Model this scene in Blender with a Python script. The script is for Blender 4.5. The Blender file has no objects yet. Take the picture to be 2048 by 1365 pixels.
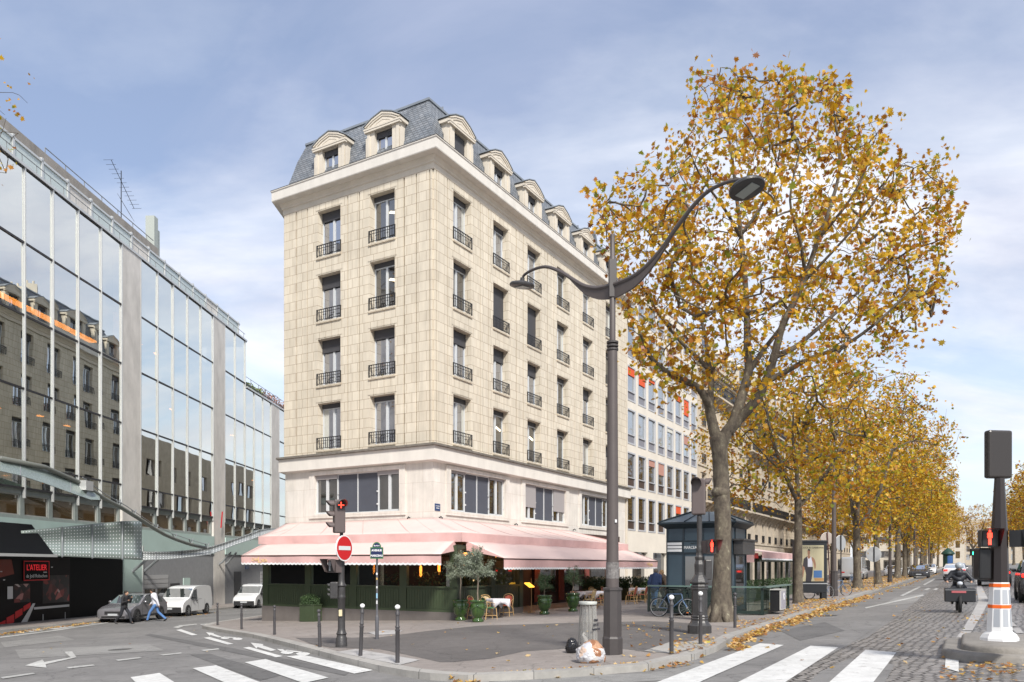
import bpy, bmesh, math, random
import numpy as np
from math import sin, cos, pi, radians, sqrt, atan2
from mathutils import Vector, Matrix, Quaternion, noise
R = random.Random(7)
scn = bpy.context.scene
COL = scn.collection

# ---------------------------------------------------------------- camera
cam_d = bpy.data.cameras.new("camera")
cam = bpy.data.objects.new("camera", cam_d); COL.objects.link(cam)
cam.location = (0, 0, 1.6); cam.rotation_euler = (radians(90), 0, 0)
cam_d.sensor_width = 36.0; cam_d.lens = 27.28; cam_d.shift_y = 449.5 / 2048
cam_d.clip_end = 5000; cam_d.clip_start = .1
scn.camera = cam
scn.view_settings.view_transform = 'Standard'; scn.view_settings.look = 'None'
scn.view_settings.gamma = 1; scn.view_settings.exposure = 0.88

# ---------------------------------------------------------------- sky and sun
SUN_EL, SUN_AZ = radians(42), radians(163)      # azimuth measured clockwise from +Y: behind the camera
world = bpy.data.worlds.new("World"); scn.world = world; world.use_nodes = True
nt = world.node_tree; nt.nodes.clear()
def N(t, tree=None, **kw):
    n = (tree or nt).nodes.new(t)
    for k, v in kw.items(): setattr(n, k, v)
    return n
out = N('ShaderNodeOutputWorld'); bg = N('ShaderNodeBackground'); bg.inputs[1].default_value = 0.10
sky = N('ShaderNodeTexSky', sky_type='NISHITA', sun_disc=False, sun_elevation=SUN_EL, sun_rotation=SUN_AZ)
sky.air_density = 1.0; sky.dust_density = 0.6; sky.ozone_density = 2.0
tc = N('ShaderNodeTexCoord'); mp = N('ShaderNodeMapping')
sep = N('ShaderNodeSeparateXYZ')
nt.links.new(tc.outputs['Generated'], sep.inputs[0])
# project direction on a cloud layer: xy / (z + c)
addz = N('ShaderNodeMath', operation='ADD'); addz.inputs[1].default_value = 0.32
mz = N('ShaderNodeMath', operation='MAXIMUM'); mz.inputs[1].default_value = 0.0
nt.links.new(sep.outputs[2], mz.inputs[0]); nt.links.new(mz.outputs[0], addz.inputs[0])
dx = N('ShaderNodeMath', operation='DIVIDE'); dy = N('ShaderNodeMath', operation='DIVIDE')
nt.links.new(sep.outputs[0], dx.inputs[0]); nt.links.new(addz.outputs[0], dx.inputs[1])
nt.links.new(sep.outputs[1], dy.inputs[0]); nt.links.new(addz.outputs[0], dy.inputs[1])
cmb = N('ShaderNodeCombineXYZ'); nt.links.new(dx.outputs[0], cmb.inputs[0]); nt.links.new(dy.outputs[0], cmb.inputs[1])
mp.inputs['Rotation'].default_value = (0, 0, radians(25)); mp.inputs['Scale'].default_value = (1.0, 1.9, 1)
mp.inputs['Location'].default_value = (3.1, 1.7, 0)
nt.links.new(cmb.outputs[0], mp.inputs[0])
nz = N('ShaderNodeTexNoise'); nz.inputs['Scale'].default_value = 1.15; nz.inputs['Detail'].default_value = 9; nz.inputs['Roughness'].default_value = .56; nz.inputs['Distortion'].default_value = .9
nt.links.new(mp.outputs[0], nz.inputs['Vector'])
ramp = N('ShaderNodeValToRGB'); ramp.color_ramp.elements[0].position = .38; ramp.color_ramp.elements[0].color = (.42, .42, .42, 1)
ramp.color_ramp.elements[1].position = .64; ramp.color_ramp.elements[1].color = (1, 1, 1, 1)
nt.links.new(nz.outputs[0], ramp.inputs[0])
# brightness structure of the veil
nz2 = N('ShaderNodeTexNoise'); nz2.inputs['Scale'].default_value = 1.1; nz2.inputs['Detail'].default_value = 7; nz2.inputs['Roughness'].default_value = .55
mp2 = N('ShaderNodeMapping'); mp2.inputs['Location'].default_value = (9.1, 3.4, 4); mp2.inputs['Scale'].default_value = (1, 1.6, 1)
nt.links.new(cmb.outputs[0], mp2.inputs[0]); nt.links.new(mp2.outputs[0], nz2.inputs['Vector'])
veil = N('ShaderNodeValToRGB')
veil.color_ramp.elements[0].position = .40; veil.color_ramp.elements[0].color = (.385, .43, .57, 1)
veil.color_ramp.elements[1].position = .63; veil.color_ramp.elements[1].color = (.86, .865, .90, 1)
nt.links.new(nz2.outputs[0], veil.inputs[0])
vs = N('ShaderNodeVectorMath', operation='SCALE'); vs.inputs['Scale'].default_value = 7.6
nt.links.new(veil.outputs[0], vs.inputs[0])
# towards the horizon the veil thickens and brightens
hr = N('ShaderNodeMapRange'); hr.inputs[1].default_value = 0.0; hr.inputs[2].default_value = .36; hr.inputs[3].default_value = .8; hr.inputs[4].default_value = 0
nt.links.new(sep.outputs[2], hr.inputs[0])
hz = N('ShaderNodeMixRGB'); hz.inputs[2].default_value = (5.1, 5.25, 5.7, 1)
nt.links.new(hr.outputs[0], hz.inputs[0]); nt.links.new(vs.outputs[0], hz.inputs[1])
mx = N('ShaderNodeMixRGB'); nt.links.new(ramp.outputs[0], mx.inputs[0]); nt.links.new(sky.outputs[0], mx.inputs[1]); nt.links.new(hz.outputs[0], mx.inputs[2])
nt.links.new(mx.outputs[0], bg.inputs[0]); nt.links.new(bg.outputs[0], out.inputs[0])

sun_d = bpy.data.lights.new("sun", 'SUN'); sun_d.energy = 2.9; sun_d.angle = radians(8); sun_d.color = (1, .95, .87)
sun = bpy.data.objects.new("sun", sun_d); COL.objects.link(sun)
sd = Vector((sin(SUN_AZ) * cos(SUN_EL), cos(SUN_AZ) * cos(SUN_EL), sin(SUN_EL)))
sun.rotation_euler = sd.to_track_quat('Z', 'Y').to_euler()

# ---------------------------------------------------------------- measures
F = 1552.; HZ = 1132.
def gz(x, y): return .036 * max(x, -20.) - .0145 * y          # height of the pavement plane
def G(u, v, dz=0.):                                           # point of the ground seen at photo position (u, v)
    ddx = (u - 1024) / F; k = (HZ - v) / F
    lo, hi = 1., 900.
    for _ in range(60):
        m = (lo + hi) / 2
        if 1.6 + m * k - gz(m * ddx, m) - dz > 0: lo = m
        else: hi = m
    return Vector((lo * ddx, lo, gz(lo * ddx, lo) + dz))
CX, CY = -3.56, 35.0
E1 = Vector((.5058, .8626, 0)); E2 = Vector((-.8626, .5058, 0)); TH = atan2(.8626, .5058)
def P(a, b, z=0.): return Vector((CX + a * E1.x + b * E2.x, CY + a * E1.y + b * E2.y, z))

# ---------------------------------------------------------------- materials
MATS = {}
def mat(name, color, rough=.7, metal=0., var=0., vscale=3., bump=0., bscale=20., emit=None, estr=0., spec=None, coat=0., coords='Object', stretch=None):
    if name in MATS: return MATS[name]
    m = bpy.data.materials.new(name); m.use_nodes = True
    t = m.node_tree; b = t.nodes['Principled BSDF']
    b.inputs['Base Color'].default_value = (*color, 1); b.inputs['Roughness'].default_value = rough; b.inputs['Metallic'].default_value = metal
    if spec is not None: b.inputs['Specular IOR Level'].default_value = spec
    if coat: b.inputs['Coat Weight'].default_value = coat
    if emit: b.inputs['Emission Color'].default_value = (*emit, 1); b.inputs['Emission Strength'].default_value = estr
    if var or bump:
        c = N('ShaderNodeTexCoord', t); mpp = N('ShaderNodeMapping', t)
        t.links.new(c.outputs[coords], mpp.inputs[0])
        if stretch: mpp.inputs['Scale'].default_value = stretch
    if var:
        n = N('ShaderNodeTexNoise', t); n.inputs['Scale'].default_value = vscale; n.inputs['Detail'].default_value = 6; n.inputs['Roughness'].default_value = .65
        t.links.new(mpp.outputs[0], n.inputs['Vector'])
        mr = N('ShaderNodeMapRange', t); mr.inputs[1].default_value = .3; mr.inputs[2].default_value = .7; mr.inputs[3].default_value = 1 - var; mr.inputs[4].default_value = 1 + var
        t.links.new(n.outputs[0], mr.inputs[0])
        s = N('ShaderNodeVectorMath', t, operation='SCALE'); s.inputs[0].default_value = color
        t.links.new(mr.outputs[0], s.inputs['Scale']); t.links.new(s.outputs[0], b.inputs['Base Color'])
    if bump:
        n2 = N('ShaderNodeTexNoise', t); n2.inputs['Scale'].default_value = bscale; n2.inputs['Detail'].default_value = 4
        t.links.new(mpp.outputs[0], n2.inputs['Vector'])
        bp = N('ShaderNodeBump', t); bp.inputs['Strength'].default_value = bump; bp.inputs['Distance'].default_value = .02
        t.links.new(n2.outputs[0], bp.inputs['Height']); t.links.new(bp.outputs[0], b.inputs['Normal'])
    MATS[name] = m; return m

def brick_mat(name, c1, c2, mortar, w, h, ms=.012, offset=.5, rough=.85, bump=.3, stain=.12, squash=1., freq=2, planar=False, bias=0., stain_scale=.35):
    """ashlar, slates or setts laid by a brick pattern; walls use (x+y, z), flat ground uses (x, y)"""
    m = bpy.data.materials.new(name); m.use_nodes = True; t = m.node_tree; b = t.nodes['Principled BSDF']
    b.inputs['Roughness'].default_value = rough
    c = N('ShaderNodeTexCoord', t); s = N('ShaderNodeSeparateXYZ', t); t.links.new(c.outputs['Object'], s.inputs[0])
    cb = N('ShaderNodeCombineXYZ', t)
    if planar:
        t.links.new(s.outputs[0], cb.inputs[0]); t.links.new(s.outputs[1], cb.inputs[1])
    else:
        ad = N('ShaderNodeMath', t, operation='ADD'); t.links.new(s.outputs[0], ad.inputs[0]); t.links.new(s.outputs[1], ad.inputs[1])
        t.links.new(ad.outputs[0], cb.inputs[0]); t.links.new(s.outputs[2], cb.inputs[1])
    vec = cb.outputs[0]
    if planar:
        dn = N('ShaderNodeTexNoise', t); dn.inputs['Scale'].default_value = 1.3; t.links.new(vec, dn.inputs['Vector'])
        sc = N('ShaderNodeVectorMath', t, operation='SCALE'); sc.inputs['Scale'].default_value = .25; t.links.new(dn.outputs['Color'], sc.inputs[0])
        av = N('ShaderNodeVectorMath', t, operation='ADD'); t.links.new(vec, av.inputs[0]); t.links.new(sc.outputs[0], av.inputs[1]); vec = av.outputs[0]
    br = N('ShaderNodeTexBrick', t); br.offset = offset; br.squash = squash; br.squash_frequency = freq
    br.inputs['Color1'].default_value = (*c1, 1); br.inputs['Color2'].default_value = (*c2, 1); br.inputs['Mortar'].default_value = (*mortar, 1)
    br.inputs['Scale'].default_value = 1; br.inputs['Mortar Size'].default_value = ms; br.inputs['Brick Width'].default_value = w; br.inputs['Row Height'].default_value = h
    br.inputs['Bias'].default_value = bias; br.inputs['Mortar Smooth'].default_value = .2
    t.links.new(vec, br.inputs['Vector'])
    n = N('ShaderNodeTexNoise', t); n.inputs['Scale'].default_value = stain_scale; n.inputs['Detail'].default_value = 8; n.inputs['Roughness'].default_value = .7; t.links.new(c.outputs['Object'], n.inputs['Vector'])
    mr = N('ShaderNodeMapRange', t); mr.inputs[1].default_value = .3; mr.inputs[2].default_value = .7; mr.inputs[3].default_value = 1 - stain; mr.inputs[4].default_value = 1 + stain * .6
    t.links.new(n.outputs[0], mr.inputs[0])
    nf = N('ShaderNodeTexNoise', t); nf.inputs['Scale'].default_value = 9 if planar else 2.2; nf.inputs['Detail'].default_value = 7; nf.inputs['Roughness'].default_value = .62
    st = N('ShaderNodeMapping', t); st.inputs['Scale'].default_value = (1, 1, 1) if planar else (2.2, 2.2, .22); t.links.new(c.outputs['Object'], st.inputs[0]); t.links.new(st.outputs[0], nf.inputs['Vector'])
    mf = N('ShaderNodeMapRange', t); mf.inputs[1].default_value = .3; mf.inputs[2].default_value = .7; mf.inputs[3].default_value = .9; mf.inputs[4].default_value = 1.08; t.links.new(nf.outputs[0], mf.inputs[0])
    mm = N('ShaderNodeMath', t, operation='MULTIPLY'); t.links.new(mr.outputs[0], mm.inputs[0]); t.links.new(mf.outputs[0], mm.inputs[1])
    s2 = N('ShaderNodeVectorMath', t, operation='SCALE'); t.links.new(br.outputs['Color'], s2.inputs[0]); t.links.new(mm.outputs[0], s2.inputs['Scale'])
    t.links.new(s2.outputs[0], b.inputs['Base Color'])
    if bump:
        inv = N('ShaderNodeMath', t, operation='SUBTRACT'); inv.inputs[0].default_value = 1; t.links.new(br.outputs['Fac'], inv.inputs[1])
        ad2 = N('ShaderNodeMath', t, operation='MULTIPLY_ADD'); t.links.new(nf.outputs[0], ad2.inputs[0]); ad2.inputs[1].default_value = .5; t.links.new(inv.outputs[0], ad2.inputs[2])
        bp = N('ShaderNodeBump', t); bp.inputs['Strength'].default_value = bump; bp.inputs['Distance'].default_value = .02
        t.links.new(ad2.outputs[0], bp.inputs['Height']); t.links.new(bp.outputs[0], b.inputs['Normal'])
    MATS[name] = m; return m

def ground_mat(name, color, color2, speck=.15, rough=.85, patches=True, worn=None):
    """asphalt: fine aggregate, broad stains, repair patches; worn = colour showing through worn paint"""
    m = bpy.data.materials.new(name); m.use_nodes = True; t = m.node_tree; b = t.nodes['Principled BSDF']
    b.inputs['Roughness'].default_value = rough
    c = N('ShaderNodeTexCoord', t)
    def nz_(s, d=6, r=.6):
        n = N('ShaderNodeTexNoise', t); n.inputs['Scale'].default_value = s; n.inputs['Detail'].default_value = d; n.inputs['Roughness'].default_value = r
        t.links.new(c.outputs['Object'], n.inputs['Vector']); return n
    a = nz_(.35, 8, .65); rp = N('ShaderNodeValToRGB', t); rp.color_ramp.elements[0].position = .38; rp.color_ramp.elements[1].position = .62
    rp.color_ramp.elements[0].color = (*color, 1); rp.color_ramp.elements[1].color = (*color2, 1); t.links.new(a.outputs[0], rp.inputs[0])
    f = nz_(60, 3, .7); mf = N('ShaderNodeMapRange', t); mf.inputs[1].default_value = .3; mf.inputs[2].default_value = .7; mf.inputs[3].default_value = 1 - speck; mf.inputs[4].default_value = 1 + speck; t.links.new(f.outputs[0], mf.inputs[0])
    g2 = nz_(4, 6, .7); mg = N('ShaderNodeMapRange', t); mg.inputs[1].default_value = .35; mg.inputs[2].default_value = .65; mg.inputs[3].default_value = .88; mg.inputs[4].default_value = 1.1; t.links.new(g2.outputs[0], mg.inputs[0])
    mm = N('ShaderNodeMath', t, operation='MULTIPLY'); t.links.new(mf.outputs[0], mm.inputs[0]); t.links.new(mg.outputs[0], mm.inputs[1])
    s2 = N('ShaderNodeVectorMath', t, operation='SCALE'); t.links.new(rp.outputs[0], s2.inputs[0]); t.links.new(mm.outputs[0], s2.inputs['Scale'])
    col = s2.outputs[0]
    if patches:   # hairline cracks
        v = N('ShaderNodeTexVoronoi', t, feature='DISTANCE_TO_EDGE'); v.inputs['Scale'].default_value = .55
        wn = nz_(2.5, 4); sc = N('ShaderNodeVectorMath', t, operation='SCALE'); sc.inputs['Scale'].default_value = .5; t.links.new(wn.outputs['Color'], sc.inputs[0])
        av = N('ShaderNodeVectorMath', t, operation='ADD'); t.links.new(c.outputs['Object'], av.inputs[0]); t.links.new(sc.outputs[0], av.inputs[1]); t.links.new(av.outputs[0], v.inputs['Vector'])
        cr = N('ShaderNodeMapRange', t); cr.inputs[1].default_value = .0; cr.inputs[2].default_value = .012; cr.inputs[3].default_value = .62; cr.inputs[4].default_value = 1; t.links.new(v.outputs['Distance'], cr.inputs[0])
        s3 = N('ShaderNodeVectorMath', t, operation='SCALE'); t.links.new(col, s3.inputs[0]); t.links.new(cr.outputs[0], s3.inputs['Scale']); col = s3.outputs[0]
    if worn:
        wn = nz_(5, 9, .75); wr = N('ShaderNodeMapRange', t); wr.inputs[1].default_value = .56; wr.inputs[2].default_value = .66; t.links.new(wn.outputs[0], wr.inputs[0])
        mxx = N('ShaderNodeMixRGB', t); t.links.new(wr.outputs[0], mxx.inputs[0]); t.links.new(col, mxx.inputs[1]); mxx.inputs[2].default_value = (*worn, 1); col = mxx.outputs[0]
    t.links.new(col, b.inputs['Base Color'])
    bp = N('ShaderNodeBump', t); bp.inputs['Strength'].default_value = .35; bp.inputs['Distance'].default_value = .01
    t.links.new(f.outputs[0], bp.inputs['Height']); t.links.new(bp.outputs[0], b.inputs['Normal'])
    MATS[name] = m; return m

def glass_mat(name, tint=(.8, .86, .84), dark=(.02, .025, .025), refl=.6, rough=.01, wob=.0, wscale=1.2, see=0.):
    """window glass: a mirror layer over a dark room, or over what can be seen through it"""
    if name in MATS: return MATS[name]
    m = bpy.data.materials.new(name); m.use_nodes = True; t = m.node_tree; t.nodes.clear()
    o = N('ShaderNodeOutputMaterial', t); gl = N('ShaderNodeBsdfGlossy', t); gl.inputs['Color'].default_value = (*tint, 1); gl.inputs['Roughness'].default_value = rough
    if see > 0:
        d = N('ShaderNodeBsdfTransparent', t); d.inputs['Color'].default_value = (*dark, 1)
    else:
        d = N('ShaderNodeBsdfDiffuse', t); d.inputs['Color'].default_value = (*dark, 1)
    fr = N('ShaderNodeLayerWeight', t); fr.inputs['Blend'].default_value = .35
    mr = N('ShaderNodeMapRange', t); mr.inputs[3].default_value = refl; mr.inputs[4].default_value = 1; t.links.new(fr.outputs['Fresnel'], mr.inputs[0])
    mxx = N('ShaderNodeMixShader', t); t.links.new(mr.outputs[0], mxx.inputs[0]); t.links.new(d.outputs[0], mxx.inputs[1]); t.links.new(gl.outputs[0], mxx.inputs[2]); t.links.new(mxx.outputs[0], o.inputs[0])
    if wob:
        c = N('ShaderNodeTexCoord', t); n = N('ShaderNodeTexNoise', t); n.inputs['Scale'].default_value = wscale; n.inputs['Detail'].default_value = 1
        t.links.new(c.outputs['Object'], n.inputs['Vector'])
        bp = N('ShaderNodeBump', t); bp.inputs['Strength'].default_value = 1; bp.inputs['Distance'].default_value = wob
        t.links.new(n.outputs[0], bp.inputs['Height']); t.links.new(bp.outputs[0], gl.inputs['Normal'])
    MATS[name] = m; return m

# ---------------------------------------------------------------- mesh builder
class MB:
    def __init__(s): s.v = []; s.f = []; s.m = []; s.mi = 0; s.T = None; s.uv = {}
    def add(s, vs, fs):
        o = len(s.v)
        s.v += [tuple(s.T @ Vector(p)) if s.T is not None else tuple(p) for p in vs]
        s.f += [tuple(i + o for i in f) for f in fs]; s.m += [s.mi] * len(fs); return s
    def box(s, x0, x1, y0, y1, z0, z1):
        x0, x1 = min(x0, x1), max(x0, x1); y0, y1 = min(y0, y1), max(y0, y1); z0, z1 = min(z0, z1), max(z0, z1)
        return s.add([(x0, y0, z0), (x1, y0, z0), (x1, y1, z0), (x0, y1, z0), (x0, y0, z1), (x1, y0, z1), (x1, y1, z1), (x0, y1, z1)],
                     [(0, 3, 2, 1), (4, 5, 6, 7), (0, 1, 5, 4), (1, 2, 6, 5), (2, 3, 7, 6), (3, 0, 4, 7)])
    def cbox(s, c, sx, sy, sz, rz=0):
        old = s.T; M = Matrix.Translation(c) @ Matrix.Rotation(rz, 4, 'Z'); s.T = M if old is None else old @ M
        s.box(-sx / 2, sx / 2, -sy / 2, sy / 2, -sz / 2, sz / 2); s.T = old; return s
    def poly(s, pts): return s.add(pts, [tuple(range(len(pts)))])
    def prism(s, pts, z0, z1):
        n = len(pts); vs = [(p[0], p[1], z0) for p in pts] + [(p[0], p[1], z1) for p in pts]
        return s.add(vs, [tuple(range(n))[::-1], tuple(range(n, 2 * n))] + [(i, (i + 1) % n, n + (i + 1) % n, n + i) for i in range(n)])
    def extr(s, pts, d):      # closed 3-D outline pushed along vector d
        n = len(pts); d = Vector(d); vs = [tuple(p) for p in pts] + [tuple(Vector(p) + d) for p in pts]
        return s.add(vs, [tuple(range(n))[::-1], tuple(range(n, 2 * n))] + [(i, (i + 1) % n, n + (i + 1) % n, n + i) for i in range(n)])
    def loft(s, rings, caps=True, closed=True):
        n = len(rings[0]); vs = [p for r in rings for p in r]; fs = []
        for k in range(len(rings) - 1):
            for i in range(n if closed else n - 1):
                j = (i + 1) % n; fs.append((k * n + i, k * n + j, (k + 1) * n + j, (k + 1) * n + i))
        if caps: fs += [tuple(range(n))[::-1], tuple(range((len(rings) - 1) * n, len(rings) * n))]
        return s.add(vs, fs)
    def tube(s, path, r, n=8, caps=True, up=None):
        path = [Vector(p) for p in path]; rs = r if isinstance(r, (list, tuple)) else [r] * len(path)
        t0 = (path[1] - path[0]).normalized(); a = Vector((0, 0, 1)) if abs(t0.z) < .9 else Vector((1, 0, 0))
        nrm = t0.cross(a).normalized(); rings = []
        for i, p in enumerate(path):
            t = (path[min(i + 1, len(path) - 1)] - path[max(i - 1, 0)]).normalized()
            nrm = (nrm - t * nrm.dot(t)).normalized(); b = t.cross(nrm)
            rings.append([p + (nrm * cos(2 * pi * k / n) + b * sin(2 * pi * k / n)) * rs[i] for k in range(n)])
        return s.loft(rings, caps)
    def lathe(s, prof, c=(0, 0, 0), n=20, a0=0):
        rings = [[(c[0] + r * cos(a0 + 2 * pi * k / n), c[1] + r * sin(a0 + 2 * pi * k / n), c[2] + z) for k in range(n)] for r, z in prof]
        return s.loft(rings)
    def ball(s, c, r, sc=(1, 1, 1), n=12, m=8):
        prof = [(max(.001, sin(pi * i / m)) * r, -cos(pi * i / m) * r) for i in range(m + 1)]
        rings = [[(c[0] + q * cos(2 * pi * k / n) * sc[0], c[1] + q * sin(2 * pi * k / n) * sc[1], c[2] + z * sc[2]) for k in range(n)] for q, z in prof]
        return s.loft(rings)
    def build(s, name, mats, parent=None, smooth=False, bevel=0, loc=None, kind=None, uvs=None):
        me = bpy.data.meshes.new(name); me.from_pydata(s.v, [], s.f)
        for m in (mats if isinstance(mats, (list, tuple)) else [mats]): me.materials.append(m)
        me.polygons.foreach_set('material_index', s.m)
        if smooth: me.polygons.foreach_set('use_smooth', [True] * len(s.f))
        if uvs is not None:
            l = me.uv_layers.new(name='UVMap'); l.data.foreach_set('uv', [c for f in s.f for i in f for c in uvs[i]])
        me.validate(); me.update()
        if smooth == 'auto':
            try: me.set_sharp_from_angle(angle=radians(38))
            except Exception: pass
        o = bpy.data.objects.new(name, me); COL.objects.link(o)
        if parent is not None: o.parent = parent
        if loc is not None: o.location = loc
        if bevel:
            b = o.modifiers.new('bevel', 'BEVEL'); b.width = bevel; b.segments = 2; b.limit_method = 'ANGLE'; b.harden_normals = False
        if kind: o['kind'] = kind
        return o

def thing(name, label, cat, loc=(0, 0, 0), rz=0., group=None):
    o = bpy.data.objects.new(name, None); COL.objects.link(o); o.location = loc; o.rotation_euler = (0, 0, rz)
    o.empty_display_size = .2
    o['label'] = label; o['category'] = cat
    if group: o['group'] = group
    return o
def tag(o, label, cat, group=None):
    o['label'] = label; o['category'] = cat
    if group: o['group'] = group
    return o
def kids(o): return [c for c in bpy.data.objects if c.parent == o]
KIDS = {}
def tree_of(o):
    allo = list(bpy.data.objects); ch = {}
    for c in allo:
        if c.parent: ch.setdefault(c.parent.name, []).append(c)
    def rec(q): return (q, [rec(c) for c in ch.get(q.name, [])])
    return rec(o)
def dup(tree, parent=None, loc=None, rz=None, label=None, scale=None):
    """copy of a thing (given as its tree) with copies of its parts and their sub-parts; meshes are shared"""
    o, subs = tree
    c = o.copy(); COL.objects.link(c); c.parent = parent
    if parent is not None: c.matrix_parent_inverse = o.matrix_parent_inverse.copy()
    if loc is not None: c.location = loc
    if rz is not None: c.rotation_euler = (0, 0, rz)
    if scale is not None: c.scale = (scale,) * 3 if not isinstance(scale, tuple) else scale
    if label: c['label'] = label
    for sub in subs: dup(sub, c)
    return c

def text(s, size, mt, parent, loc, rot, name='lettering', depth=.004, align='CENTER', sx=1., bold=0.):
    cu = bpy.data.curves.new(name, 'FONT'); cu.body = s; cu.size = size; cu.extrude = depth; cu.align_x = align; cu.align_y = 'CENTER'; cu.offset = bold; cu.resolution_u = 3
    o = bpy.data.objects.new(name, cu); COL.objects.link(o)
    bpy.context.view_layer.update()
    me = bpy.data.meshes.new_from_object(o); bpy.data.objects.remove(o); bpy.data.curves.remove(cu)
    me.materials.clear(); me.materials.append(mt)
    o = bpy.data.objects.new(name, me); COL.objects.link(o); o.parent = parent; o.location = loc; o.rotation_euler = rot; o.scale = (sx, 1, 1)
    return o

def wall_faces(mb, O, ds, dn, L, z0, z1, holes, depth=.3):
    """wall face with openings: O origin, ds unit along, dn unit outward; holes = (s0, s1, z0, z1)"""
    O = Vector(O); ds = Vector(ds); dn = Vector(dn)
    xs = sorted({0., L} | {h[0] for h in holes} | {h[1] for h in holes}); zs = sorted({z0, z1} | {h[2] for h in holes} | {h[3] for h in holes})
    xs = [x for x in xs if 0 <= x <= L]; zs = [z for z in zs if z0 <= z <= z1]
    pt = lambda s, z, d=0.: tuple(O + ds * s - dn * d + Vector((0, 0, z)))
    for i in range(len(xs) - 1):
        for j in range(len(zs) - 1):
            cx, cz = (xs[i] + xs[i + 1]) / 2, (zs[j] + zs[j + 1]) / 2
            if any(h[0] < cx < h[1] and h[2] < cz < h[3] for h in holes): continue
            mb.poly([pt(xs[i], zs[j]), pt(xs[i + 1], zs[j]), pt(xs[i + 1], zs[j + 1]), pt(xs[i], zs[j + 1])])
    for h in holes:
        d = depth if len(h) < 5 else h[4]
        a, b, c, e = h[:4]
        mb.poly([pt(a, c), pt(a, e), pt(a, e, d), pt(a, c, d)]); mb.poly([pt(b, e), pt(b, c), pt(b, c, d), pt(b, e, d)])
        mb.poly([pt(a, e), pt(b, e), pt(b, e, d), pt(a, e, d)]); mb.poly([pt(b, c), pt(a, c), pt(a, c, d), pt(b, c, d)])
def offset_poly(poly, d):
    """move every edge of a convex counter-clockwise polygon inwards by d (or by d[i])"""
    n = len(poly); ds = d if isinstance(d, (list, tuple)) else [d] * n; L = []
    for i in range(n):
        p, q = Vector(poly[i]), Vector(poly[(i + 1) % n]); t = (q - p).normalized(); nn = Vector((-t.y, t.x)); L.append((p + nn * ds[i], t))
    res = []
    for i in range(n):
        (p, t), (q, r) = L[i - 1], L[i]; den = t.x * r.y - t.y * r.x
        k = ((q.x - p.x) * r.y - (q.y - p.y) * r.x) / den; res.append((p.x + t.x * k, p.y + t.y * k))
    return res
# ================================================================ ground
RD = -.12
asph = ground_mat('asphalt', (.15, .146, .142), (.20, .194, .188))
pavm = ground_mat('pavement_asphalt', (.222, .195, .178), (.262, .235, .216))
pavd = ground_mat('pavement_dark_asphalt', (.098, .09, .086), (.125, .115, .11))
paint = ground_mat('road_paint', (.52, .52, .505), (.60, .60, .585), speck=.06, patches=False, worn=(.33, .32, .31))
kerbm = brick_mat('granite_kerb', (.30, .29, .27), (.36, .345, .32), (.13, .125, .12), 1.0, 3.0, ms=.008, rough=.8, bump=.1, planar=True, stain=.2)
settm = brick_mat('stone_setts', (.19, .18, .17), (.34, .32, .30), (.05, .046, .043), .20, .15, ms=.02, rough=.5, bump=1.6, planar=True, stain=.22)
slabm = ground_mat('pale_slab', (.34, .33, .32), (.42, .41, .40), speck=.1)

def zr(x, y): return gz(x, y) + RD
def flat(name, pts, m, dz, kind='structure', parent=None):
    mb = MB(); mb.poly([(p[0], p[1], gz(p[0], p[1]) + dz) for p in pts])
    return mb.build(name, m, parent, kind=kind)
mb = MB()
ys = [-30, 0, 20, 40, 80, 160, 400, 900]
for x0, x1 in ((-500, -20), (-20, 0), (0, 20), (20, 60), (60, 200), (200, 700)):
    for y0, y1 in zip(ys, ys[1:]):
        mb.poly([(x0, y0, zr(x0, y0)), (x1, y0, zr(x1, y0)), (x1, y1, zr(x1, y1)), (x0, y1, zr(x0, y1))])
mb.build('road', asph, kind='structure')

outline_px = [(404, 1252), (440, 1259), (500, 1268), (548, 1279), (600, 1292), (672, 1311), (760, 1332), (812, 1341), (860, 1347), (936, 1351), (1037, 1347), (1163, 1340), (1240, 1333), (1295, 1329), (1340, 1319), (1390, 1308), (1432, 1293), (1470, 1271), (1530, 1251), (1600, 1229), (1660, 1208)]
front = [G(u, v) for u, v in outline_px]
last = front[-1]; ave = [last + E1 * s for s in (12, 30, 60, 120, 240, 420)]
left_back = [Vector((-13.9, 36, 0)), Vector((-13.7, 44, 0)), Vector((-12.9, 75, 0)), Vector((-12, 110, 0)), Vector((-10, 160, 0))]
outer = left_back[::-1] + front + ave
poly = outer + [P(430, 40)]
mb = MB(); mb.poly([(p[0], p[1], gz(p[0], p[1])) for p in poly])
mb.build('pavement', pavm, kind='structure')
# kerb: granite strip with a real step
def kerb(name, line, w=.3, inside=1, top=.004, base=RD - .05):
    n = len(line); ins = []
    for i, p in enumerate(line):
        t = (line[min(i + 1, n - 1)] - line[max(i - 1, 0)]); t.z = 0; t.normalize(); nn = Vector((-t.y, t.x, 0)) * inside
        ins.append(p + nn * w)
    mb = MB()
    for i in range(n - 1):
        a, b, c, d = line[i], line[i + 1], ins[i + 1], ins[i]
        q = lambda p, dz: (p[0], p[1], gz(p[0], p[1]) + dz)
        mb.poly([q(a, top), q(b, top), q(c, top), q(d, top)]); mb.poly([q(a, base), q(b, base), q(b, top), q(a, top)])
        mb.poly([q(d, base), q(c, base), q(c, top), q(d, top)])
    return mb.build(name, kerbm, kind='structure')
kerb('kerb', [Vector((p[0], p[1], 0)) for p in outer])
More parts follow.
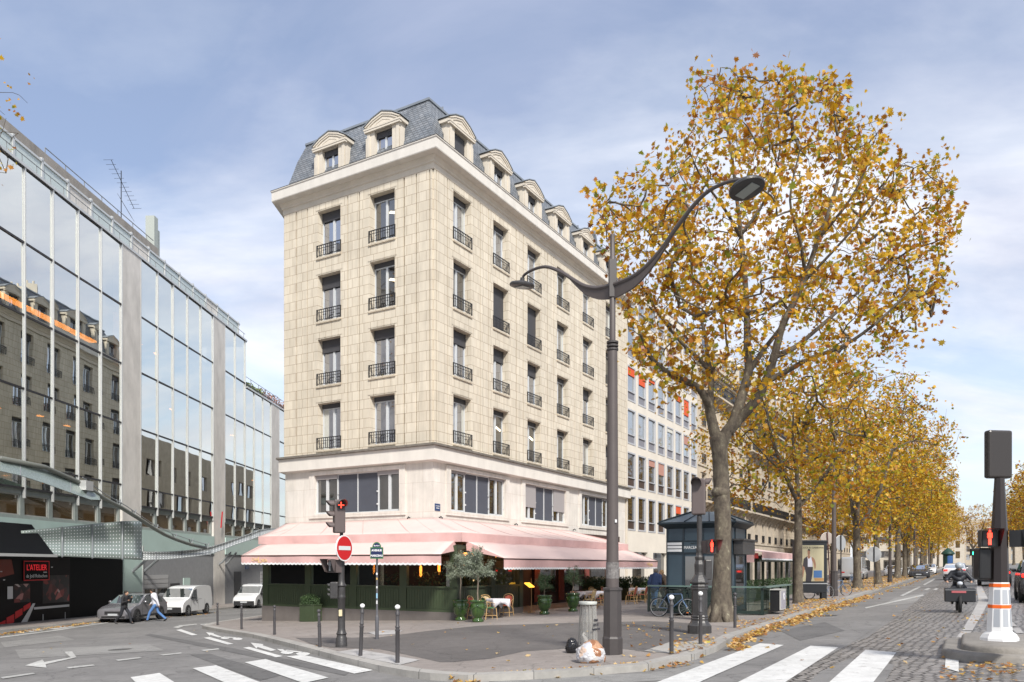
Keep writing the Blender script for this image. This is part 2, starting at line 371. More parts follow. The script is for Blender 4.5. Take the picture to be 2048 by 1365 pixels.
# dark repair patch and slabs on the pavement
flat('dark_pavement', [G(*p) for p in [(590, 1276), (640, 1277), (700, 1276), (760, 1275), (860, 1262), (960, 1252), (1060, 1249), (1150, 1246), (1245, 1244), (1300, 1243), (1385, 1247), (1420, 1262), (1392, 1280), (1350, 1291), (1302, 1306), (1262, 1300), (1210, 1296), (1150, 1297), (1050, 1303), (980, 1318), (905, 1325), (880, 1325), (850, 1318), (760, 1299), (700, 1297), (660, 1296), (620, 1288)]], pavd, .004)
flat('slab_pavement', [G(*p) for p in [(672, 1305), (712, 1299), (840, 1321), (800, 1331)]], slabm, .009)
flat('slab_pavement', [G(*p) for p in [(1288, 1303), (1340, 1285), (1394, 1283), (1410, 1291), (1345, 1308)]], kerbm, .009)
flat('slab_pavement', [G(*p) for p in [(735, 1266), (770, 1261), (806, 1262), (790, 1269), (750, 1271)]], slabm, .009)

# street on the left, its pavement and kerb
XK = -23.25; XF = -25.5
lk = [Vector((XK + .0251 * y, y, 0)) for y in (8, 14, 22, 30, 38, 46, 60, 80, 110, 160)]
mb = MB(); n = len(lk)
for i in range(n - 1):
    a, b = lk[i], lk[i + 1]; W = 6
    mb.poly([(a.x, a.y, gz(a.x, a.y)), (b.x, b.y, gz(b.x, b.y)), (b.x - W, b.y, gz(b.x, b.y) + .24), (a.x - W, a.y, gz(a.x, a.y) + .24)])
mb.build('pavement_left', pavm, kind='structure')
kerb('kerb_left', lk, inside=1)

# setts on the avenue
flat('cobbled_road', [G(u, v, RD) for u, v in [(1926, 1133.5), (1880, 1168), (1830, 1206), (1780, 1244), (1735, 1276), (1660, 1300), (1560, 1345), (1480, 1400), (1620, 1500), (2500, 1500), (2700, 1240), (2300, 1165), (2050, 1141)]], settm, RD + .004)
# asphalt lane continuing under the crossing
flat('patched_road', [G(u, v, RD) for u, v in [(1640, 1345), (1700, 1318), (1790, 1330), (1740, 1420), (1560, 1420)]], asph, RD + .008)
flat('patched_road', [G(u, v, RD) for u, v in [(1660, 1285), (1730, 1240), (1790, 1215), (1760, 1250), (1700, 1290), (1640, 1320)]], asph, RD + .008)

paint2 = ground_mat('faded_road_paint', (.34, .34, .325), (.50, .50, .48), speck=.12, patches=True, worn=(.20, .196, .19))
asph2 = ground_mat('asphalt_repair', (.10, .098, .096), (.135, .132, .13)); asph3 = ground_mat('worn_asphalt', (.20, .196, .188), (.25, .245, .235), speck=.25)
for pts, m_ in (([(300, 1268), (470, 1298), (700, 1345), (690, 1352), (455, 1304), (290, 1271)], asph2), ([(0, 1285), (120, 1272), (150, 1280), (10, 1296)], asph3), ([(380, 1310), (420, 1308), (560, 1352), (520, 1362)], asph2), ([(30, 1300), (300, 1290), (330, 1302), (40, 1318)], asph3),
                ([(1560, 1262), (1650, 1245), (1690, 1262), (1600, 1282)], asph2), ([(1790, 1196), (1850, 1186), (1830, 1206), (1760, 1214)], asph3), ([(960, 1362), (1300, 1347), (1460, 1318), (1480, 1330), (1320, 1362), (1100, 1376)], asph3)):
    flat('patched_road', [G(u, v, RD) for u, v in pts], m_, RD + .006)
for u, v, r in ((240, 1300, .32), (1560, 1352, .3), (1655, 1232, .32)):
    c_ = G(u, v, RD); mbq = MB(); mbq.poly([(c_.x + r * cos(a), c_.y + r * sin(a), zr(c_.x + r * cos(a), c_.y + r * sin(a)) + .010) for a in [2 * pi * k / 24 for k in range(24)]]); mbq.build('cover_road', mat('manhole_iron', (.07, .066, .062), .55, var=.3, vscale=30, bump=.5, bscale=60), kind='structure')
def marking(name, polys, m=paint, dz=RD + .013):
    mb = MB()
    for q in polys:
        mb.poly([(p[0], p[1], gz(p[0], p[1]) + dz) for p in (G(u, v, RD) for u, v in q)])
    return mb.build(name, m, kind='structure')
marking('road_markings', [
    [(1520, 1288), (1567.5, 1291.5), (1430, 1352), (1378, 1376), (1288, 1376)],
    [(1621, 1293), (1677, 1296), (1571, 1366), (1530, 1392), (1425, 1392)],
    [(1731, 1301), (1793, 1306.5), (1747, 1366), (1715, 1400), (1630, 1400), (1660, 1365)],
    [(1891.7, 1312.5), (1916.6, 1312.5), (1918, 1346), (1890, 1337.5)]])
marking('road_markings', [
    [(261, 1356), (319, 1347.5), (352, 1368), (280, 1376)],
    [(385, 1338), (432, 1332), (535, 1372), (470, 1376)],
    [(489, 1326), (531, 1319.5), (657, 1357), (607, 1368)],
    [(573.5, 1314.4), (606, 1311), (746.6, 1342), (708.7, 1349)]])
arr = lambda u, v, s=1.: [(u, v), (u + 26 * s, v + 3 * s), (u + 24 * s, v + 5.5 * s), (u + 52 * s, v + 15 * s), (u + 40 * s, v + 17 * s), (u + 14 * s, v + 9 * s), (u + 12 * s, v + 12 * s)]
def ring(u, v, ru, rv): return [(u + ru * cos(2 * pi * k / 14), v + rv * sin(2 * pi * k / 14)) for k in range(14)]
marking('road_markings', [
    [(351.6, 1261), (362, 1259.5), (395.5, 1271), (384, 1272)], [(407, 1277), (419, 1275), (467, 1289), (455, 1290.5)], [(486, 1297), (498, 1295), (566, 1314), (552, 1316)],
    arr(501, 1286.5), arr(412, 1265.5, .62), ring(574, 1306, 13, 3.6), ring(606, 1309, 14, 3.2), [(572, 1301), (604, 1305), (606, 1307), (574, 1304)], [(553, 1299), (566, 1300), (570, 1303), (560, 1303)],
    ring(450, 1277, 9, 2.4), ring(475, 1279, 10, 2.4), [(448, 1274), (472, 1276), (473, 1277.5), (449, 1276)]])
marking('road_markings', m=paint2, polys=[
    [(0, 1356), (66, 1347), (71, 1349), (6, 1359)], [(132, 1336), (186, 1330.5), (190, 1332.5), (138, 1338.5)], [(231, 1321), (278, 1315.5), (284, 1317.5), (236, 1323.5)],
    [(319, 1311), (361, 1306.5), (365, 1308), (326, 1312.5)], [(401, 1301.5), (436, 1298), (440, 1300), (408, 1303.5)],
    [(346, 1255.5), (360, 1251.5), (393, 1248.6), (394, 1250), (368, 1253), (356, 1257.5)], [(400, 1249.5), (440, 1246), (524, 1236), (524, 1237.5), (440, 1247.8), (402, 1251)],
    [(0, 1274.5), (100, 1262), (217, 1245), (217, 1246.5), (100, 1264.3), (0, 1277)], [(150, 1247), (190, 1243), (214, 1245), (170, 1250)], [(90, 1257), (120, 1252), (150, 1254), (110, 1260)], [(50, 1263), (70, 1259), (92, 1261), (62, 1265.5)],
    [(50, 1332.5), (85, 1320.5), (88.5, 1325.5), (141, 1316), (129, 1305), (144, 1304), (153, 1316), (91, 1330), (93, 1337)],
    [(1800, 1192), (1838, 1174), (1842, 1175), (1806, 1193)], [(1846, 1170), (1868, 1158), (1871, 1159), (1850, 1171)], [(1848, 1180), (1856, 1177), (1862, 1178), (1854, 1181)], [(1866, 1180), (1872, 1177), (1878, 1178), (1872, 1181)], [(1846, 1190), (1730, 1216), (1732, 1218), (1848, 1192)][::-1]])
marking('road_markings', [
    [(1943, 1142), (1947, 1142), (1957, 1161), (1978, 1203), (1957, 1203), (1951, 1161)], [(1957, 1203.5), (1978, 1203.5), (1966, 1227), (1945, 1262.6), (1924, 1262.6), (1944, 1228)],
    [(1923, 1264), (1944, 1264), (1925, 1285), (1905, 1285)], [(2018, 1246), (2026, 1246), (2034, 1254), (2022, 1254)], [(2022, 1258), (2040, 1258), (2048, 1268), (2032, 1268)]], slabm, RD + .016)
# the median end: two rounded stone steps
ic = G(2004, 1284, RD + .28); isl_z = zr(ic.x, ic.y)
dirI = math.atan2(E1.y, E1.x)
def pill(r, L, n=14):
    pts = [(cos(a) * r, sin(a) * r) for a in [pi / 2 + pi * k / n for k in range(n + 1)]] + [(L + cos(a) * r, sin(a) * r) for a in [-pi / 2 + pi * k / n for k in range(n + 1)]]
    return pts
stone_rough = mat('worn_granite', (.22, .205, .185), .85, var=.2, vscale=3, bump=.4, bscale=25)
mb = MB(); mb.T = Matrix.Translation((ic.x, ic.y, isl_z)) @ Matrix.Rotation(dirI, 4, 'Z')
for r, z0, z1 in ((.92, -.2, .13), (.62, .13, .25)):
    pr = [(r, z0), (r, z1 - .05), (r - .02, z1 - .02), (r - .06, z1)]
    mb.loft([[(x, y, z) for x, y in pill(q, 2.0)] for q, z in pr])
island_o = mb.build('island_pavement', stone_rough, smooth='auto', kind='structure')
# ================================================================ building materials
stone = brick_mat('limestone_ashlar', (.575, .515, .415), (.64, .58, .475), (.34, .27, .19), .66, .453, ms=.012, stain=.13, squash=.62, freq=2, bump=.15)
stone2 = mat('limestone_plain', (.60, .545, .46), .85, var=.09, vscale=1.2, bump=.1, bscale=15)
white_st = brick_mat('pale_stone_slabs', (.62, .585, .53), (.66, .625, .575), (.50, .44, .38), 1.15, 1.35, ms=.008, stain=.14, bump=.05, stain_scale=.8)
band_st = mat('pale_band_stone', (.64, .61, .56), .8, var=.08, vscale=2, stretch=(1, 1, .3))
slate = brick_mat('slates', (.155, .175, .20), (.235, .25, .27), (.055, .06, .07), .26, .13, ms=.014, rough=.55, bump=.7, stain=.3, stain_scale=.9)
zinc = mat('zinc', (.26, .285, .31), .45, metal=.4, var=.15, vscale=2)
dirt_edge = mat('weathered_coping', (.16, .145, .125), .9, var=.3, vscale=4)
winframe = mat('window_aluminium', (.55, .57, .58), .4, var=.04)
framed = mat('grey_frame', (.22, .235, .245), .45)
pane = glass_mat('window_pane', (.86, .9, 1.0), (.05, .053, .06), .48, .02, wob=.004, wscale=.9)
pane_d = glass_mat('window_pane_dark', (.85, .87, .9), (.03, .027, .024), .22, .03)
iron = mat('black_iron', (.018, .018, .02), .45)
blind = mat('dark_roller_blind', (.052, .052, .058), .6)
curtain = mat('pale_curtain', (.55, .55, .5), .9, var=.12, vscale=8, stretch=(8, 8, .3))
reflw = mat('pane_reflection_glow', (.9, .85, .7), emit=(1, .82, .5), estr=2.2)  # glow for the bright reflection painted on some window panes
lampo = mat('orange_lamp_glow', (.9, .4, .1), emit=(1, .30, .04), estr=2.6); lampi = mat('office_lamp_glow', (.9, .5, .1), emit=(1, .42, .08), estr=4.5)

def make_window(w, h, shutter=.22, dark=False, mid=True, frame_m=None, name='window', blind_m=None, lit=False, curt=False):
    """x along the wall from the opening's left edge, y inwards, z from the sill"""
    fm = frame_m or winframe; t = .055; y0 = .26
    mb = MB(); top = h - (.22 if blind_m is None else .04)
    mb.box(0, t, y0, y0 + .07, 0, top); mb.box(w - t, w, y0, y0 + .07, 0, top); mb.box(t, w - t, y0, y0 + .07, 0, t + .03); mb.box(t, w - t, y0, y0 + .07, top - t, top)
    if mid: mb.box(w / 2 - .06, w / 2 + .06, y0 - .01, y0 + .065, t + .03, top - t)
    fr = mb.build(name, fm, bevel=0)
    mb = MB(); mb.box(t, w - t, y0 + .045, y0 + .055, t, top - t); mb.build('pane', pane_d if dark else pane, fr)
    mb = MB(); bh = max(shutter, .22 if blind_m is None else .05)
    mb.box(.01, w - .01, y0 - .05, y0 + .02, h - bh, h - .002)
    mb.build('roller_blind', blind_m or blind, fr)
    if curt:
        mb = MB()
        for k in range(7): mb.box(t + .01 + k * .045, t + .04 + k * .045, y0 + .038, y0 + .044, .09, top - t)
        for k in range(4): mb.box(w - t - .04 - k * .045, w - t - .01 - k * .045, y0 + .038, y0 + .044, .09, top - t)
        mb.build('curtain', curtain, fr)
    if lit:  # glowing slanted quad before the pane, painted as a bright panel reflection
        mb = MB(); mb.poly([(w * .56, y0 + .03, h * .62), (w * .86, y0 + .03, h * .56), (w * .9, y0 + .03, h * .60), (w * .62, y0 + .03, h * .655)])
        mb.build('painted_reflection', reflw, fr)
    return fr
def make_railing(w, h=.60, n=11):
    mb = MB(); y = -.13
    mb.box(-.05, w + .05, y - .02, y + .02, h - .035, h); mb.box(-.02, w + .02, y - .012, y + .012, .07, .095); mb.box(-.02, w + .02, y - .012, y + .012, h - .17, h - .15)
    for k in range(n + 1):
        x = w * k / n; mb.box(x - .011, x + .011, y - .011, y + .011, .095, h - .04)
        if k in (3, 4, 7, 8): mb.box(x - .045, x + .045, y - .01, y + .01, .3, .33)
    for x in (-.03, w + .03): mb.box(x - .014, x + .014, y - .01, .12, h - .05, h - .02); mb.box(x - .018, x + .018, y - .018, y + .018, 0.02, h)
    return mb.build('balcony_railing', iron)
def drop(tree):
    for s in tree[1]: drop(s)
    bpy.data.objects.remove(tree[0])

# ================================================================ the corner building
B = thing('corner_building', 'cream stone corner building of six storeys with slate mansard roof above the pink restaurant awnings', 'building', (CX, CY, 0), TH)
e3l = Vector((.8758, .4827, 0)); n3 = Vector((-.4827, .8758, 0))
AB = 9.31; L3 = 33.; end3 = (e3l.x * L3, AB + e3l.y * L3)
FP = [(0, 0), (22.8, 0), (22.8, 12.6), (end3[0], 17.), end3, (0, AB)]
AC = [2.21 + 3.54 * k for k in range(6)]; SC = [2.87, 6.22]; W0 = 1.5
SILL = [7.32 + 3.17 * k for k in range(4)]; WH = 2.3
PED = radians(0)
hol_a = [(c - W0 / 2, c + W0 / 2, z, z + WH) for c in AC for z in SILL]
hol_s = [(AB - c - W0 / 2, AB - c + W0 / 2, z, z + WH) for c in SC for z in SILL]
T3 = [1.7 + 3.3 * k for k in range(10)]
hol_3 = [(c - W0 / 2, c + W0 / 2, z, z + WH) for c in T3 for z in SILL]
mb = MB()
wall_faces(mb, (0, 0, 0), (1, 0, 0), (0, -1, 0), 22.8, 7.0, 19.9, hol_a, .36)
wall_faces(mb, (0, AB, 0), (0, -1, 0), (-1, 0, 0), AB, 7.0, 19.9, hol_s, .36)
wall_faces(mb, (end3[0], end3[1], 0), -e3l, n3, L3, 7.0, 19.9, hol_3, .36)
wall_faces(mb, (22.8, 0, 0), (0, 1, 0), (1, 0, 0), 12.6, -1.5, 19.9, [], 0)
mb.poly([(22.8, 12.6, 0), (end3[0], 17, 0), (end3[0], 17, 19.9), (22.8, 12.6, 19.9)]); mb.poly([(end3[0], 17, 0), (*end3, 0), (*end3, 19.9), (end3[0], 17, 19.9)])
# the face stands forward of narrow upright grooves
PR_ = .10; ZA, ZB = 7.12, 19.5
def proud(O, ds, dn, grooves, L, holes, w=.075):
    O = Vector(O); ds = Vector(ds); dn = Vector(dn); e = [-.0] + grooves + [L]
    for i in range(len(e) - 1):
        s0 = e[i] + (w / 2 if i else 0); s1 = e[i + 1] - (w / 2 if i < len(e) - 2 else 0)
        hl = [(h[0] - s0, h[1] - s0, h[2], h[3]) for h in holes if s0 < h[0] < s1]
        wall_faces(mb, O + ds * s0 + dn * PR_, ds, dn, s1 - s0, ZA, ZB, hl, PR_)
        for s_ in (s0, s1):
            p_ = O + ds * s_; mb.poly([tuple(p_ + Vector((0, 0, ZA))), tuple(p_ + dn * PR_ + Vector((0, 0, ZA))), tuple(p_ + dn * PR_ + Vector((0, 0, ZB))), tuple(p_ + Vector((0, 0, ZB)))])
ga = [.12, .99] + [q for k in range(5) for q in (3.78 + 3.545 * k, 4.55 + 3.545 * k)] + [21.3]
gs = [AB - q for q in (8.42, 7.68, 5.01, 4.28, 1.58, .87, .12)]
proud((0, 0, 0), (1, 0, 0), (0, -1, 0), ga, 22.8, hol_a)
proud((0, AB, 0), (0, -1, 0), (-1, 0, 0), gs, AB, hol_s)
for a, b, z, z1 in hol_a: mb.box(a - .06, b + .06, -.16, .3, z - .1, z + .0); mb.box(a - .12, b + .12, -.10, 0.0, z1 + .02, z1 + .07)
for a, b, z, z1 in hol_s: mb.box(-.16, .3, AB - b - .06, AB - a + .06, z - .1, z); mb.box(-.10, 0, AB - b - .12, AB - a + .12, z1 + .02, z1 + .07)
mb.build('wall', stone, B)
mb = MB()
F1 = [(1.33, 6.33), (8.38, 13.38), (15.55, 20.55)]
fl = [(a, b, 4.15, 6.08) for a, b in F1]
fs = [(AB - 7.25, AB - 1.89, 4.15, 6.08)]
gl = [(a + .3, a + 2.9, -.2, 2.9) for a in (3.2, 7.2, 11.2, 17.5)]
wall_faces(mb, (0, 0, 0), (1, 0, 0), (0, -1, 0), 22.8, -1.6, 6.5, fl + gl, .3)
wall_faces(mb, (0, AB, 0), (0, -1, 0), (-1, 0, 0), AB, -2.2, 6.5, fs, .3)
hol_g3 = [(c - 1.1, c + 1.1, z, z + 2.1) for c in T3 for z in (4.1,)]
wall_faces(mb, (end3[0], end3[1], 0), -e3l, n3, L3, -3.2, 6.5, hol_g3, .3)
# raised frames round the first-floor windows
for a, b in F1:
    for q in ((a - .35, a, 3.95, 6.25), (b, b + .35, 3.95, 6.25), (a, b, 6.08, 6.25), (a, b, 3.95, 4.15)): mb.box(q[0], q[1], -.07, .01, q[2], q[3])
for q in ((1.54, 1.89, 3.95, 6.25), (7.25, 7.6, 3.95, 6.25), (1.89, 7.25, 6.08, 6.25), (1.89, 7.25, 3.95, 4.15)): mb.box(-.07, .01, q[0], q[1], q[2], q[3])
mb.build('lower_wall', white_st, B)
def ringloft(mb, prof, fp=FP):
    mb.loft([[(x, y, z) for x, y in offset_poly(fp, -o)] for o, z in prof], caps=False)
mb = MB(); ringloft(mb, [(0, 6.30), (.05, 6.33), (.30, 6.36), (.30, 6.98)]); mb.build('stone_band', band_st, B)
mb = MB(); ringloft(mb, [(.30, 6.98), (.42, 7.0), (.42, 7.09), (.3, 7.12), (0, 7.17)]); mb.build('string_course', dirt_edge, B)
mb = MB(); ringloft(mb, [(.08, 19.46), (.11, 19.5), (.11, 19.72), (.17, 19.76), (.17, 19.84), (.24, 19.93), (.27, 20.02)]); mb.build('frieze', stone2, B)
mb = MB(); ringloft(mb, [(.27, 20.02), (.58, 20.05), (.60, 20.09), (.60, 20.5), (.64, 20.54), (.64, 20.58)]); mb.build('cornice', band_st, B)
mb = MB(); ringloft(mb, [(.64, 20.58), (.66, 20.6), (.1, 20.66), (.02, 20.7)]); mb.build('gutter', dirt_edge, B)
RP = [(.02, 20.66), (-.22, 21.4), (-.52, 22.4), (-.92, 23.35)]
mb = MB(); ringloft(mb, RP); mb.build('mansard_roof', slate, B)
mb = MB(); ringloft(mb, [(-.90, 23.35), (-.86, 23.36), (-.86, 23.46), (-1.0, 23.5), (-2.6, 23.75)])
mb.poly([(x, y, 23.75) for x, y in offset_poly(FP, 2.6)])
for x in (2, 7, 12, 17, 21): mb.box(x, x + .05, .88, .98, 23.46, 23.6)
mb.build('roof_cap', zinc, B)
for x, y, w, d, h in ((9.5, 6, 1.0, 2.4, 1.5), (15.5, 8, 1., 2.2, 1.4), (21.6, 4.2, .8, 3.0, 1.7), (24, 17, 1, 2, 1.8)):
    mb = MB(); mb.box(x, x + w, y, y + d, 23.6, 23.7 + h)
    for k in range(4): mb.lathe([(.09, 0), (.08, .35)], (x + w / 2, y + .3 + k * (d - .6) / 3, 23.7 + h), n=8)
    mb.build('chimney', stone2, B)
mb = MB(); mb.tube([(22.3, 2.2, 23.6), (22.3, 2.2, 24.1), (21.7, 2.0, 24.45), (20.6, 1.6, 24.5), (19.6, 1.3, 24.2)], .33, 12); mb.build('duct', zinc, B, smooth=True)

wp = {}
def wtree(key, **k):
    if key not in wp:
        o = make_window(**k); wp[key] = tree_of(o)
    return wp[key]
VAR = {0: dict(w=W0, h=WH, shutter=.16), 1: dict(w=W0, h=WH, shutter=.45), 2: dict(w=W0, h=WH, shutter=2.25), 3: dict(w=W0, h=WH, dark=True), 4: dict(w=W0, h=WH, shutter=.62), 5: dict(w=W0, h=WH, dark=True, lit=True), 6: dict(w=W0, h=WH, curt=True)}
rail_t = tree_of(make_railing(W0))
LA = {0: [0, 3, 3, 3, 5, 0][:6]}
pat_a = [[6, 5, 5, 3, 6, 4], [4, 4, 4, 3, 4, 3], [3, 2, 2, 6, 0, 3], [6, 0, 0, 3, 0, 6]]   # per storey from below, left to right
pat_s = [[6, 0], [4, 1], [4, 5], [1, 5]]
for r, z in enumerate(SILL):
    for k, c in enumerate(AC):
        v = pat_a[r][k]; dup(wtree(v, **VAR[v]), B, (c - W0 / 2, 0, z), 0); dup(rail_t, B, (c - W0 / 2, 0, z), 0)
    for k, c in enumerate(SC[::-1]):
        v = pat_s[r][k]; dup(wtree(v, **VAR[v]), B, (0, c + W0 / 2, z), -pi / 2); dup(rail_t, B, (0, c + W0 / 2, z), -pi / 2)
    ang3 = atan2(-e3l.y, -e3l.x)
    for k, c in enumerate(T3):
        o = Vector((*end3, 0)) - e3l * (c - W0 / 2); v = R.choice([0, 0, 1, 3]); dup(wtree(v, **VAR[v]), B, (o.x, o.y, z), ang3); dup(rail_t, B, (o.x, o.y, z), ang3)
# first-floor window groups: casement, dark twin panels, casement
def make_group(w, bl=(.25, .25)):
    c = 1.42; h = 1.93; root = None
    mb = MB(); y = .12
    for x0 in (0, w - c):
        mb.box(x0, x0 + .06, y, y + .08, 0, h); mb.box(x0 + c - .06, x0 + c, y, y + .08, 0, h); mb.box(x0 + .06, x0 + c - .06, y, y + .08, 0, .1); mb.box(x0 + .06, x0 + c - .06, y, y + .08, h - .06, h); mb.box(x0 + c / 2 - .07, x0 + c / 2 + .07, y - .01, y + .07, .1, h - .06)
    mb.box(c, w - c, y + .02, y + .08, 0, .05); mb.box(c, w - c, y + .02, y + .08, h - .04, h); mb.box(w / 2 - .02, w / 2 + .02, y, y + .08, .05, h - .04)
    for x0 in (0, w - c):
        for zz in (.35, .95): mb.box(x0 - .05, x0 + .0, y - .04, y + .03, zz, zz + .07); mb.box(x0 + c, x0 + c + .05, y - .04, y + .01, zz, zz + .07)
    root = mb.build('window', winframe)
    for x0 in (0, w - c): MB().box(x0 + .06, x0 + c - .06, y + .05, y + .06, .08, h - .05).build('pane', pane_d, root)
    mb = MB(); mb.box(c + .01, w / 2 - .02, y + .045, y + .07, .05, h - .04); mb.box(w / 2 + .02, w - c - .01, y + .045, y + .07, .05, h - .04); mb.build('infill_panel', mat('slate_blue_panel', (.068, .075, .095), .55, var=.06), root)
    for x0, q in ((0, bl[0]), (w - c, bl[1])): MB().box(x0 + .02, x0 + c - .02, y - .06, y - .02, h - q, h).build('roller_blind', mat('grey_roller_blind', (.30, .285, .285), .7), root)
    return tree_of(root)
g1 = make_group(5.36, (.22, .2)); dup(g1, B, (0, 7.25, 4.15), -pi / 2)
for (a, b), q in zip(F1, ((.12, .12), (1.25, 1.3), (.1, .15))):
    t = make_group(5.0, q); dup(t, B, (a, 0, 4.15), 0); drop(t)
drop(g1)
for a0 in (3.5, 7.5, 11.5, 17.8): gbx = MB().box(a0, a0 + 2.6, .25, .28, -.2, 2.9).build('shop_window', pane_d, B)
pl0 = MB().box(.12, .52, -.025, 0, 4.1, 4.42).build('street_name_plate', mat('enamel_blue', (.03, .055, .14), .3), B)
MB().box(.17, .47, -.03, -.025, 4.3, 4.33).build('plate_line', winframe, pl0); MB().box(.2, .44, -.03, -.025, 4.2, 4.24).build('plate_line', winframe, pl0)
# dormers
def make_dormer():
    mb = MB(); w = 1.9; ow = 1.06; h0, h1 = .22, 1.5
    wall_faces(mb, (-w / 2, 0, 0), (1, 0, 0), (0, -1, 0), w, 0, 1.72, [((w - ow) / 2, (w + ow) / 2, h0, h1)], .3)
    for sx in (-1, 1): mb.poly([(sx * w / 2, 0, 0), (sx * w / 2, 0, 1.95), (sx * w / 2, 1.3, 1.95), (sx * w / 2, 1.3, 0)])
    for sx in (-1, 1): mb.box(sx * (w / 2 - .16), sx * (w / 2 + .0), -.04, .0, 0, 1.5); mb.box(sx * (w / 2 + .04), sx * (w / 2 + .12), .0, .25, 0, 1.3)
    mb.box(-w / 2 - .12, w / 2 + .12, -.12, .02, 1.5, 1.6)
    # pediment with raking mouldings
    def rake(o, i, y0, z0=1.6, H=.62, half=1.12):
        pts = [(-half, z0), (-half, z0 + .22), (-half * .62, z0 + .34), (0, z0 + H + .12), (half * .62, z0 + .34), (half, z0 + .22), (half, z0)]
        return pts
    outer_ = [(-1.08, 1.6), (-1.08, 1.76), (-.60, 2.04), (0, 2.24), (.60, 2.04), (1.08, 1.76), (1.08, 1.6)]
    mb.extr([(x, -.04, z) for x, z in outer_], (0, .9, 0))
    for k, (sc, y) in enumerate(((1.0, -.11), (.86, -.08), (.62, -.055))):
        up = [(x * sc, 1.62 + (z - 1.6) * sc) for x, z in outer_]; lo = [(x * (sc - .07), 1.62 + (z - 1.6) * (sc - .16)) for x, z in outer_]
        for i in range(1, 5):
            mb.extr([(up[i][0], y, up[i][1]), (up[i + 1][0], y, up[i + 1][1]), (lo[i + 1][0], y, lo[i + 1][1]), (lo[i][0], y, lo[i][1])], (0, -y + .0, 0))
    mb.box(-1.1, 1.1, -.14, -.0, 1.6, 1.68)
    d = mb.build('dormer', stone2)
    mb = MB(); oo = [(x * 1.05, z + .035) for x, z in outer_[1:-1]]
    n = len(oo); y0, y1 = -.14, 1.5
    mb.add([(x, y0, z) for x, z in oo] + [(x, y1, z) for x, z in oo] + [(x, y0, z + .05) for x, z in oo] + [(x, y1, z + .05) for x, z in oo],
           [(i, i + 1, n + i + 1, n + i) for i in range(n - 1)] + [(2 * n + i, 2 * n + i + 1, 3 * n + i + 1, 3 * n + i) for i in range(n - 1)] + [(i, i + 1, 2 * n + i + 1, 2 * n + i) for i in range(n - 1)] + [(0, n, 3 * n, 2 * n), (n - 1, 2 * n - 1, 4 * n - 1, 3 * n - 1)])
    mb.build('dormer_roof', zinc, d)
    mb = MB(); x0 = -ow / 2; t = .05
    for a, b, c, e in ((x0, x0 + t, h0, h1), (-x0 - t, -x0, h0, h1), (-.05, .05, h0, h1), (x0, -x0, h0, h0 + .06)): mb.box(a, b, .2, .26, c, e)
    mb.build('window_frame', winframe, d)
    mb = MB(); mb.box(x0 + .02, -x0 - .02, .235, .245, h0, h1); mb.build('pane', pane, d)
    mb = MB(); mb.box(x0 + .01, -x0 - .01, .16, .2, h1 - .3, h1 - .01); bl = mb.build('roller_blind', blind, d)
    return d, bl
dm, bl = make_dormer(); dt = tree_of(dm)
dorm = []
for k, c in enumerate(AC):
    q = dup(dt, B, (c, -.02, 20.63), 0); dorm.append(q)
for c in SC: dup(dt, B, (-.02, c, 20.63), -pi / 2)
for c in T3[:7]:
    o = Vector((*end3, 0)) - e3l * c + n3 * .02; dup(dt, B, (o.x, o.y, 20.63), ang3)
# one dormer's blind is down
for c in bpy.data.objects:
    if c.parent == dorm[0] and c.name.startswith('roller_blind'): c.scale = (1, 1, 4.3); c.location.z = -(1.5 * 3.3)
drop(dt)
for a in (.45, 7.3, 14.4): MB().tube([(a, 0, 3.78), (a, -.12, 3.84), (a, -.2, 3.76)], .03, 6).build('wall_lamp', iron, B)   # small lamps on the slab wall
MB().tube([(0, 1.3, 3.78), (-.12, 1.3, 3.84), (-.2, 1.3, 3.76)], .03, 6).build('wall_lamp', iron, B)

# ================================================================ further buildings of the avenue
def make_block(name, label, O, rz, L, D, base, H, rows, ncol, ww, wallm, win, margin=None, sidewin=False, roof=None, ground=None, extra=None, cols=None):
    root = thing(name, label, 'building', (O[0], O[1], 0), rz)
    margin = margin if margin is not None else (L / ncol - ww) / 2
    step = (L - 2 * margin - ww) / max(1, ncol - 1); xs = [margin + step * k for k in range(ncol)]
    hol = [(x, x + ww, z0, z1) for x in xs for z0, z1 in rows] + (ground or [])
    mb = MB(); wall_faces(mb, (0, 0, 0), (1, 0, 0), (0, -1, 0), L, base, H, hol, .3)
    mb.poly([(0, D, base), (0, 0, base), (0, 0, H), (0, D, H)]); mb.poly([(L, 0, base), (L, D, base), (L, D, H), (L, 0, H)]); mb.poly([(L, D, base), (0, D, base), (0, D, H), (L, D, H)]); mb.poly([(0, 0, H), (L, 0, H), (L, D, H), (0, D, H)])
    if extra: extra(mb, L, H, xs)
    mb.build('wall', wallm, root)
    if ground:
        for h in ground: MB().box(h[0], h[1], .26, .3, h[2], h[3]).build('shopfront_glass', pane_d, root)
    for i, x in enumerate(xs):
        for j, (z0, z1) in enumerate(rows):
            t = win(i, j, ww, z1 - z0)
            if t: dup(t, root, (x, 0, z0), 0)
    return root, xs
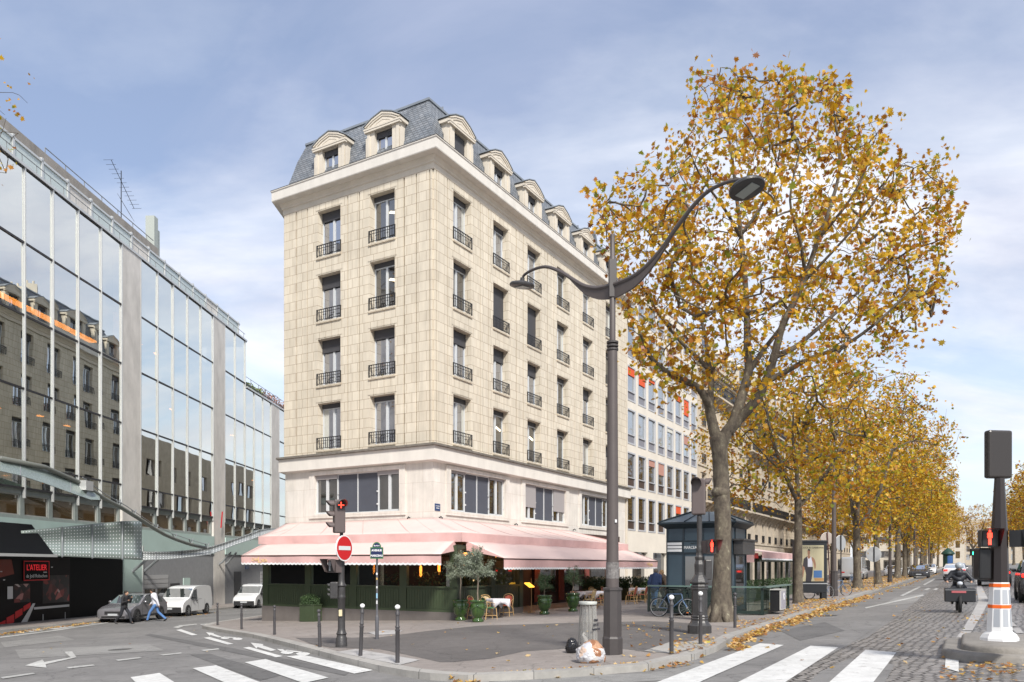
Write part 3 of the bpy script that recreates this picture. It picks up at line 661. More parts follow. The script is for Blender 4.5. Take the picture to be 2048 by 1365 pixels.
# white office building, narrow windows over grey spandrels, some orange blinds
orange = mat('orange_blind', (.62, .085, .02), .7); pinkb = mat('faded_blind', (.42, .22, .17), .8); spg = mat('grey_spandrel', (.20, .20, .225), .5); spb = mat('brown_spandrel', (.055, .032, .022), .4)
render_w = mat('white_render', (.64, .595, .52), .9, var=.07, vscale=.6)
pane_l = glass_mat('window_pane_bright', (.9, .95, 1.), (.16, .17, .17), .35, .03)
def office_win(w, h, sp, bm, bh, pm):
    mb = MB(); y = .02; s = .62
    mb.box(-.05, .06, -.03, y + .1, -.05, h + .05); mb.box(w - .06, w + .05, -.03, y + .1, -.05, h + .05); mb.box(.06, w - .06, -.03, y + .1, -.05, .06); mb.box(.06, w - .06, -.03, y + .1, h - .06, h + .05); mb.box(.06, w - .06, -.01, y + .1, s, s + .06)
    fr = mb.build('window', mat('light_grey_frame', (.42, .43, .45), .5))
    mb = MB(); mb.box(.06, w - .06, y + .07, y + .08, s + .06, h - .06); mb.build('pane', pm, fr)
    mb = MB(); mb.box(.06, w - .06, y + .05, y + .08, .06, s); mb.build('spandrel_panel', sp, fr)
    if bm: mb = MB(); mb.box(.07, w - .07, y + .0, y + .03, h - .06 - bh, h - .06); mb.build('blind', bm, fr)
    return tree_of(fr)
ow_c = {}
bl_map = {(0, 3): (orange, .55), (1, 3): (orange, .85), (2, 3): (orange, .2), (5, 3): (orange, .45), (6, 3): (orange, 1.3), (6, 2): (pinkb, .7), (2, 1): (pinkb, .45), (3, 1): (pinkb, .9), (5, 0): (orange, .6), (1, 4): (pinkb, 1.6), (4, 4): (pinkb, .8), (5, 4): (curtain, .9), (6, 4): (curtain, .8), (7, 4): (curtain, 1.6), (4, 2): (curtain, .3), (0, 5): (orange, .3)}
def ow(i, j, w, h):
    q = bl_map.get((i, j)); key = (j < 2, q[0].name if q else None, q[1] if q else 0)
    if key not in ow_c: ow_c[key] = office_win(w, h, spb if j < 2 else spg, q[0] if q else None, q[1] if q else 0, pane_d if j < 2 else pane_l)
    return ow_c[key]
orow = [(1.1 + 3.08 * k, 1.1 + 3.08 * k + 2.42) for k in range(1, 7)]
OL = 16.9
def opar(mb, L, H, xs): mb.box(-.0, L, -.08, .0, H - .35, H + .12)
OB, oxs = make_block('office_building', 'white rendered office building with narrow window strips and a few orange blinds', P(22.86, 0), TH, OL, 12, -1.2, 21.6, orow, 8, 1.52, render_w, ow, margin=.32, ground=[(1.3, 4.4, -.6, 2.6), (5.6, 8.8, -.6, 2.6), (10, 13.5, -.6, 2.6)], extra=opar)
for t in ow_c.values(): drop(t)
mb = MB(); mb.box(1, OL - 1, 2.5, 11, 21.6, 24.2); mb.build('penthouse', zinc, OB)
mb = MB()
for k in range(12): mb.box(.3 + k * 1.45, .33 + k * 1.45, .3, .33, 21.7, 22.7)
mb.box(.3, OL - .3, .3, .34, 22.66, 22.7); mb.build('roof_railing', framed, OB)
mb = MB(); mb.box(0, .12, -.12, 0, -1, 21); mb.build('downpipe', stone2, OB)

hs1 = mat('haussmann_stone', (.50, .43, .335), .9, var=.14, vscale=1.5, bump=.2, bscale=6)
hs2 = brick_mat('haussmann_ashlar', (.50, .43, .33), (.56, .485, .38), (.33, .27, .2), 1.1, .42, ms=.02, stain=.2, bump=.4)
hs3 = mat('haussmann_stone_grey', (.44, .385, .31), .9, var=.16, vscale=1.2, bump=.2, bscale=6)
def hausswin(w, h, lace=True):
    mb = MB(); y = .22
    for q in ((0, .07, 0, h), (w - .07, w, 0, h), (w / 2 - .05, w / 2 + .05, 0, h), (0, w, h - .08, h), (0, w, .0, .3)): mb.box(q[0], q[1], y, y + .06, q[2], q[3])
    for k in (1, 2): mb.box(.07, w - .07, y + .01, y + .05, .3 + k * (h - .4) / 3, .34 + k * (h - .4) / 3)
    fr = mb.build('window', mat('white_window_paint', (.5, .48, .44), .6))
    mb = MB(); mb.box(.05, w - .05, y + .03, y + .04, .2, h - .05); mb.build('pane', pane, fr)
    mb = MB()
    for k in range(9): mb.box(w * k / 8 - .014, w * k / 8 + .014, -.1, -.07, .05, .85)
    mb.box(-.03, w + .03, -.11, -.06, .83, .87); mb.box(-.03, w + .03, -.1, -.07, .06, .1); mb.box(-.03, w + .03, -.1, -.07, .45, .5)
    mb.build('balcony_railing', iron, fr)
    return tree_of(fr)
def hauss(name, label, a0, a1, H, stonem, ncol, fl, first=.9, seed=1, ww=1.25, balc=(1, 4), proj=0.):
    L = a1 - a0; rr = random.Random(seed)
    rows = [(first + 3.35 * k, first + 3.35 * k + 2.35) for k in range(1, fl)]
    def ex(mb, L, H, xs):
        for k in range(1, fl):
            z = first + 3.35 * k - .18; mb.box(0, L, -.1, 0, z - .1, z + .08)
        for z in [rows[i][0] - .2 for i in balc if i < len(rows)]:
            mb.box(.3, L - .3, -.85, 0, z - .12, z + .06)
            for x in xs:
                for q in (x - .25, x + ww + .05):
                    mb.extr([(q, 0, z - 1.0), (q, -.18, z - .95), (q, -.3, z - .6), (q, -.7, z - .3), (q, -.78, z - .12), (q, 0, z - .12)], (.2, 0, 0))
        for i, x in enumerate(xs):
            for z0, z1 in rows:
                mb.box(x - .22, x, -.07, 0, z0, z1 + .15); mb.box(x + ww, x + ww + .22, -.07, 0, z0, z1 + .15); mb.box(x - .28, x + ww + .28, -.16, 0, z1 + .12, z1 + .3)
            if i: mb.box(x - (xs[1] - xs[0] - ww) / 2 - .22, x - (xs[1] - xs[0] - ww) / 2 + .22, -.12, 0, rows[0][1], H - .9)
        mb.box(-.0, L, -.25, 0, H - .9, H - .7); mb.box(0, L, -.7, 0, H - .35, H + .05)
        for k in range(int(L / .7)): mb.box(.2 + k * .7, .5 + k * .7, -.55, 0, H - .65, H - .35)
    t = hausswin(ww, 2.35)
    root, xs = make_block(name, label, P(a0, 0 - proj), TH, L - .05, 12, -1.2, H, rows, ncol, ww, stonem, lambda i, j, w, h: t, ground=[(.8 + k * (L - 1) / 4, .8 + k * (L - 1) / 4 + (L - 1) / 4 - .9, -.3, 2.9) for k in range(4)], extra=ex)
    drop(t)
    fp = [(0, 0), (L - .05, 0), (L - .05, 12), (0, 12)]
    mb = MB(); mb.loft([[(x, y, z) for x, y in offset_poly(fp, o)] for o, z in ((-.02, H + .05), (.5, H + 1.6), (1.2, H + 3.1), (3, H + 3.8))]); mb.build('mansard_roof', slate, root)
    for i in [j for j in balc if j < len(rows)]:
        mb = MB(); z = rows[i][0] - .12
        for k in range(int((L - .7) / .16)): mb.box(.35 + k * .16, .372 + k * .16, -.82, -.79, z, z + .95)
        mb.box(.3, L - .35, -.84, -.77, z + .93, z + .98); mb.box(.3, L - .35, -.82, -.79, z + .06, z + .1); mb.box(.3, L - .35, -.815, -.8, z + .35, z + .55)
        mb.build('long_balcony_railing', iron, root)
    for i, x in enumerate(xs):
        mb = MB(); mb.box(x, x + ww, .0, .9, H + .2, H + 2.2)
        mb.extr([(x - .15, -.1, H + 2.2), (x + ww / 2, -.1, H + 2.75), (x + ww + .15, -.1, H + 2.2)], (0, 1.2, 0)); dd_ = mb.build('dormer', stone2, root)
        MB().box(x + .2, x + ww - .2, -.03, .0, H + .4, H + 2.0).build('pane', pane_d, dd_)
    return root
hauss('apartment_building', 'buff stone apartment house with arched balconies next to the white office building', 39.85, 56.7, 20.2, hs1, 5, 6, seed=2)
hauss('apartment_building', 'ornate stone apartment house with deep bracketed cornice behind the metro kiosk', 56.8, 77.4, 20.8, hs3, 6, 6, seed=3, balc=(1, 3, 4))
hauss('apartment_building', 'ashlar apartment house with scrolled brackets under long iron balconies behind the advertising panel', 77.5, 108, 21.2, hs2, 9, 6, seed=4, balc=(0, 1, 4))
hauss('apartment_building', 'far stone apartment house ending the old row beside the plane trees', 108.1, 145, 20.8, hs1, 10, 6, seed=5, balc=(1, 4))
# far modern and old houses seen end on
wfar = mat('far_cream_wall', (.62, .56, .46), .9, var=.06)
fw = None
def strip_win(w, h):
    mb = MB(); mb.box(0, w, .2, .25, 0, h); o = mb.build('window', pane); return tree_of(o)
t1 = strip_win(3.2, 1.5)
Q = P(183, 4); make_block('modern_building', 'far white modern building with broad dark window bands beyond the stone row', Q, TH - pi / 2, 13, 30, 0, 20, [(3.6 * k, 3.6 * k + 1.6) for k in (1, 2, 3, 4, 5)], 3, 3.2, wfar, lambda i, j, w, h: t1, ground=[(1.5, 4, .2, 3), (7, 11, .2, 3)])
t2 = strip_win(1.2, 2.2)
Q = P(250, 4); make_block('apartment_building', 'farthest cream apartment house at the end of the avenue behind the trunks', Q, TH - pi / 2, 24, 30, 0, 20, [(.6 + 3.3 * k, .6 + 3.3 * k + 2.2) for k in (1, 2, 3, 4, 5)], 7, 1.2, stone2, lambda i, j, w, h: t2)
Q = P(330, -8); make_block('apartment_building', 'pale house closing the avenue in the distance', Q, TH - pi / 2, 60, 20, 0, 20, [(.6 + 3.3 * k, .6 + 3.3 * k + 2.2) for k in (1, 2, 3, 4)], 16, 1.2, hs1, lambda i, j, w, h: t2)
# house on the side street behind the corner building, seen in the glass facade
Q = Vector((CX, CY, 0)); A3 = P(0, AB) + Vector((.0251, 1, 0)) * 33.05
O2 = A3 + Vector((.0251, 1, 0)) * 34
make_block('side_street_house', 'plain low stone house on the side street mirrored in the glass facade', O2, radians(-91.44), 34, 10, -3.5, 14.5, [(1.1 + 3.2 * k, 1.1 + 3.2 * k + 1.7) for k in (0, 1, 2, 3)], 8, 2.0, hs1, lambda i, j, w, h: t2)
drop(t1); drop(t2)
for t in wp.values(): drop(t)
drop(rail_t)

# ================================================================ the glass office building on the left
SX = XF + .0251 * 34.4; RZ3 = radians(88.56); M = 2.31
GB = thing('glass_office_building', 'long glass-fronted office building with concrete piers and a mint fascia on the left', 'building', (SX, 34.4, 0), RZ3)
conc = mat('pale_concrete', (.66, .63, .585), .9, var=.16, vscale=1.1, bump=.25, bscale=10, stretch=(1, 1, .45))
conc_d = mat('weathered_concrete', (.30, .275, .245), .9, var=.22, vscale=1.3, stretch=(1, 1, .4))
alu = mat('aluminium_fin', (.56, .57, .56), .35, metal=.3, var=.05)
fr_dark = mat('dark_transom', (.035, .033, .035), .5)
mirror = glass_mat('mirror_glazing', (.97, .985, .93), (.46, .38, .26), .76, .006, wob=.006, wscale=.45, see=1)
mint = mat('mint_glass_panel', (.47, .60, .56), .25, var=.05, vscale=.8)
gwall = mat('grey_plaster', (.26, .265, .275), .85, var=.08)
ROWS = [5.5, 6.65, 10.5, 14.2, 17.85, 21.6]
PIERS = [13.87 * k for k in range(-2, 6)]; TOP2 = 35.0; SEND = 74.
zt = lambda s: 21.6 if s < TOP2 else 17.5
for p in PIERS: MB().box(p + .02, p + M - .02, -.05, .54, -3.2, zt(p) + (.15 if p < TOP2 else .1)).build('pier', conc, GB)
mb = MB()
mb.box(-27, SEND, .55, .6, -3.2, 4.0)
mb.box(-27, 0, -.02, .55, -3.2, 21.6)
mb.box(SEND, SEND + .5, 0, 14, -3.2, 17.5); mb.box(-27, SEND, 13.8, 14, -3.2, 17.5); mb.box(-27, -26.7, 0, 14, -3.2, 21.6)
mb.build('pier_wall', conc, GB)
mb = MB()
for z in ROWS[1:] + [4.0]:
    e = TOP2 if z > 17.86 else SEND
    mb.box(-27, e, .35, 13, z - .45, z - .12)
mb.box(-27, TOP2, .2, 13.5, 21.45, 21.7); mb.box(TOP2, SEND, .2, 13.5, 17.3, 17.55)
mb.box(-27, SEND, 4.2, 4.4, 4.0, 17.4); mb.box(-27, TOP2, 4.2, 4.4, 17.4, 21.4)
mb.build('floor_slab', mat('dark_interior', (.06, .045, .03), .9), GB)
k = 0; rg = random.Random(3)
for bay in (0, 1, 2, 3):
    for c in range(5):
        s0 = 13.87 * bay + M * (c + 1); s1 = s0 + M
        rows = ROWS if s0 < TOP2 - .5 else ROWS[:-2] + [17.5]
        for z0, z1 in zip(rows, rows[1:]):
            hw, hh = M / 2 - .02, (z1 - z0) / 2 - .03; mb = MB(); mb.poly([(-hw, 0, -hh), (hw, 0, -hh), (hw, 0, hh), (-hw, 0, hh)])
            o = mb.build('glass_panel', mirror, GB, loc=((s0 + s1) / 2, .02, (z0 + z1) / 2))
            o.rotation_euler = (radians(rg.uniform(-.45, .45)), 0, radians(rg.uniform(-.6, .6)))
fin = MB(); fin.box(-.035, .035, -.07, .04, 0, 1); fin.box(-.08, -.035, -.01, .04, 0, 1); fin.box(.035, .08, -.01, .04, 0, 1)
fp_ = fin.build('mullion', alu)
ft = tree_of(fp_)
for bay in range(0, 4):
    for c in range(1, 7):
        s0 = 13.87 * bay + M * c
        if s0 > 62: continue
        z0 = 5.0 if c in (2, 3, 4, 5) else 5.2; z1 = (21.75 if s0 < TOP2 + .3 else 17.65)
        q = dup(ft, GB, (s0, 0, z0), 0); q.scale = (1, 1, z1 - z0)
drop(ft)
for bay in range(0, 4):
    a = 13.87 * bay + M; b = a + 5 * M
    mb = MB()
    for z in ROWS[:-1] + [zt(a + 1)]:
        if z > zt(a + 1) + .5: continue
        mb.box(a, b if z < 18 else min(b, TOP2), -.03, .035, z - .05, z + .05)
    mb.build('transom', fr_dark, GB)
mb = MB(); mb.box(-27, TOP2, -.1, .35, 21.62, 21.76); mb.box(TOP2, SEND, -.1, .35, 17.52, 17.66); mb.build('coping', alu, GB)
# ribbon of small windows above the fascia
for bay in range(-1, 4):
    mb = MB(); a = 13.87 * bay + M; b = a + 5 * M
    hl = [(M * c + .16, M * c + M - .16, 4.12, 5.2) for c in range(5)]
    wall_faces(mb, (a, .1, 0), (1, 0, 0), (0, -1, 0), 5 * M, 3.95, 5.47, hl, .2)
    mb.build('ribbon_wall', mat('grey_ribbon', (.27, .30, .285), .6, var=.1), GB)
pr = MB(); w = M - .32; 
for q in ((0, .07, 0, 1.08), (w - .07, w, 0, 1.08), (.07, w - .07, 0, .07), (.07, w - .07, 1.01, 1.08)): pr.box(q[0], q[1], .05, .14, q[2], q[3])
ro = pr.build('ribbon_window', mat('ribbon_frame', (.36, .37, .35), .5)); pr = MB(); pr.box(.05, w - .05, .1, .11, .05, 1.05); pr.build('pane', glass_mat('ribbon_pane', (.8, .82, .8), (.10, .062, .03), .16, .03), ro)
rt = tree_of(ro)
for bay in range(0, 4):
    for c in range(5): dup(rt, GB, (13.87 * bay + M + M * c + .16, .1, 4.12), 0)
drop(rt)
for p in (0, 13.87, 27.74, 41.61):
    mb = MB(); mb.box(p + M, p + 6 * M, -.12, .3, 2.55, 3.95); mb.build('mint_fascia', mint, GB)
# warm lights inside
MB().box(2.8, 13.4, 1.3, 1.75, 15.35, 15.45).build('interior_light', lampi, GB)
for s, y, z in ((4, 2, 9.9), (6.2, 2.5, 9.9), (9, 2, 10.0), (11.5, 2, 9.9), (5, 1.2, 6.2), (8.7, 1.5, 6.2), (20, 2, 17.2), (22.5, 2, 17.2), (25, 2, 13.6), (17.5, 2, 13.6), (34, 2, 13.6), (37, 2, 13.6), (41, 1.5, 9.9), (18, 1.5, 9.9)): MB().box(s, s + .35, y, y + .25, z, z + .04).build('interior_light', lampi, GB)
# ground floor
def gbox(name, m, *q, par=GB, **k): mb = MB(); mb.box(*q); return mb.build(name, m, par, **k)
gbox('mint_pier_panel', mint, 13.72, 16.2, -.12, -.05, -.1, 2.9)
gbox('white_pier_panel', mat('milk_white_panel', (.6, .63, .62), .5), 13.72, 16.2, -.12, -.05, -2.9, -.13)
gbox('pier_frame', alu, 13.6, 13.72, -.16, -.05, -2.9, 2.9); gbox('pier_frame', alu, 16.2, 16.3, -.16, -.05, -2.9, 2.9)
gbox('ground_wall', gwall, 16.3, 27.74, -.04, .5, -3.2, 2.55); gbox('ground_wall', gwall, 30.1, 60, -.04, .5, -3.2, 2.55)
mb = MB()
for z in range(11): mb.box(16.45, 19.9, -.09, -.05, -2.3 + z * .3, -2.03 + z * .3)
gd = mb.build('garage_door', mat('garage_grey', (.42, .42, .425), .6), GB); mb = MB(); mb.box(16.6, 18.0, -.11, -.095, -.55, .05); mb.box(18.3, 19.7, -.11, -.095, -.55, .05); mb.build('garage_window', pane_d, gd)
gbox('door_opening', fr_dark, 20.3, 21.7, -.08, -.04, -2.2, .35); gbox('small_window', mint, 22.3, 23.4, -.09, -.04, -.4, .7)
gbox('door', fr_dark, 32.0, 33.6, -.08, -.04, -2.6, 1.1); gbox('door', mat('grey_door', (.24, .245, .26), .6), 34.2, 37.0, -.1, -.04, -2.6, .0)
mb = MB()
for z in range(10): mb.box(38.5, 42.8, -.1, -.05, -2.2 + z * .33, -1.9 + z * .33)
mb.build('garage_door', mat('garage_grey', (.42, .42, .425), .6), GB)
gbox('street_name_plate', mat('enamel_blue', (.02, .045, .16), .3), 34.6, 35.5, -.09, -.04, 1.3, 1.65)
# hoarding with the picture of a bar
HO = thing('shop_hoarding', 'black shop hoarding with a red-lit bar photograph in front of the glass building', 'hoarding', (SX, 34.4, 0), RZ3)
blk = mat('matt_black_panel', (.003, .003, .0035), .6, spec=.15)
mb = MB(); mb.box(-14, 13.5, -.28, -.15, -2.75, 2.5); mb.build('board', blk, HO)
picm = bpy.data.materials.new('bar_photograph'); picm.use_nodes = True; t = picm.node_tree; b = t.nodes['Principled BSDF']; b.inputs['Roughness'].default_value = .35
c = N('ShaderNodeTexCoord', t); v = N('ShaderNodeTexVoronoi', t); v.inputs['Scale'].default_value = 3.0; t.links.new(c.outputs['Object'], v.inputs['Vector'])
rp = N('ShaderNodeValToRGB', t); el = rp.color_ramp.elements; el[0].position = 0; el[0].color = (.01, .006, .006, 1); el[1].position = 1; el[1].color = (.45, .42, .4, 1)
for p, col in ((.52, (.012, .007, .007, 1)), (.62, (.05, .008, .006, 1)), (.78, (.022, .02, .02, 1)), (.9, (.28, .03, .02, 1))): e = el.new(p); e.color = col
sx_ = N('ShaderNodeSeparateColor', t); t.links.new(v.outputs['Color'], sx_.inputs[0]); t.links.new(sx_.outputs[0], rp.inputs[0]); t.links.new(rp.outputs[0], b.inputs['Base Color'])
darkp = mat('picture_dark', (.006, .004, .004), .5, spec=.2); redp = mat('picture_red', (.5, .012, .015), .4); whp = mat('picture_white', (.5, .5, .5), .5); warmp = mat('picture_warm', (.16, .022, .01), .4)
mb = MB(); mb.box(-4, 8.0, -.3, -.28, -2.15, 2.05); PH = mb.build('bar_photograph', darkp, HO)
mb = MB(); mb.box(5.6, 7.9, -.306, -.3, -.35, 1.1); mb.box(3.4, 4.6, -.306, -.3, -.2, .7); mb.build('picture_bottles', picm, PH)
mb = MB(); mb.poly([(-1, -.31, 1.9), (3.2, -.31, 1.9), (3.4, -.31, 1.2), (1.5, -.31, .9), (-1, -.31, .6)]); mb.build('picture_glow', warmp, PH)
mb = MB()
for k in range(5): x = 1.6 + k * .62; s = 1 - k * .14; mb.poly([(x, -.312, -2.0 + k * .33), (x + .55, -.312, -1.8 + k * .33), (x + .55, -.312, -1.8 + k * .33 + .55 * s), (x, -.312, -2.0 + k * .33 + .62 * s)])
mb.build('picture_seats', redp, PH)
mb = MB(); mb.poly([(3.2, -.314, -1.9), (4.1, -.314, -1.6), (5.0, -.314, -.3), (4.8, -.314, -.3)]); mb.poly([(2.6, -.314, -1.9), (3.2, -.314, -1.9), (3.6, -.314, -1.5), (3.1, -.314, -1.5)])
for x in (4.9, 7.1): mb.poly([(x + .25 * cos(a), -.314, -1.6 + .22 * sin(a)) for a in [k * .6 for k in range(10)]])
for x in (5.6, 7.5): mb.box(x, x + .05, -.314, -.31, -1.7, -.9)
mb.box(4.9, 7.9, -.314, -.312, -.62, -.5); mb.box(2.9, 3.3, -.314, -.312, .0, .6); mb.box(1.7, 1.9, -.314, -.312, -.05, .6)
for x, z in ((2.0, 1.4), (2.4, 1.3), (1.6, 1.7), (2.6, .9), (6.3, 1.5), (1.9, .9)): mb.box(x, x + .14, -.314, -.312, z, z + .05)
mb.build('picture_plates', whp, PH)
SG = MB(); SG.box(4.05, 6.1, -.34, -.3, .85, 1.85); so = SG.build('sign_board', blk, HO)
mb = MB()
for q in ((4.05, 6.1, .85, .9), (4.05, 6.1, 1.8, 1.85), (4.05, 4.1, .9, 1.8), (6.05, 6.1, .9, 1.8)): mb.box(q[0], q[1], -.35, -.34, q[2], q[3])
mb.build('sign_border', redp, so)
text("L'ATELIER", .42, mat('sign_red', (.5, .02, .03), .4, emit=(1, .03, .04), estr=.25), so, (5.08, -.345, 1.5), (pi / 2, 0, 0), sx=.9)
text("de Joël Robuchon", .26, whp, so, (5.08, -.345, 1.08), (pi / 2, 0, 0), sx=.9)
text("étoile", .13, whp, so, (5.75, -.345, 1.27), (pi / 2, 0, 0))
# black box canopy over the hoarding
CB = thing('black_canopy', 'black angular shop canopy over the bar photograph at the far left', 'canopy', (SX, 34.4, 0), RZ3)
mb = MB(); mb.extr([(-8, -.3, 2.2), (-8, -2.4, 2.15), (-8, -1.3, 3.6), (-8, -.3, 3.6)], (11.2, 0, 0)); mb.build('hood', blk, CB)
mb = MB(); mb.box(-8, 3.4, -2.45, -2.35, 2.02, 2.15); mb.build('lower_rail', alu, CB)

# roof level
mb = MB(); mb.box(-27, 24.0, 2.6, 2.9, 24.5, 25.45); mb.box(-27, 24, 3, 13, 25.2, 25.4); mb.box(23.7, 24, 2.9, 13, 21.6, 25.45)
mb.build('penthouse_parapet', conc_d, GB)
mb = MB(); mb.box(-27, 24, 3.0, 3.1, 21.6, 24.5); mb.build('penthouse_window', glass_mat('penthouse_pane', (.8, .85, .9), (.22, .2, .19), .4, .05), GB)
mb = MB()
for k in range(-2, 11): mb.box(k * M + .0, k * M + .1, 2.85, 2.98, 21.7, 24.5)
mb.build('penthouse_post', alu, GB)
mb = MB()
for k in range(-2, 9):
    if k in (2, 3, 6): mb.box(k * M + .3, k * M + M, 2.8, 2.84, 23.2, 24.3)
mb.build('salmon_blind', mat('salmon_blind', (.52, .30, .24), .8), GB)
bal = mat('balustrade_glass', (.50, .57, .56), .12, var=.05)
for k in range(-2, 15):
    s = k * M + M; 
    if s + M > TOP2 + .1: break
    mb = MB(); mb.box(s + .1, s + M - .06, .62, .64, 21.7, 23.1); mb.build('balustrade_glass', conc if k in (3, 6, 11) else bal, GB)
mb = MB()
for k in range(-2, 15):
    s = k * M + M
    if s > TOP2 + .1: break
    mb.box(s - .04, s + .1, .55, .7, 21.7, 23.35)
mb.box(-3, TOP2, .55, .7, 23.1, 23.22)
mb.build('balustrade_post', alu, GB)
mb = MB()
for k in range(-2, 30):
    s = k * M * .5 + M
    if s > TOP2: break
    mb.box(s - .015, s + .015, .1, .13, 21.75, 22.3)
mb.tube([(-3, .115, 22.3), (TOP2, .115, 22.3)], .022, 6)
for s in range(int(TOP2), 62, 2): mb.box(s - .02, s + .02, .3, .34, 17.6, 18.7)
for z in (18.1, 18.7): mb.tube([(TOP2, .32, z), (61, .32, z)], .022, 6)
for s in range(24, 36, 2): mb.box(s - .02, s + .02, 2.7, 2.74, 23.0, 24.2)
mb.tube([(24, 2.72, 24.2), (35, 2.72, 24.2)], .025, 6); mb.tube([(11, 3, 26.1), (24, 3, 26.1)], .03, 6)
for s in range(11, 25, 2): mb.box(s - .02, s + .02, 2.98, 3.02, 25.4, 26.1)
mb.build('roof_railing', framed, GB)
mb = MB()
ax, ay = 21.3, 4.0
mb.tube([(ax, ay, 25.4), (ax, ay, 30.0)], .035, 6); mb.tube([(ax - 1.7, ay - .2, 29.9), (ax + 2.2, ay + .2, 28.3)], .02, 5); mb.tube([(ax - .2, ay, 28.0), (ax + 1.5, ay, 27.3)], .02, 5)
for k in range(12): q = k / 11; x = ax - 1.7 + 3.9 * q; z = 29.9 - 1.6 * q; mb.tube([(x, ay - .35, z), (x, ay + .35, z)], .012, 4)
for k in range(6): q = k / 5; x = ax - .2 + 1.7 * q; z = 28 - .7 * q; mb.tube([(x - .05, ay - .2, z - .3), (x + .05, ay + .2, z + .3)], .012, 4)
mb.build('aerial', iron, GB)
rv = mat('pale_green_metal', (.36, .39, .36), .6); MB().box(26.2, 26.8, 4.0, 4.7, 21.6, 29.0).build('roof_vent', rv, GB); MB().box(26.85, 27.3, 4.1, 4.7, 21.6, 28.2).build('roof_vent', rv, GB)

# perforated glass canopies hung in front of the first floor
def dots_mat(name, base, nu, nv, refl):
    m = bpy.data.materials.new(name); m.use_nodes = True; t = m.node_tree; b = t.nodes['Principled BSDF']; b.inputs['Roughness'].default_value = .3
    c = N('ShaderNodeTexCoord', t); mp_ = N('ShaderNodeMapping', t); mp_.inputs['Scale'].default_value = (nu, nv, 1); t.links.new(c.outputs['UV'], mp_.inputs[0])
    fr = N('ShaderNodeVectorMath', t, operation='FRACTION'); t.links.new(mp_.outputs[0], fr.inputs[0]); sb = N('ShaderNodeVectorMath', t, operation='SUBTRACT'); sb.inputs[1].default_value = (.5, .5, 0); t.links.new(fr.outputs[0], sb.inputs[0])
    le = N('ShaderNodeVectorMath', t, operation='LENGTH'); t.links.new(sb.outputs[0], le.inputs[0]); lt = N('ShaderNodeMath', t, operation='LESS_THAN'); lt.inputs[1].default_value = .19; t.links.new(le.outputs['Value'], lt.inputs[0])
    n = N('ShaderNodeTexNoise', t); n.inputs['Scale'].default_value = 3; t.links.new(c.outputs['Object'], n.inputs['Vector']); mr = N('ShaderNodeMapRange', t); mr.inputs[3].default_value = .75; mr.inputs[4].default_value = 1.25; t.links.new(n.outputs[0], mr.inputs[0])
    s = N('ShaderNodeVectorMath', t, operation='SCALE'); s.inputs[0].default_value = base; t.links.new(mr.outputs[0], s.inputs['Scale'])
    mx_ = N('ShaderNodeMixRGB', t); t.links.new(lt.outputs[0], mx_.inputs[0]); t.links.new(s.outputs[0], mx_.inputs[1]); mx_.inputs[2].default_value = (.85, .87, .88, 1); t.links.new(mx_.outputs[0], b.inputs['Base Color'])
    return m
dotA = dots_mat('dotted_canopy_glass', (.255, .31, .28), 40, 10, .2); dotB = dots_mat('dotted_band_glass', (.27, .29, .29), 56, 4, .2)
def canopy(name, label, pts, mdot, depthfn, parts):
    """pts: (u, v_top, v_bottom, X_top, X_bottom) -> curved sheet at its own distance from the facade"""
    root = thing(name, label, 'canopy', (XK, 45, 0)); V = []; UV = []
    tot = 0; rows = []
    n = 6
    for i, (u, vt, vb, xt, xb) in enumerate(pts):
        k = (1024 - u) / F; row = []
        for j in range(n + 1):
            q = j / n; X = xt + (xb - xt) * q - .35 * sin(pi * q) * depthfn; Y = -X / k
            row.append((X - XK, Y - 45, 1.6 + (HZ - (vt + (vb - vt) * q)) * Y / F))
        rows.append(row)
    mb = MB(); n1 = n + 1
    mb.add([p for r in rows for p in r], [(i * n1 + j, (i + 1) * n1 + j, (i + 1) * n1 + j + 1, i * n1 + j + 1) for i in range(len(rows) - 1) for j in range(n)])
    uvs = [(i / (len(rows) - 1), j / n) for i in range(len(rows)) for j in range(n1)]
    o = mb.build('dotted_glass', mdot, root, smooth=True, uvs=uvs); sm = o.modifiers.new('thick', 'SOLIDIFY'); sm.thickness = .03
    mb = MB()
    for i in parts: mb.tube([Vector(p) + Vector((.05, 0, 0)) for p in rows[i]], .05, 6)
    mb.build('canopy_rib', framed, root)
    return root, rows
ptsA = []
for k in range(13):
    q = k / 12; u = 42 + 241 * q; ptsA.append((u, 1062 - 20 * min(1, q * 1.15), 1110 + 10.5 * q, -22.9, -22.3))
ca, rowsA = canopy('dotted_glass_canopy', 'large grey glass canopy printed with rows of white dots over the black hoarding', ptsA, dotA, 1, (4, 7, 10))
mb = MB()
for u in (251, 274):
    k = (1024 - u) / F; Y = 24.6 / k; mb.tube([(-24.5 - XK, Y - 45, .8), (-24.3 - XK, Y - 45, 1.1), (-23.6 - XK, Y - 45, 1.7), (-23.0 - XK, Y - 45, 2.2)], .09, 8)
    mb.lathe([(.17, -.1), (.19, 0), (.17, .1)], (-24.5 - XK, Y - 45, .8), n=10)
mb.build('canopy_bracket', framed, ca, smooth='auto')
ptsB = [(284, 1103, 1121), (310, 1104, 1121), (336, 1103.5, 1120), (363, 1102, 1117), (390, 1099, 1114), (419, 1094, 1110), (447, 1086, 1100), (475, 1076, 1089), (500, 1067, 1081), (518, 1060, 1074), (532, 1058, 1068), (545, 1057, 1063), (560, 1057, 1060)]
ptsB = [(*p, -22.9, -22.6) for p in ptsB]
cb_, rowsB = canopy('dotted_glass_band', 'narrow wavy band of white-dotted glass along the side-street fascia', ptsB, dotB, .5, (1, 3, 5, 6, 8, 9))
mb = MB()
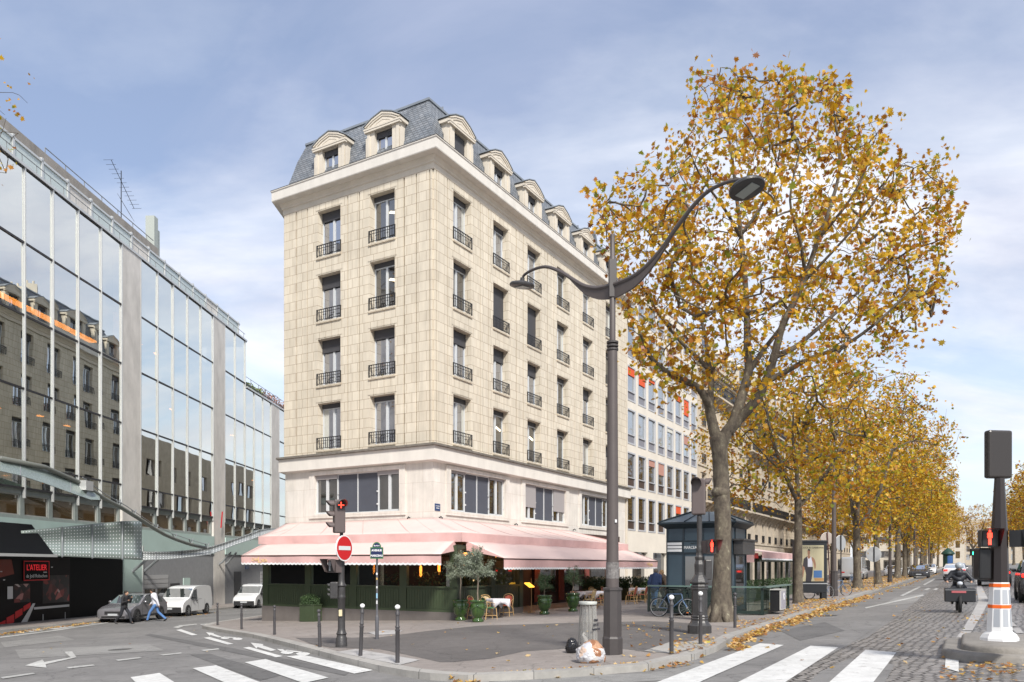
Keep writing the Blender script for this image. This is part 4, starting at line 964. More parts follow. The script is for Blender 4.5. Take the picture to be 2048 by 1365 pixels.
for u in (425, 437):
    k = (1024 - u) / F; Y = 24.4 / k; mb.tube([(-24.2 - XK, Y - 45, 1.5), (-23.6 - XK, Y - 45, 1.9), (-22.9 - XK, Y - 45, 2.7)], .08, 8)
mb.build('canopy_bracket', framed, cb_, smooth='auto')
# sagging tube with stays
AR = thing('canopy_truss', 'curved steel tube with stays sweeping down across the glass facade', 'truss', (XK, 45, 0))
def at(u, v, X): Y = X / ((u - 1024) / F); return (X - XK, Y - 45, 1.6 + (HZ - v) * Y / F)
tube_px = [(0, 917), (90, 935), (165, 968), (209, 998), (240, 1014), (264, 1029), (288, 1044), (310, 1058.5), (330, 1070), (351, 1079), (380, 1089), (410, 1096)]
mb = MB(); mb.tube([at(u, v, -22.6) for u, v in tube_px], .12, 8); mb.build('main_tube', mat('grey_green_steel', (.16, .17, .15), .5), AR, smooth=True)
mb = MB(); mb.tube([at(u, v, -22.6) for u, v in [(165, 955), (209, 988), (252, 1012), (300, 1045), (345, 1068), (380, 1080), (415, 1090)]], .025, 5)
for u, v0, v1 in ((237, 1000, 1014), (268, 1020, 1032), (312, 1050, 1060), (349, 1068, 1079), (382, 1078, 1089), (414, 1087, 1098)): mb.tube([at(u - 4, v0, -22.6), at(u, v1, -22.6), at(u + 4, v0, -22.6)], .045, 5)
mb.build('stay', framed, AR)
mb = MB(); top = [(0, 917, 943), (40, 925, 952), (90, 940, 968), (140, 957, 986), (180, 975, 1000), (199, 988, 1001)]
A_ = [at(u, v, -22.8) for u, v, w in top]; B_ = [at(u, w, -22.2) for u, v, w in top]; n = len(top)
mb.add(A_ + B_, [(i, i + 1, n + i + 1, n + i) for i in range(n - 1)])
sh = mb.build('frosted_glass_sheet', mat('frosted_green_glass', (.22, .27, .25), .25, var=.35, vscale=14), AR); s_ = sh.modifiers.new('t', 'SOLIDIFY'); s_.thickness = .03
mb = MB()
for k in (1, 3): mb.tube([A_[k], B_[k]], .05, 5)
mb.build('sheet_rib', framed, AR)
mb = MB(); mb.T = Matrix.Translation(at(172, 972, -22.4)); mb.box(-.2, .2, -.35, .35, -.25, .25); mb.build('flood_lamp', alu, AR)
# red pennant
fl_ = MB(); fl_.tube([(0, 0, 0), (.15, -.1, 1.3)], .05, 6); o = fl_.build('pennant', mat('pennant_red', (.55, .01, .02), .6)); o.location = Vector(at(442, 1056, -23.6)) + Vector((XK, 45, 0)); tag(o, 'thin red pennant hanging on a concrete pier of the glass building', 'pennant')
# roof garden
# ================================================================ the restaurant terrace and its awnings
fab = mat('awning_canvas', (.64, .49, .455), .9, var=.035, vscale=1.3, bump=.35, bscale=2.2)  # same cloth as the valance, paler: sky light on the slopes is in the colour
fabv = mat('awning_valance', (.61, .39, .37), .9, var=.07, vscale=2.5, bump=.12, bscale=5)  # same cloth again, darker: the lesser light on hanging parts is in the colour
fabw = mat('white_scallop', (.76, .77, .77), .9)
gpaint = mat('green_paint', (.046, .066, .033), .5, var=.08, vscale=3)
gdark = mat('dark_green_paint', (.03, .042, .024), .5)
plin = mat('grey_plinth', (.135, .12, .112), .85, var=.1, vscale=2)
brass = mat('gold_lettering', (.75, .55, .25), .4)
tglass = glass_mat('terrace_glass', (.7, .75, .72), (.72, .72, .68), .16, .01, see=1)
leafg = mat('dark_leaves', (.045, .085, .03), .6, var=.35, vscale=9)
RT = thing('restaurant_terrace', 'green panelled restaurant terrace with grey plinth under the pink awnings at the building corner', 'restaurant', (CX, CY, 0), TH)
mb = MB(); A0 = -3.5
mb.box(A0 - .06, A0 + .1, -3.76, 7.05, -2.0, -.22); mb.box(A0 - .06, 1.6, -3.76, -3.6, -2., -.22); mb.box(A0, 0, 6.95, 7.05, -2, -.22)
mb.build('plinth', plin, RT)
mb = MB()
mb.box(A0, A0 + .1, -3.7, 7.0, -.22, .72); mb.box(A0 - .07, A0 + .12, -3.77, 7.02, .72, .79); mb.box(A0 - .03, A0, -3.7, 7.0, -.22, -.12)
mb.box(A0, A0 + .1, -3.7, 7.0, 2.25, 2.4); mb.box(A0, 0, 6.92, 7.0, -.22, .79); mb.box(A0 + .3, 0, 6.92, 7.0, 2.25, 2.5)
for b in (6.85, 4.2, 1.56, -1.08, -3.55): mb.box(A0 - .04, A0 + .14, b - .17, b + .17, -.22, 2.38)
k = -3.4
while k < 6.9:      # grooves between boards
    mb.box(A0 - .012, A0, k, k + .115, -.1, .7); k += .135
mb.build('green_panelling', gpaint, RT)
mb = MB()
mb.box(A0, 1.6, -3.7, -3.6, -.22, .72); mb.box(A0 - .07, 1.62, -3.78, -3.58, .72, .79); mb.box(A0, 1.6, -3.7, -3.6, 2.25, 2.42)
for a in (A0 + .13, -.9, 1.45): mb.box(a - .16, a + .16, -3.76, -3.58, -.22, 2.38)
k = A0 + .3
while k < 1.4: mb.box(k, k + .115, -3.715, -3.7, -.1, .7); k += .135
mb.box(1.5, 1.6, -3.6, 0, -.6, 2.6)
mb.build('side_panelling', gdark, RT)
for b0, b1 in ((4.37, 6.68), (1.73, 4.03), (-.91, 1.39), (-3.38, -1.25)):
    mb = MB(); mb.poly([(A0 + .05, b0, .79), (A0 + .05, b1, .79), (A0 + .05, b1, 2.25), (A0 + .05, b0, 2.25)]); mb.build('terrace_window', tglass, RT)
for a0, a1 in ((-3.2, -1.06), (-.74, 1.3)):
    mb = MB(); mb.poly([(a0, -3.65, .79), (a1, -3.65, .79), (a1, -3.65, 2.25), (a0, -3.65, 2.25)]); mb.build('terrace_window', tglass, RT)
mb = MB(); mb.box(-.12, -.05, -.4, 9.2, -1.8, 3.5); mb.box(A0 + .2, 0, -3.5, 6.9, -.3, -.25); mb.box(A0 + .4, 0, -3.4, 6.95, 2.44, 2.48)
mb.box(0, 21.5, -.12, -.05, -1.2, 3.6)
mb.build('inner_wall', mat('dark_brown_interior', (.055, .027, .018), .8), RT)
for a0 in (2.6, 5.6, 9.6, 12.6, 16.6): MB().box(a0, a0 + 2.2, -.2, -.12, .1, 2.4).build('inner_window', pane_d, RT)
for a0 in (4.9, 9.0, 12.0, 15.5): 
    mb = MB()
    for i in range(6): mb.tube([(a0 + i * .1, -.3, -.4), (a0 + i * .1, -.3, 2.6)], .06, 6)
    mb.build('curtain', mat('dusty_red_curtain', (.16, .045, .035), .95), RT)
# hanging lamps and heaters that glow
def glow(name, m, pts, r, h, par):
    for a, b, z in pts:
        mb = MB(); mb.lathe([(.01, -h / 2), (r, -h / 3), (r, h / 3), (.01, h / 2)], n=8); mb.build(name, m, par, loc=(a, b, z))
glow('heater_lamp', lampo, [(-2.9, -1.5, 1.38), (-2.6, -2.2, 1.5), (-2.4, -2.7, 1.45), (-2.2, -3.1, 1.5), (-2.9, 1.0, 1.5), (-2.9, 4.75, 1.48), (-2.7, 2.1, 1.6)], .055, .5, RT)
glow('globe_lamp', lampo, [(A0 - .3, 6.85, 1.93), (A0 - .2, 4.2, 1.95), (A0 - .2, 1.56, 1.95), (A0 - .2, -1.08, 1.96), (-3.2, -3.9, 2.05), (-2.6, -3.9, 2.05), (-.2, -3.9, 2.0), (1.3, -3.4, 1.5), (3.9, -.5, 1.6), (4.0, -.5, 1.2), (8.9, -.5, 1.5), (6.6, -.5, 1.9)], .07, .14, RT)
glow('table_light', mat('small_warm_glow', (1, .8, .5), emit=(1, .7, .35), estr=1.5), [(-2.5, 5.2, .95), (-2.6, 2.5, .95), (-2.4, -.2, .95), (-1.4, -3.1, 1.0), (.2, -3.1, 1.02)], .03, .08, RT)
def leaf_cloud(n, boxfn, size, seed, flat_=.0):
    rr = random.Random(seed); mb = MB()
    for _ in range(n):
        p = Vector(boxfn(rr)); s = size * rr.uniform(.6, 1.3); q = Quaternion((rr.gauss(0, 1), rr.gauss(0, 1), rr.gauss(0, 1), rr.gauss(0, 1))).normalized()
        mb.mi = rr.choice((0, 0, 1)) 
        mb.poly([p + q @ Vector(v) * s for v in ((-1, 0, 0), (-.2, -.38, .05), (1, 0, 0), (-.2, .38, .05))])
    return mb
mid_g = mat('mid_leaves', (.05, .09, .03), .6, var=.3, vscale=7)
for i, (b0, b1) in enumerate(((4.4, 6.6), (1.8, 4.0), (-.9, 1.3), (-3.3, -1.2))):
    mb = leaf_cloud(420, lambda rr: (A0 + .25 + rr.random() * .5, rr.uniform(b0, b1), .6 + rr.random() ** 1.5 * .75), .09, 50 + i); mb.build('window_plants', [leafg, mid_g], RT)
mb = leaf_cloud(500, lambda rr: (rr.uniform(-3, 1.2), -3.4 + rr.random() * .4, .6 + rr.random() ** 1.6 * .7), .09, 60); mb.build('window_plants', [leafg, mid_g], RT)
for k_, (a, b, z, e) in enumerate(((-2.6, -2.2, 1.9, 22), (-2.6, 1.0, 1.9, 16), (-2.6, 4.6, 1.9, 16), (-.6, -3.0, 1.9, 16), (3.5, -1.2, 2.3, 25), (9.0, -1.2, 2.3, 25))):
    ld = bpy.data.lights.new('terrace_lamp', 'POINT'); ld.energy = e; ld.color = (1, .55, .25); ld.shadow_soft_size = .15; lo_ = bpy.data.objects.new('terrace_lamp', ld); COL.objects.link(lo_); lo_.parent = RT; lo_.location = (a, b, z)
# awnings
def sheet(mb, A, Bq, C_, D, nu=24, nv=6, sag=.05):
    """quad patch A-B (upper edge) to D-C (lower edge) with a slight belly"""
    A, Bq, C_, D = map(Vector, (A, Bq, C_, D)); vs = []
    for i in range(nu + 1):
        for j in range(nv + 1):
            u, v = i / nu, j / nv; p = (A.lerp(Bq, u)).lerp(D.lerp(C_, u), v); p.z -= sag * sin(pi * v) * (1 + .35 * sin(u * nu * pi / 3)); vs.append(p)
    mb.add(vs, [(i * (nv + 1) + j, (i + 1) * (nv + 1) + j, (i + 1) * (nv + 1) + j + 1, i * (nv + 1) + j + 1) for i in range(nu) for j in range(nv)])
T1 = (-.02, 9.25, 3.78); T2 = (-.02, -.02, 3.78); T3_ = (13.9, -.02, 3.72)
F1_ = (-3.3, 7.57, 2.95); F2_ = (-3.3, -3.8, 2.9); F3_ = (13.9, -3.8, 2.84)
def seams(par, A, Bq, C_, D, n):
    A, Bq, C_, D = map(Vector, (A, Bq, C_, D)); up_ = Vector((0, 0, .004))
    for i in range(1, n):
        a, b = A.lerp(Bq, i / n), D.lerp(C_, i / n); pts = [a.lerp(b, j / 8) + up_ for j in range(9)]
        for j, p_ in enumerate(pts): p_.z -= .045 * sin(pi * j / 8) * (1 if n > 6 else .5)
        MB().tube(pts, .009, 4).build('seam', mat('awning_seam', (.50, .35, .32), .9), par)
def solid(o, t=.012): s = o.modifiers.new('cloth', 'SOLIDIFY'); s.thickness = t; s.offset = 0
mb = MB(); sheet(mb, T1, T2, F2_, F1_); sheet(mb, T2, T3_, F3_, F2_, nu=30)
up = mb.build('upper_awning', fab, RT, smooth=True); solid(up)
def valance(par, A, Bq, h, scal=True, white=True, per=.23, hw=.075):
    A, Bq = Vector(A), Vector(Bq); L = (Bq - A).length; n = int(L / .03); up_ = MB(); lo = MB(); t = (Bq - A).normalized(); nn = Vector((t.y, -t.x, 0))
    V1 = []; V2 = []; V3 = []
    for i in range(n + 1):
        q = i / n; p = A.lerp(Bq, q); w = abs(sin(pi * q * L / per)) * .035 if scal else 0; wob = nn * (.03 * sin(q * L * 2.1) + .012 * sin(q * L * 5.3))
        V1.append(p); V2.append(p + wob - Vector((0, 0, h - (hw if white else 0) + w))); V3.append(p + wob - Vector((0, 0, h + w)))
    m = n + 1
    up_.add(V1 + V2, [(i, i + 1, m + i + 1, m + i) for i in range(n)]); o = up_.build('valance', fabv, par); solid(o, .008)
    if white: lo.add(V2 + V3, [(i, i + 1, m + i + 1, m + i) for i in range(n)]); o2 = lo.build('scalloped_edge', fabw, par); solid(o2, .008)
    return o
seams(up, T1, T2, F2_, F1_, 9); seams(up, T2, T3_, F3_, F2_, 12)
valance(up, F1_, F2_, .36, False, False); valance(up, F2_, F3_, .36, False, False)
mb = MB(); mb.poly([F3_, T3_, (13.9, -.02, 3.4), (13.9, -3.8, 2.5)]); solid(mb.build('side_flap', fabv, up), .008); mb = MB(); mb.poly([F1_, (-.02, 7.57, 3.7), (-.02, 7.57, 3.2), (-3.3, 7.57, 2.6)]); o = mb.build('side_flap', fabv, up); solid(o, .008)
la = MB(); LU0 = (-3.2, 7.35, 2.62); LU1 = (-3.2, -3.4, 2.6); LF0 = (-5.0, 6.72, 2.06); LF1 = (-5.0, -4.02, 2.03)
sheet(la, LU0, LU1, LF1, LF0, sag=.025); lw = la.build('lower_awning', fab, RT, smooth=True); solid(lw)
valance(lw, LF0, LF1, .38); seams(lw, LU0, LU1, LF1, LF0, 9)
la = MB(); RU0 = (-2.95, -3.75, 2.58); RU1 = (14.0, -3.75, 2.5); RF0 = (-2.45, -5.2, 1.9); RF1 = (15.0, -5.2, 1.88)
sheet(la, RU0, RU1, RF1, RF0, nu=34, sag=.025); rw = la.build('lower_awning', fab, RT, smooth=True); solid(rw)
valance(rw, RF0, RF1, .42); seams(rw, RU0, RU1, RF1, RF0, 14)
for A, Bq, par in ((LF0, LF1, lw), (RF0, RF1, rw)):
    mb = MB(); mb.tube([Vector(A) + Vector((0, 0, -.03)), Vector(Bq) + Vector((0, 0, -.03))], .028, 6); mb.build('front_bar', mat('dark_bronze', (.05, .03, .025), .5), par)
mb = MB(); mb.poly([LU0, LF0, (-3.2, 6.95, 2.1)]); solid(mb.build('side_flap', fabv, lw), .008); mb = MB(); mb.poly([LF1, LU1, (-3.2, -3.5, 2.2)]); o = mb.build('side_flap', fabv, lw); solid(o, .008)
mb = MB(); mb.poly([RF0, RU0, (-2.9, -3.75, 2.2)]); solid(mb.build('side_flap', fabv, rw), .008); mb = MB(); mb.poly([RU1, RF1, (14.4, -3.75, 2.1)]); o = mb.build('side_flap', fabv, rw); solid(o, .008)
mb = MB()
for b in (5.5, 2.2, -1.0): mb.tube([(-3.4, b, 2.3), (-4.2, b + .3, 2.12), (-4.95, b, 2.0)], .022, 5)
for a in (1, 5, 9, 13): mb.tube([(a, -3.7, 2.3), (a + .3, -4.4, 2.1), (a, -5.15, 1.86)], .022, 5)
mb.build('awning_arm', iron, RT)
for par, loc, rz, s in ((lw, (-5.04, 5.55, 1.84), -pi / 2, .2), (rw, (13.6, -5.24, 1.66), 0, .2)):
    text("CHA", s, brass, par, Vector(loc) + (Vector((0, .28, .02)) if rz else Vector((-.28, 0, .02))), (pi / 2, 0, rz))
    text("L", s * 1.9, brass, par, Vector(loc), (pi / 2, 0, rz))
    text("NEA", s, brass, par, Vector(loc) + (Vector((0, -.28, -.02)) if rz else Vector((.28, 0, -.02))), (pi / 2, 0, rz))
# menu stand
p = P(1.75, -4.1); MS = thing('menu_stand', 'brass menu stand with a lit yellow board beside the restaurant entrance', 'menu stand', (p.x, p.y, gz(p.x, p.y)), TH)
mb = MB(); mb.lathe([(.18, 0), (.18, .03), (.03, .05), (.02, .1), (.02, 1.5), (.001, 1.52)], n=10); mb.build('post', mat('brass_post', (.25, .15, .07), .4, metal=.5), MS, smooth='auto')
mb = MB(); mb.T = Matrix.Translation((-.22, -.02, 1.22)) @ Matrix.Rotation(radians(35), 4, 'X'); mb.box(-.22, .22, -.16, .16, -.02, .02); mb.build('lit_board', mat('menu_glow', (.9, .5, .1), emit=(1, .48, .05), estr=1.3), MS)

# glazed urns
urn_m = bpy.data.materials.new('green_glaze'); urn_m.use_nodes = True; t = urn_m.node_tree; b = t.nodes['Principled BSDF']; b.inputs['Roughness'].default_value = .08; b.inputs['Coat Weight'].default_value = .6
c = N('ShaderNodeTexCoord', t); n = N('ShaderNodeTexNoise', t); n.inputs['Scale'].default_value = 3; n.inputs['Detail'].default_value = 5; mpn = N('ShaderNodeMapping', t); mpn.inputs['Scale'].default_value = (2.5, 2.5, .7); t.links.new(c.outputs['Object'], mpn.inputs[0]); t.links.new(mpn.outputs[0], n.inputs['Vector'])
rp = N('ShaderNodeValToRGB', t); rp.color_ramp.elements[0].position = .3; rp.color_ramp.elements[0].color = (.010, .040, .010, 1); rp.color_ramp.elements[1].position = .7; rp.color_ramp.elements[1].color = (.055, .105, .022, 1)
t.links.new(n.outputs[0], rp.inputs[0]); t.links.new(rp.outputs[0], b.inputs['Base Color'])
def make_urn(label, loc, crown, ch, trunk=1.1, seed=1, dens=1500, tall=False):
    root = thing('potted_olive_tree' if not tall else 'potted_shrub', label, 'potted tree', loc, R.uniform(0, 6), 'green glazed urns with trees by the restaurant')
    mb = MB(); mb.lathe([(.2, 0), (.215, .03), (.21, .09), (.16, .12), (.15, .15), (.17, .18), (.235, .26), (.275, .4), (.29, .52), (.285, .64), (.27, .71), (.30, .735), (.32, .76), (.315, .80), (.28, .80), (.26, .74), (.05, .73), (.01, .73)], n=28)
    u = mb.build('urn', urn_m, root, smooth=True)
    mb = MB()
    for k in range(3):
        a0 = k * 2 * pi / 3; mb.tube([((.285 + .02) * cos(a0 + q * 2 * pi / 3), (.305) * sin(a0 + q * 2 * pi / 3), .60 - .13 * sin(pi * q)) for q in [i / 10 for i in range(11)]], .014, 5)
        mb.ball((.295 * cos(a0), .295 * sin(a0), .61), .035)
    mb.build('garland', urn_m, u, smooth=True)
    rr = random.Random(seed); mb = MB(); bark_ = mat('olive_bark', (.19, .155, .12), .9, var=.2, vscale=8)
    top = .75 + trunk
    mb.tube([(0, 0, .7), (.02, 0, .75 + trunk * .3), (-.015, .01, .75 + trunk * .7), (.01, 0, top)], [.03, .026, .024, .022], 7)
    tips = []
    for k in range(26):
        th, ph = rr.uniform(0, 2 * pi), rr.uniform(-.2, 1.35); d = Vector((cos(th) * cos(ph), sin(th) * cos(ph), sin(ph) * ch / crown)); e = Vector((0, 0, top)) + d * crown * rr.uniform(.7, 1.1)
        m_ = Vector((0, 0, top)).lerp(e, .5) + Vector((rr.uniform(-.1, .1), rr.uniform(-.1, .1), rr.uniform(-.02, .15))); mb.tube([(0, 0, top - .05), m_, e], [.013, .008, .003], 4); tips += [(Vector((0, 0, top)), m_, e)]
    mb.build('trunk', bark_, root)
    mb = MB(); 
    for _ in range(dens):
        a, m_, e = rr.choice(tips); q = rr.random() ** .55; p = (a.lerp(m_, q * 2) if q < .5 else m_.lerp(e, q * 2 - 1)) + Vector((rr.gauss(0, .06), rr.gauss(0, .06), rr.gauss(0, .06)))
        s = rr.uniform(.026, .048); qd = Quaternion((rr.gauss(0, 1), rr.gauss(0, 1), rr.gauss(0, 1), rr.gauss(0, 1))).normalized(); mb.mi = rr.choice((0, 0, 1))
        mb.poly([p + qd @ Vector(v) * s for v in ((-1, 0, 0), (0, -.3, .03), (1, 0, 0), (0, .3, .03))])
    if tall: mm = [leafg, mid_g]
    else: mm = [mat('olive_leaf', (.15, .18, .12), .6, var=.25, vscale=6), mat('olive_leaf_pale', (.27, .30, .235), .6)]
    mb.build('crown', mm, root)
    return root
g_ = lambda u, v: (lambda p: (p.x, p.y, p.z))(G(u, v))
make_urn('left olive tree of the pair in green glazed urns at the restaurant corner', g_(921, 1241.5), .70, .95, 1.02, 3, 6500)
make_urn('right olive tree of the pair in green glazed urns, slightly nearer', g_(956, 1244.5), .78, 1.05, 1.05, 4, 7500)
make_urn('shrub in a green glazed urn left of the restaurant entrance, under the awning', g_(1089, 1229.5), .5, .6, .35, 5, 1800, True)
make_urn('shrub in a green glazed urn next to the cane chairs, under the awning', g_(1146, 1223.5), .5, .7, .5, 6, 1800, True)
# box planter
p = P(-3.98, 3.58); p.z = gz(p.x, p.y); BP = thing('box_planter', 'square green planter box with a clipped dark shrub against the terrace plinth', 'planter', (p.x, p.y, p.z), TH)
mb = MB(); mb.box(-.24, .24, -.42, .42, 0, .74); mb.box(-.26, .26, -.44, .44, .70, .75); mb.build('box', gpaint, BP, bevel=.01)
mb = leaf_cloud(1900, lambda rr: (lambda a, q: (.34 * q * cos(a), .5 * q * sin(a) + .02, .72 + .48 * rr.random() * (1.15 - q * .5)))(rr.uniform(0, 6.28), rr.random() ** .5), .035, 8); mb.build('shrub', [leafg, mid_g], BP)
# hedge at the end of the open terrace
p = P(14.7, -3.2); HB = thing('hedge_planter', 'long dark planter with a leafy hedge closing the chairs terrace', 'planter', (p.x, p.y, gz(p.x, p.y)), TH)
mb = MB(); mb.box(-.22, .22, -1.9, 2.6, 0, .72); mb.build('box', gdark, HB)
mb = leaf_cloud(5600, lambda rr: (rr.gauss(0, .2), rr.uniform(-1.95, 2.6), .7 + (.5 + .2 * sin(9 * rr.random())) * rr.random()), .075, 9); mb.build('hedge', [leafg, mid_g], HB)
# bistro chairs and tables
cane = mat('bamboo', (.48, .31, .14), .45, var=.15, vscale=14)
wv = {'green': mat('woven_green', (.03, .14, .06), .6), 'red': mat('woven_red', (.33, .075, .045), .6), 'cream': mat('woven_cream', (.50, .38, .20), .6)}
def make_chair(colr):
    root = thing('bistro_chair', 'x', 'chair')
    for sx in (-1, 1):
        mb = MB(); mb.tube([(sx * .22, -.22, 0), (sx * .19, -.19, .45)], .016, 6); mb.build('leg', cane, root)
        mb = MB(); mb.tube([(sx * .23, .27, 0), (sx * .2, .2, .45)], .016, 6); mb.build('leg', cane, root)
    mb = MB()
    for z, w in ((.16, .21),): 
        for q in (((-w, -w, z), (w, -w, z)), ((-w, w + .03, z), (w, w + .03, z)), ((-w, -w, z), (-w, w + .03, z)), ((w, -w, z), (w, w + .03, z))): mb.tube(q, .011, 5)
    for sx in (-1, 1): mb.tube([(sx * .21, -.2, .28), (sx * .12, -.2, .44)], .009, 5); mb.tube([(sx * .22, .22, .28), (sx * .12, .2, .44)], .009, 5)
    mb.build('stretcher', cane, root)
    mb = MB(); pts = [(.22 * cos(a) * (1 if abs(cos(a)) < .8 else 1), .21 * sin(a)) for a in [2 * pi * k / 16 for k in range(16)]]; mb.prism(pts, .44, .47); mb.build('seat', wv[colr], root)
    mb = MB(); arc = [(-.21, .17, .46), (-.22, .22, .66), (-.2, .27, .82), (-.13, .3, .89), (0, .31, .91), (.13, .3, .89), (.2, .27, .82), (.22, .22, .66), (.21, .17, .46)]; mb.tube(arc, .015, 6)
    mb.tube([(-.21, -.1, .45), (-.24, -.12, .62), (-.24, .1, .68), (-.22, .24, .7)], .012, 5); mb.tube([(.21, -.1, .45), (.24, -.12, .62), (.24, .1, .68), (.22, .24, .7)], .012, 5); mb.build('back_frame', cane, root)
    mb = MB(); mb.loft([[(-.15, .19, .5), (0, .235, .5), (.15, .19, .5)], [(-.17, .24, .68), (0, .275, .68), (.17, .24, .68)], [(-.15, .28, .82), (0, .30, .86), (.15, .28, .82)]], caps=False, closed=False); o = mb.build('backrest', wv[colr], root); solid(o, .02)
    return root
ct = {k: tree_of(make_chair(k)) for k in wv}
def chair(col, u, v, face, label):
    p = G(u, v) if u > 30 else P(u, v); p.z = gz(p.x, p.y); return dup(ct[col], None, (p.x, p.y, p.z), face, label)
GRP = 'cane bistro chairs of the restaurant'
for k in ct: ct[k][0]['group'] = GRP
d = radians
for col, u, v, f, lb in [
    ('green', -3.1, -4.95, d(115), 'green cane chair beside the right olive urn, facing the small clothed table'),
    ('red', -3.0, -4.25, d(60), 'red cane chair half hidden behind the two olive urns'),
    ('cream', -1.9, -4.02, d(10), 'cream cane chair behind the small clothed table'),
    ('red', -1.1, -4.5, d(-20), 'red cane chair at the right of the small clothed table'),
    ('cream', 1178, 1219, d(-120), 'cream cane chair immediately right of the rear urn'),
    ('red', 1201, 1217, d(-115), 'red cane chair second from the rear urn on the open terrace'),
    ('cream', 1190, 1209, d(40), 'cream cane chair at the back of the open terrace'),
    ('cream', 1224, 1213, d(-100), 'cream cane chair just left of the tall lamp post'),
    ('red', 1214, 1207, d(60), 'red cane chair at the back left of the tall lamp post'),
    ('red', 1262, 1209, d(-115), 'red cane chair first to the right of the tall lamp post'),
    ('red', 1284, 1207, d(-115), 'red cane chair second to the right of the tall lamp post'),
    ('cream', 1299, 1205, d(-110), 'cream cane chair last on the right by the hedge planter'),
    ('cream', 1272, 1201, d(60), 'cream cane chair behind the right-hand red chairs near the hedge')]:
    chair(col, u, v, f, lb)
for t_ in ct.values(): drop(t_)
cloth = mat('white_tablecloth', (.72, .71, .76), .9, bump=.1, bscale=8)
def make_table(label, u, v, rz, cover=True):
    p = G(u, v) if u > 30 else P(u, v); p.z = gz(p.x, p.y); root = thing('bistro_table', label, 'table', p, rz, 'restaurant tables with white cloths')
    mb = MB(); mb.lathe([(.22, 0), (.22, .02), (.04, .05), (.025, .1), (.025, .7), (.3, .715), (.3, .73), (.001, .735)], n=14); mb.build('pedestal', iron, root, smooth='auto')
    w = .36; mb = MB(); ring0 = []; ring1 = []; ring2 = []
    for k in range(48):
        a = 2 * pi * k / 48; c_, s_ = cos(a), sin(a); m_ = max(abs(c_), abs(s_)); x, y = c_ / m_ * w, s_ / m_ * w; drp = .16 + .26 * (min(abs(c_), abs(s_)) / m_) ** 2
        fl_ = 1 + .05 * sin(k * 1.57); ring0.append((x, y, .75)); ring1.append((x * 1.02, y * 1.02, .73)); ring2.append((x * 1.05 * fl_, y * 1.05 * fl_, .75 - drp))
    mb.loft([[(x * .01, y * .01, .752) for x, y, z in ring0], ring0, ring1, ring2], caps=False); o = mb.build('tablecloth', cloth, root, smooth='auto'); solid(o, .006)
    return root
make_table('small table under a white cloth beside the olive urns', -1.95, -4.6, .5)
make_table('white clothed table behind the rear urn', 1160, 1213, .5); make_table('white clothed table between the first cane chairs left of the lamp post', 1192, 1213, .6); make_table('white clothed table right of the lamp post among the cane chairs', 1277, 1204, .6)
# ================================================================ street furniture
castiron = mat('dark_cast_iron', (.042, .040, .040), .42, var=.2, vscale=8, bump=.25, bscale=30)
brownp = mat('brown_grey_paint', (.085, .070, .066), .5, var=.08, vscale=3)
brownd = mat('dark_brown_paint', (.052, .045, .044), .5, var=.1, vscale=5)
plas = mat('signal_housing_brown', (.105, .082, .078), .45)
blackp = mat('signal_black', (.012, .012, .013), .4)
whitep = mat('white_paint', (.75, .75, .74), .5, var=.04)
redg = mat('red_signal_glow', (.8, .05, .04), emit=(1, .04, .02), estr=3.0)
greeng = mat('green_signal_glow', (.05, .8, .4), emit=(.04, 1, .45), estr=2.0)
grey_s = mat('galvanised_grey', (.30, .31, .32), .5)

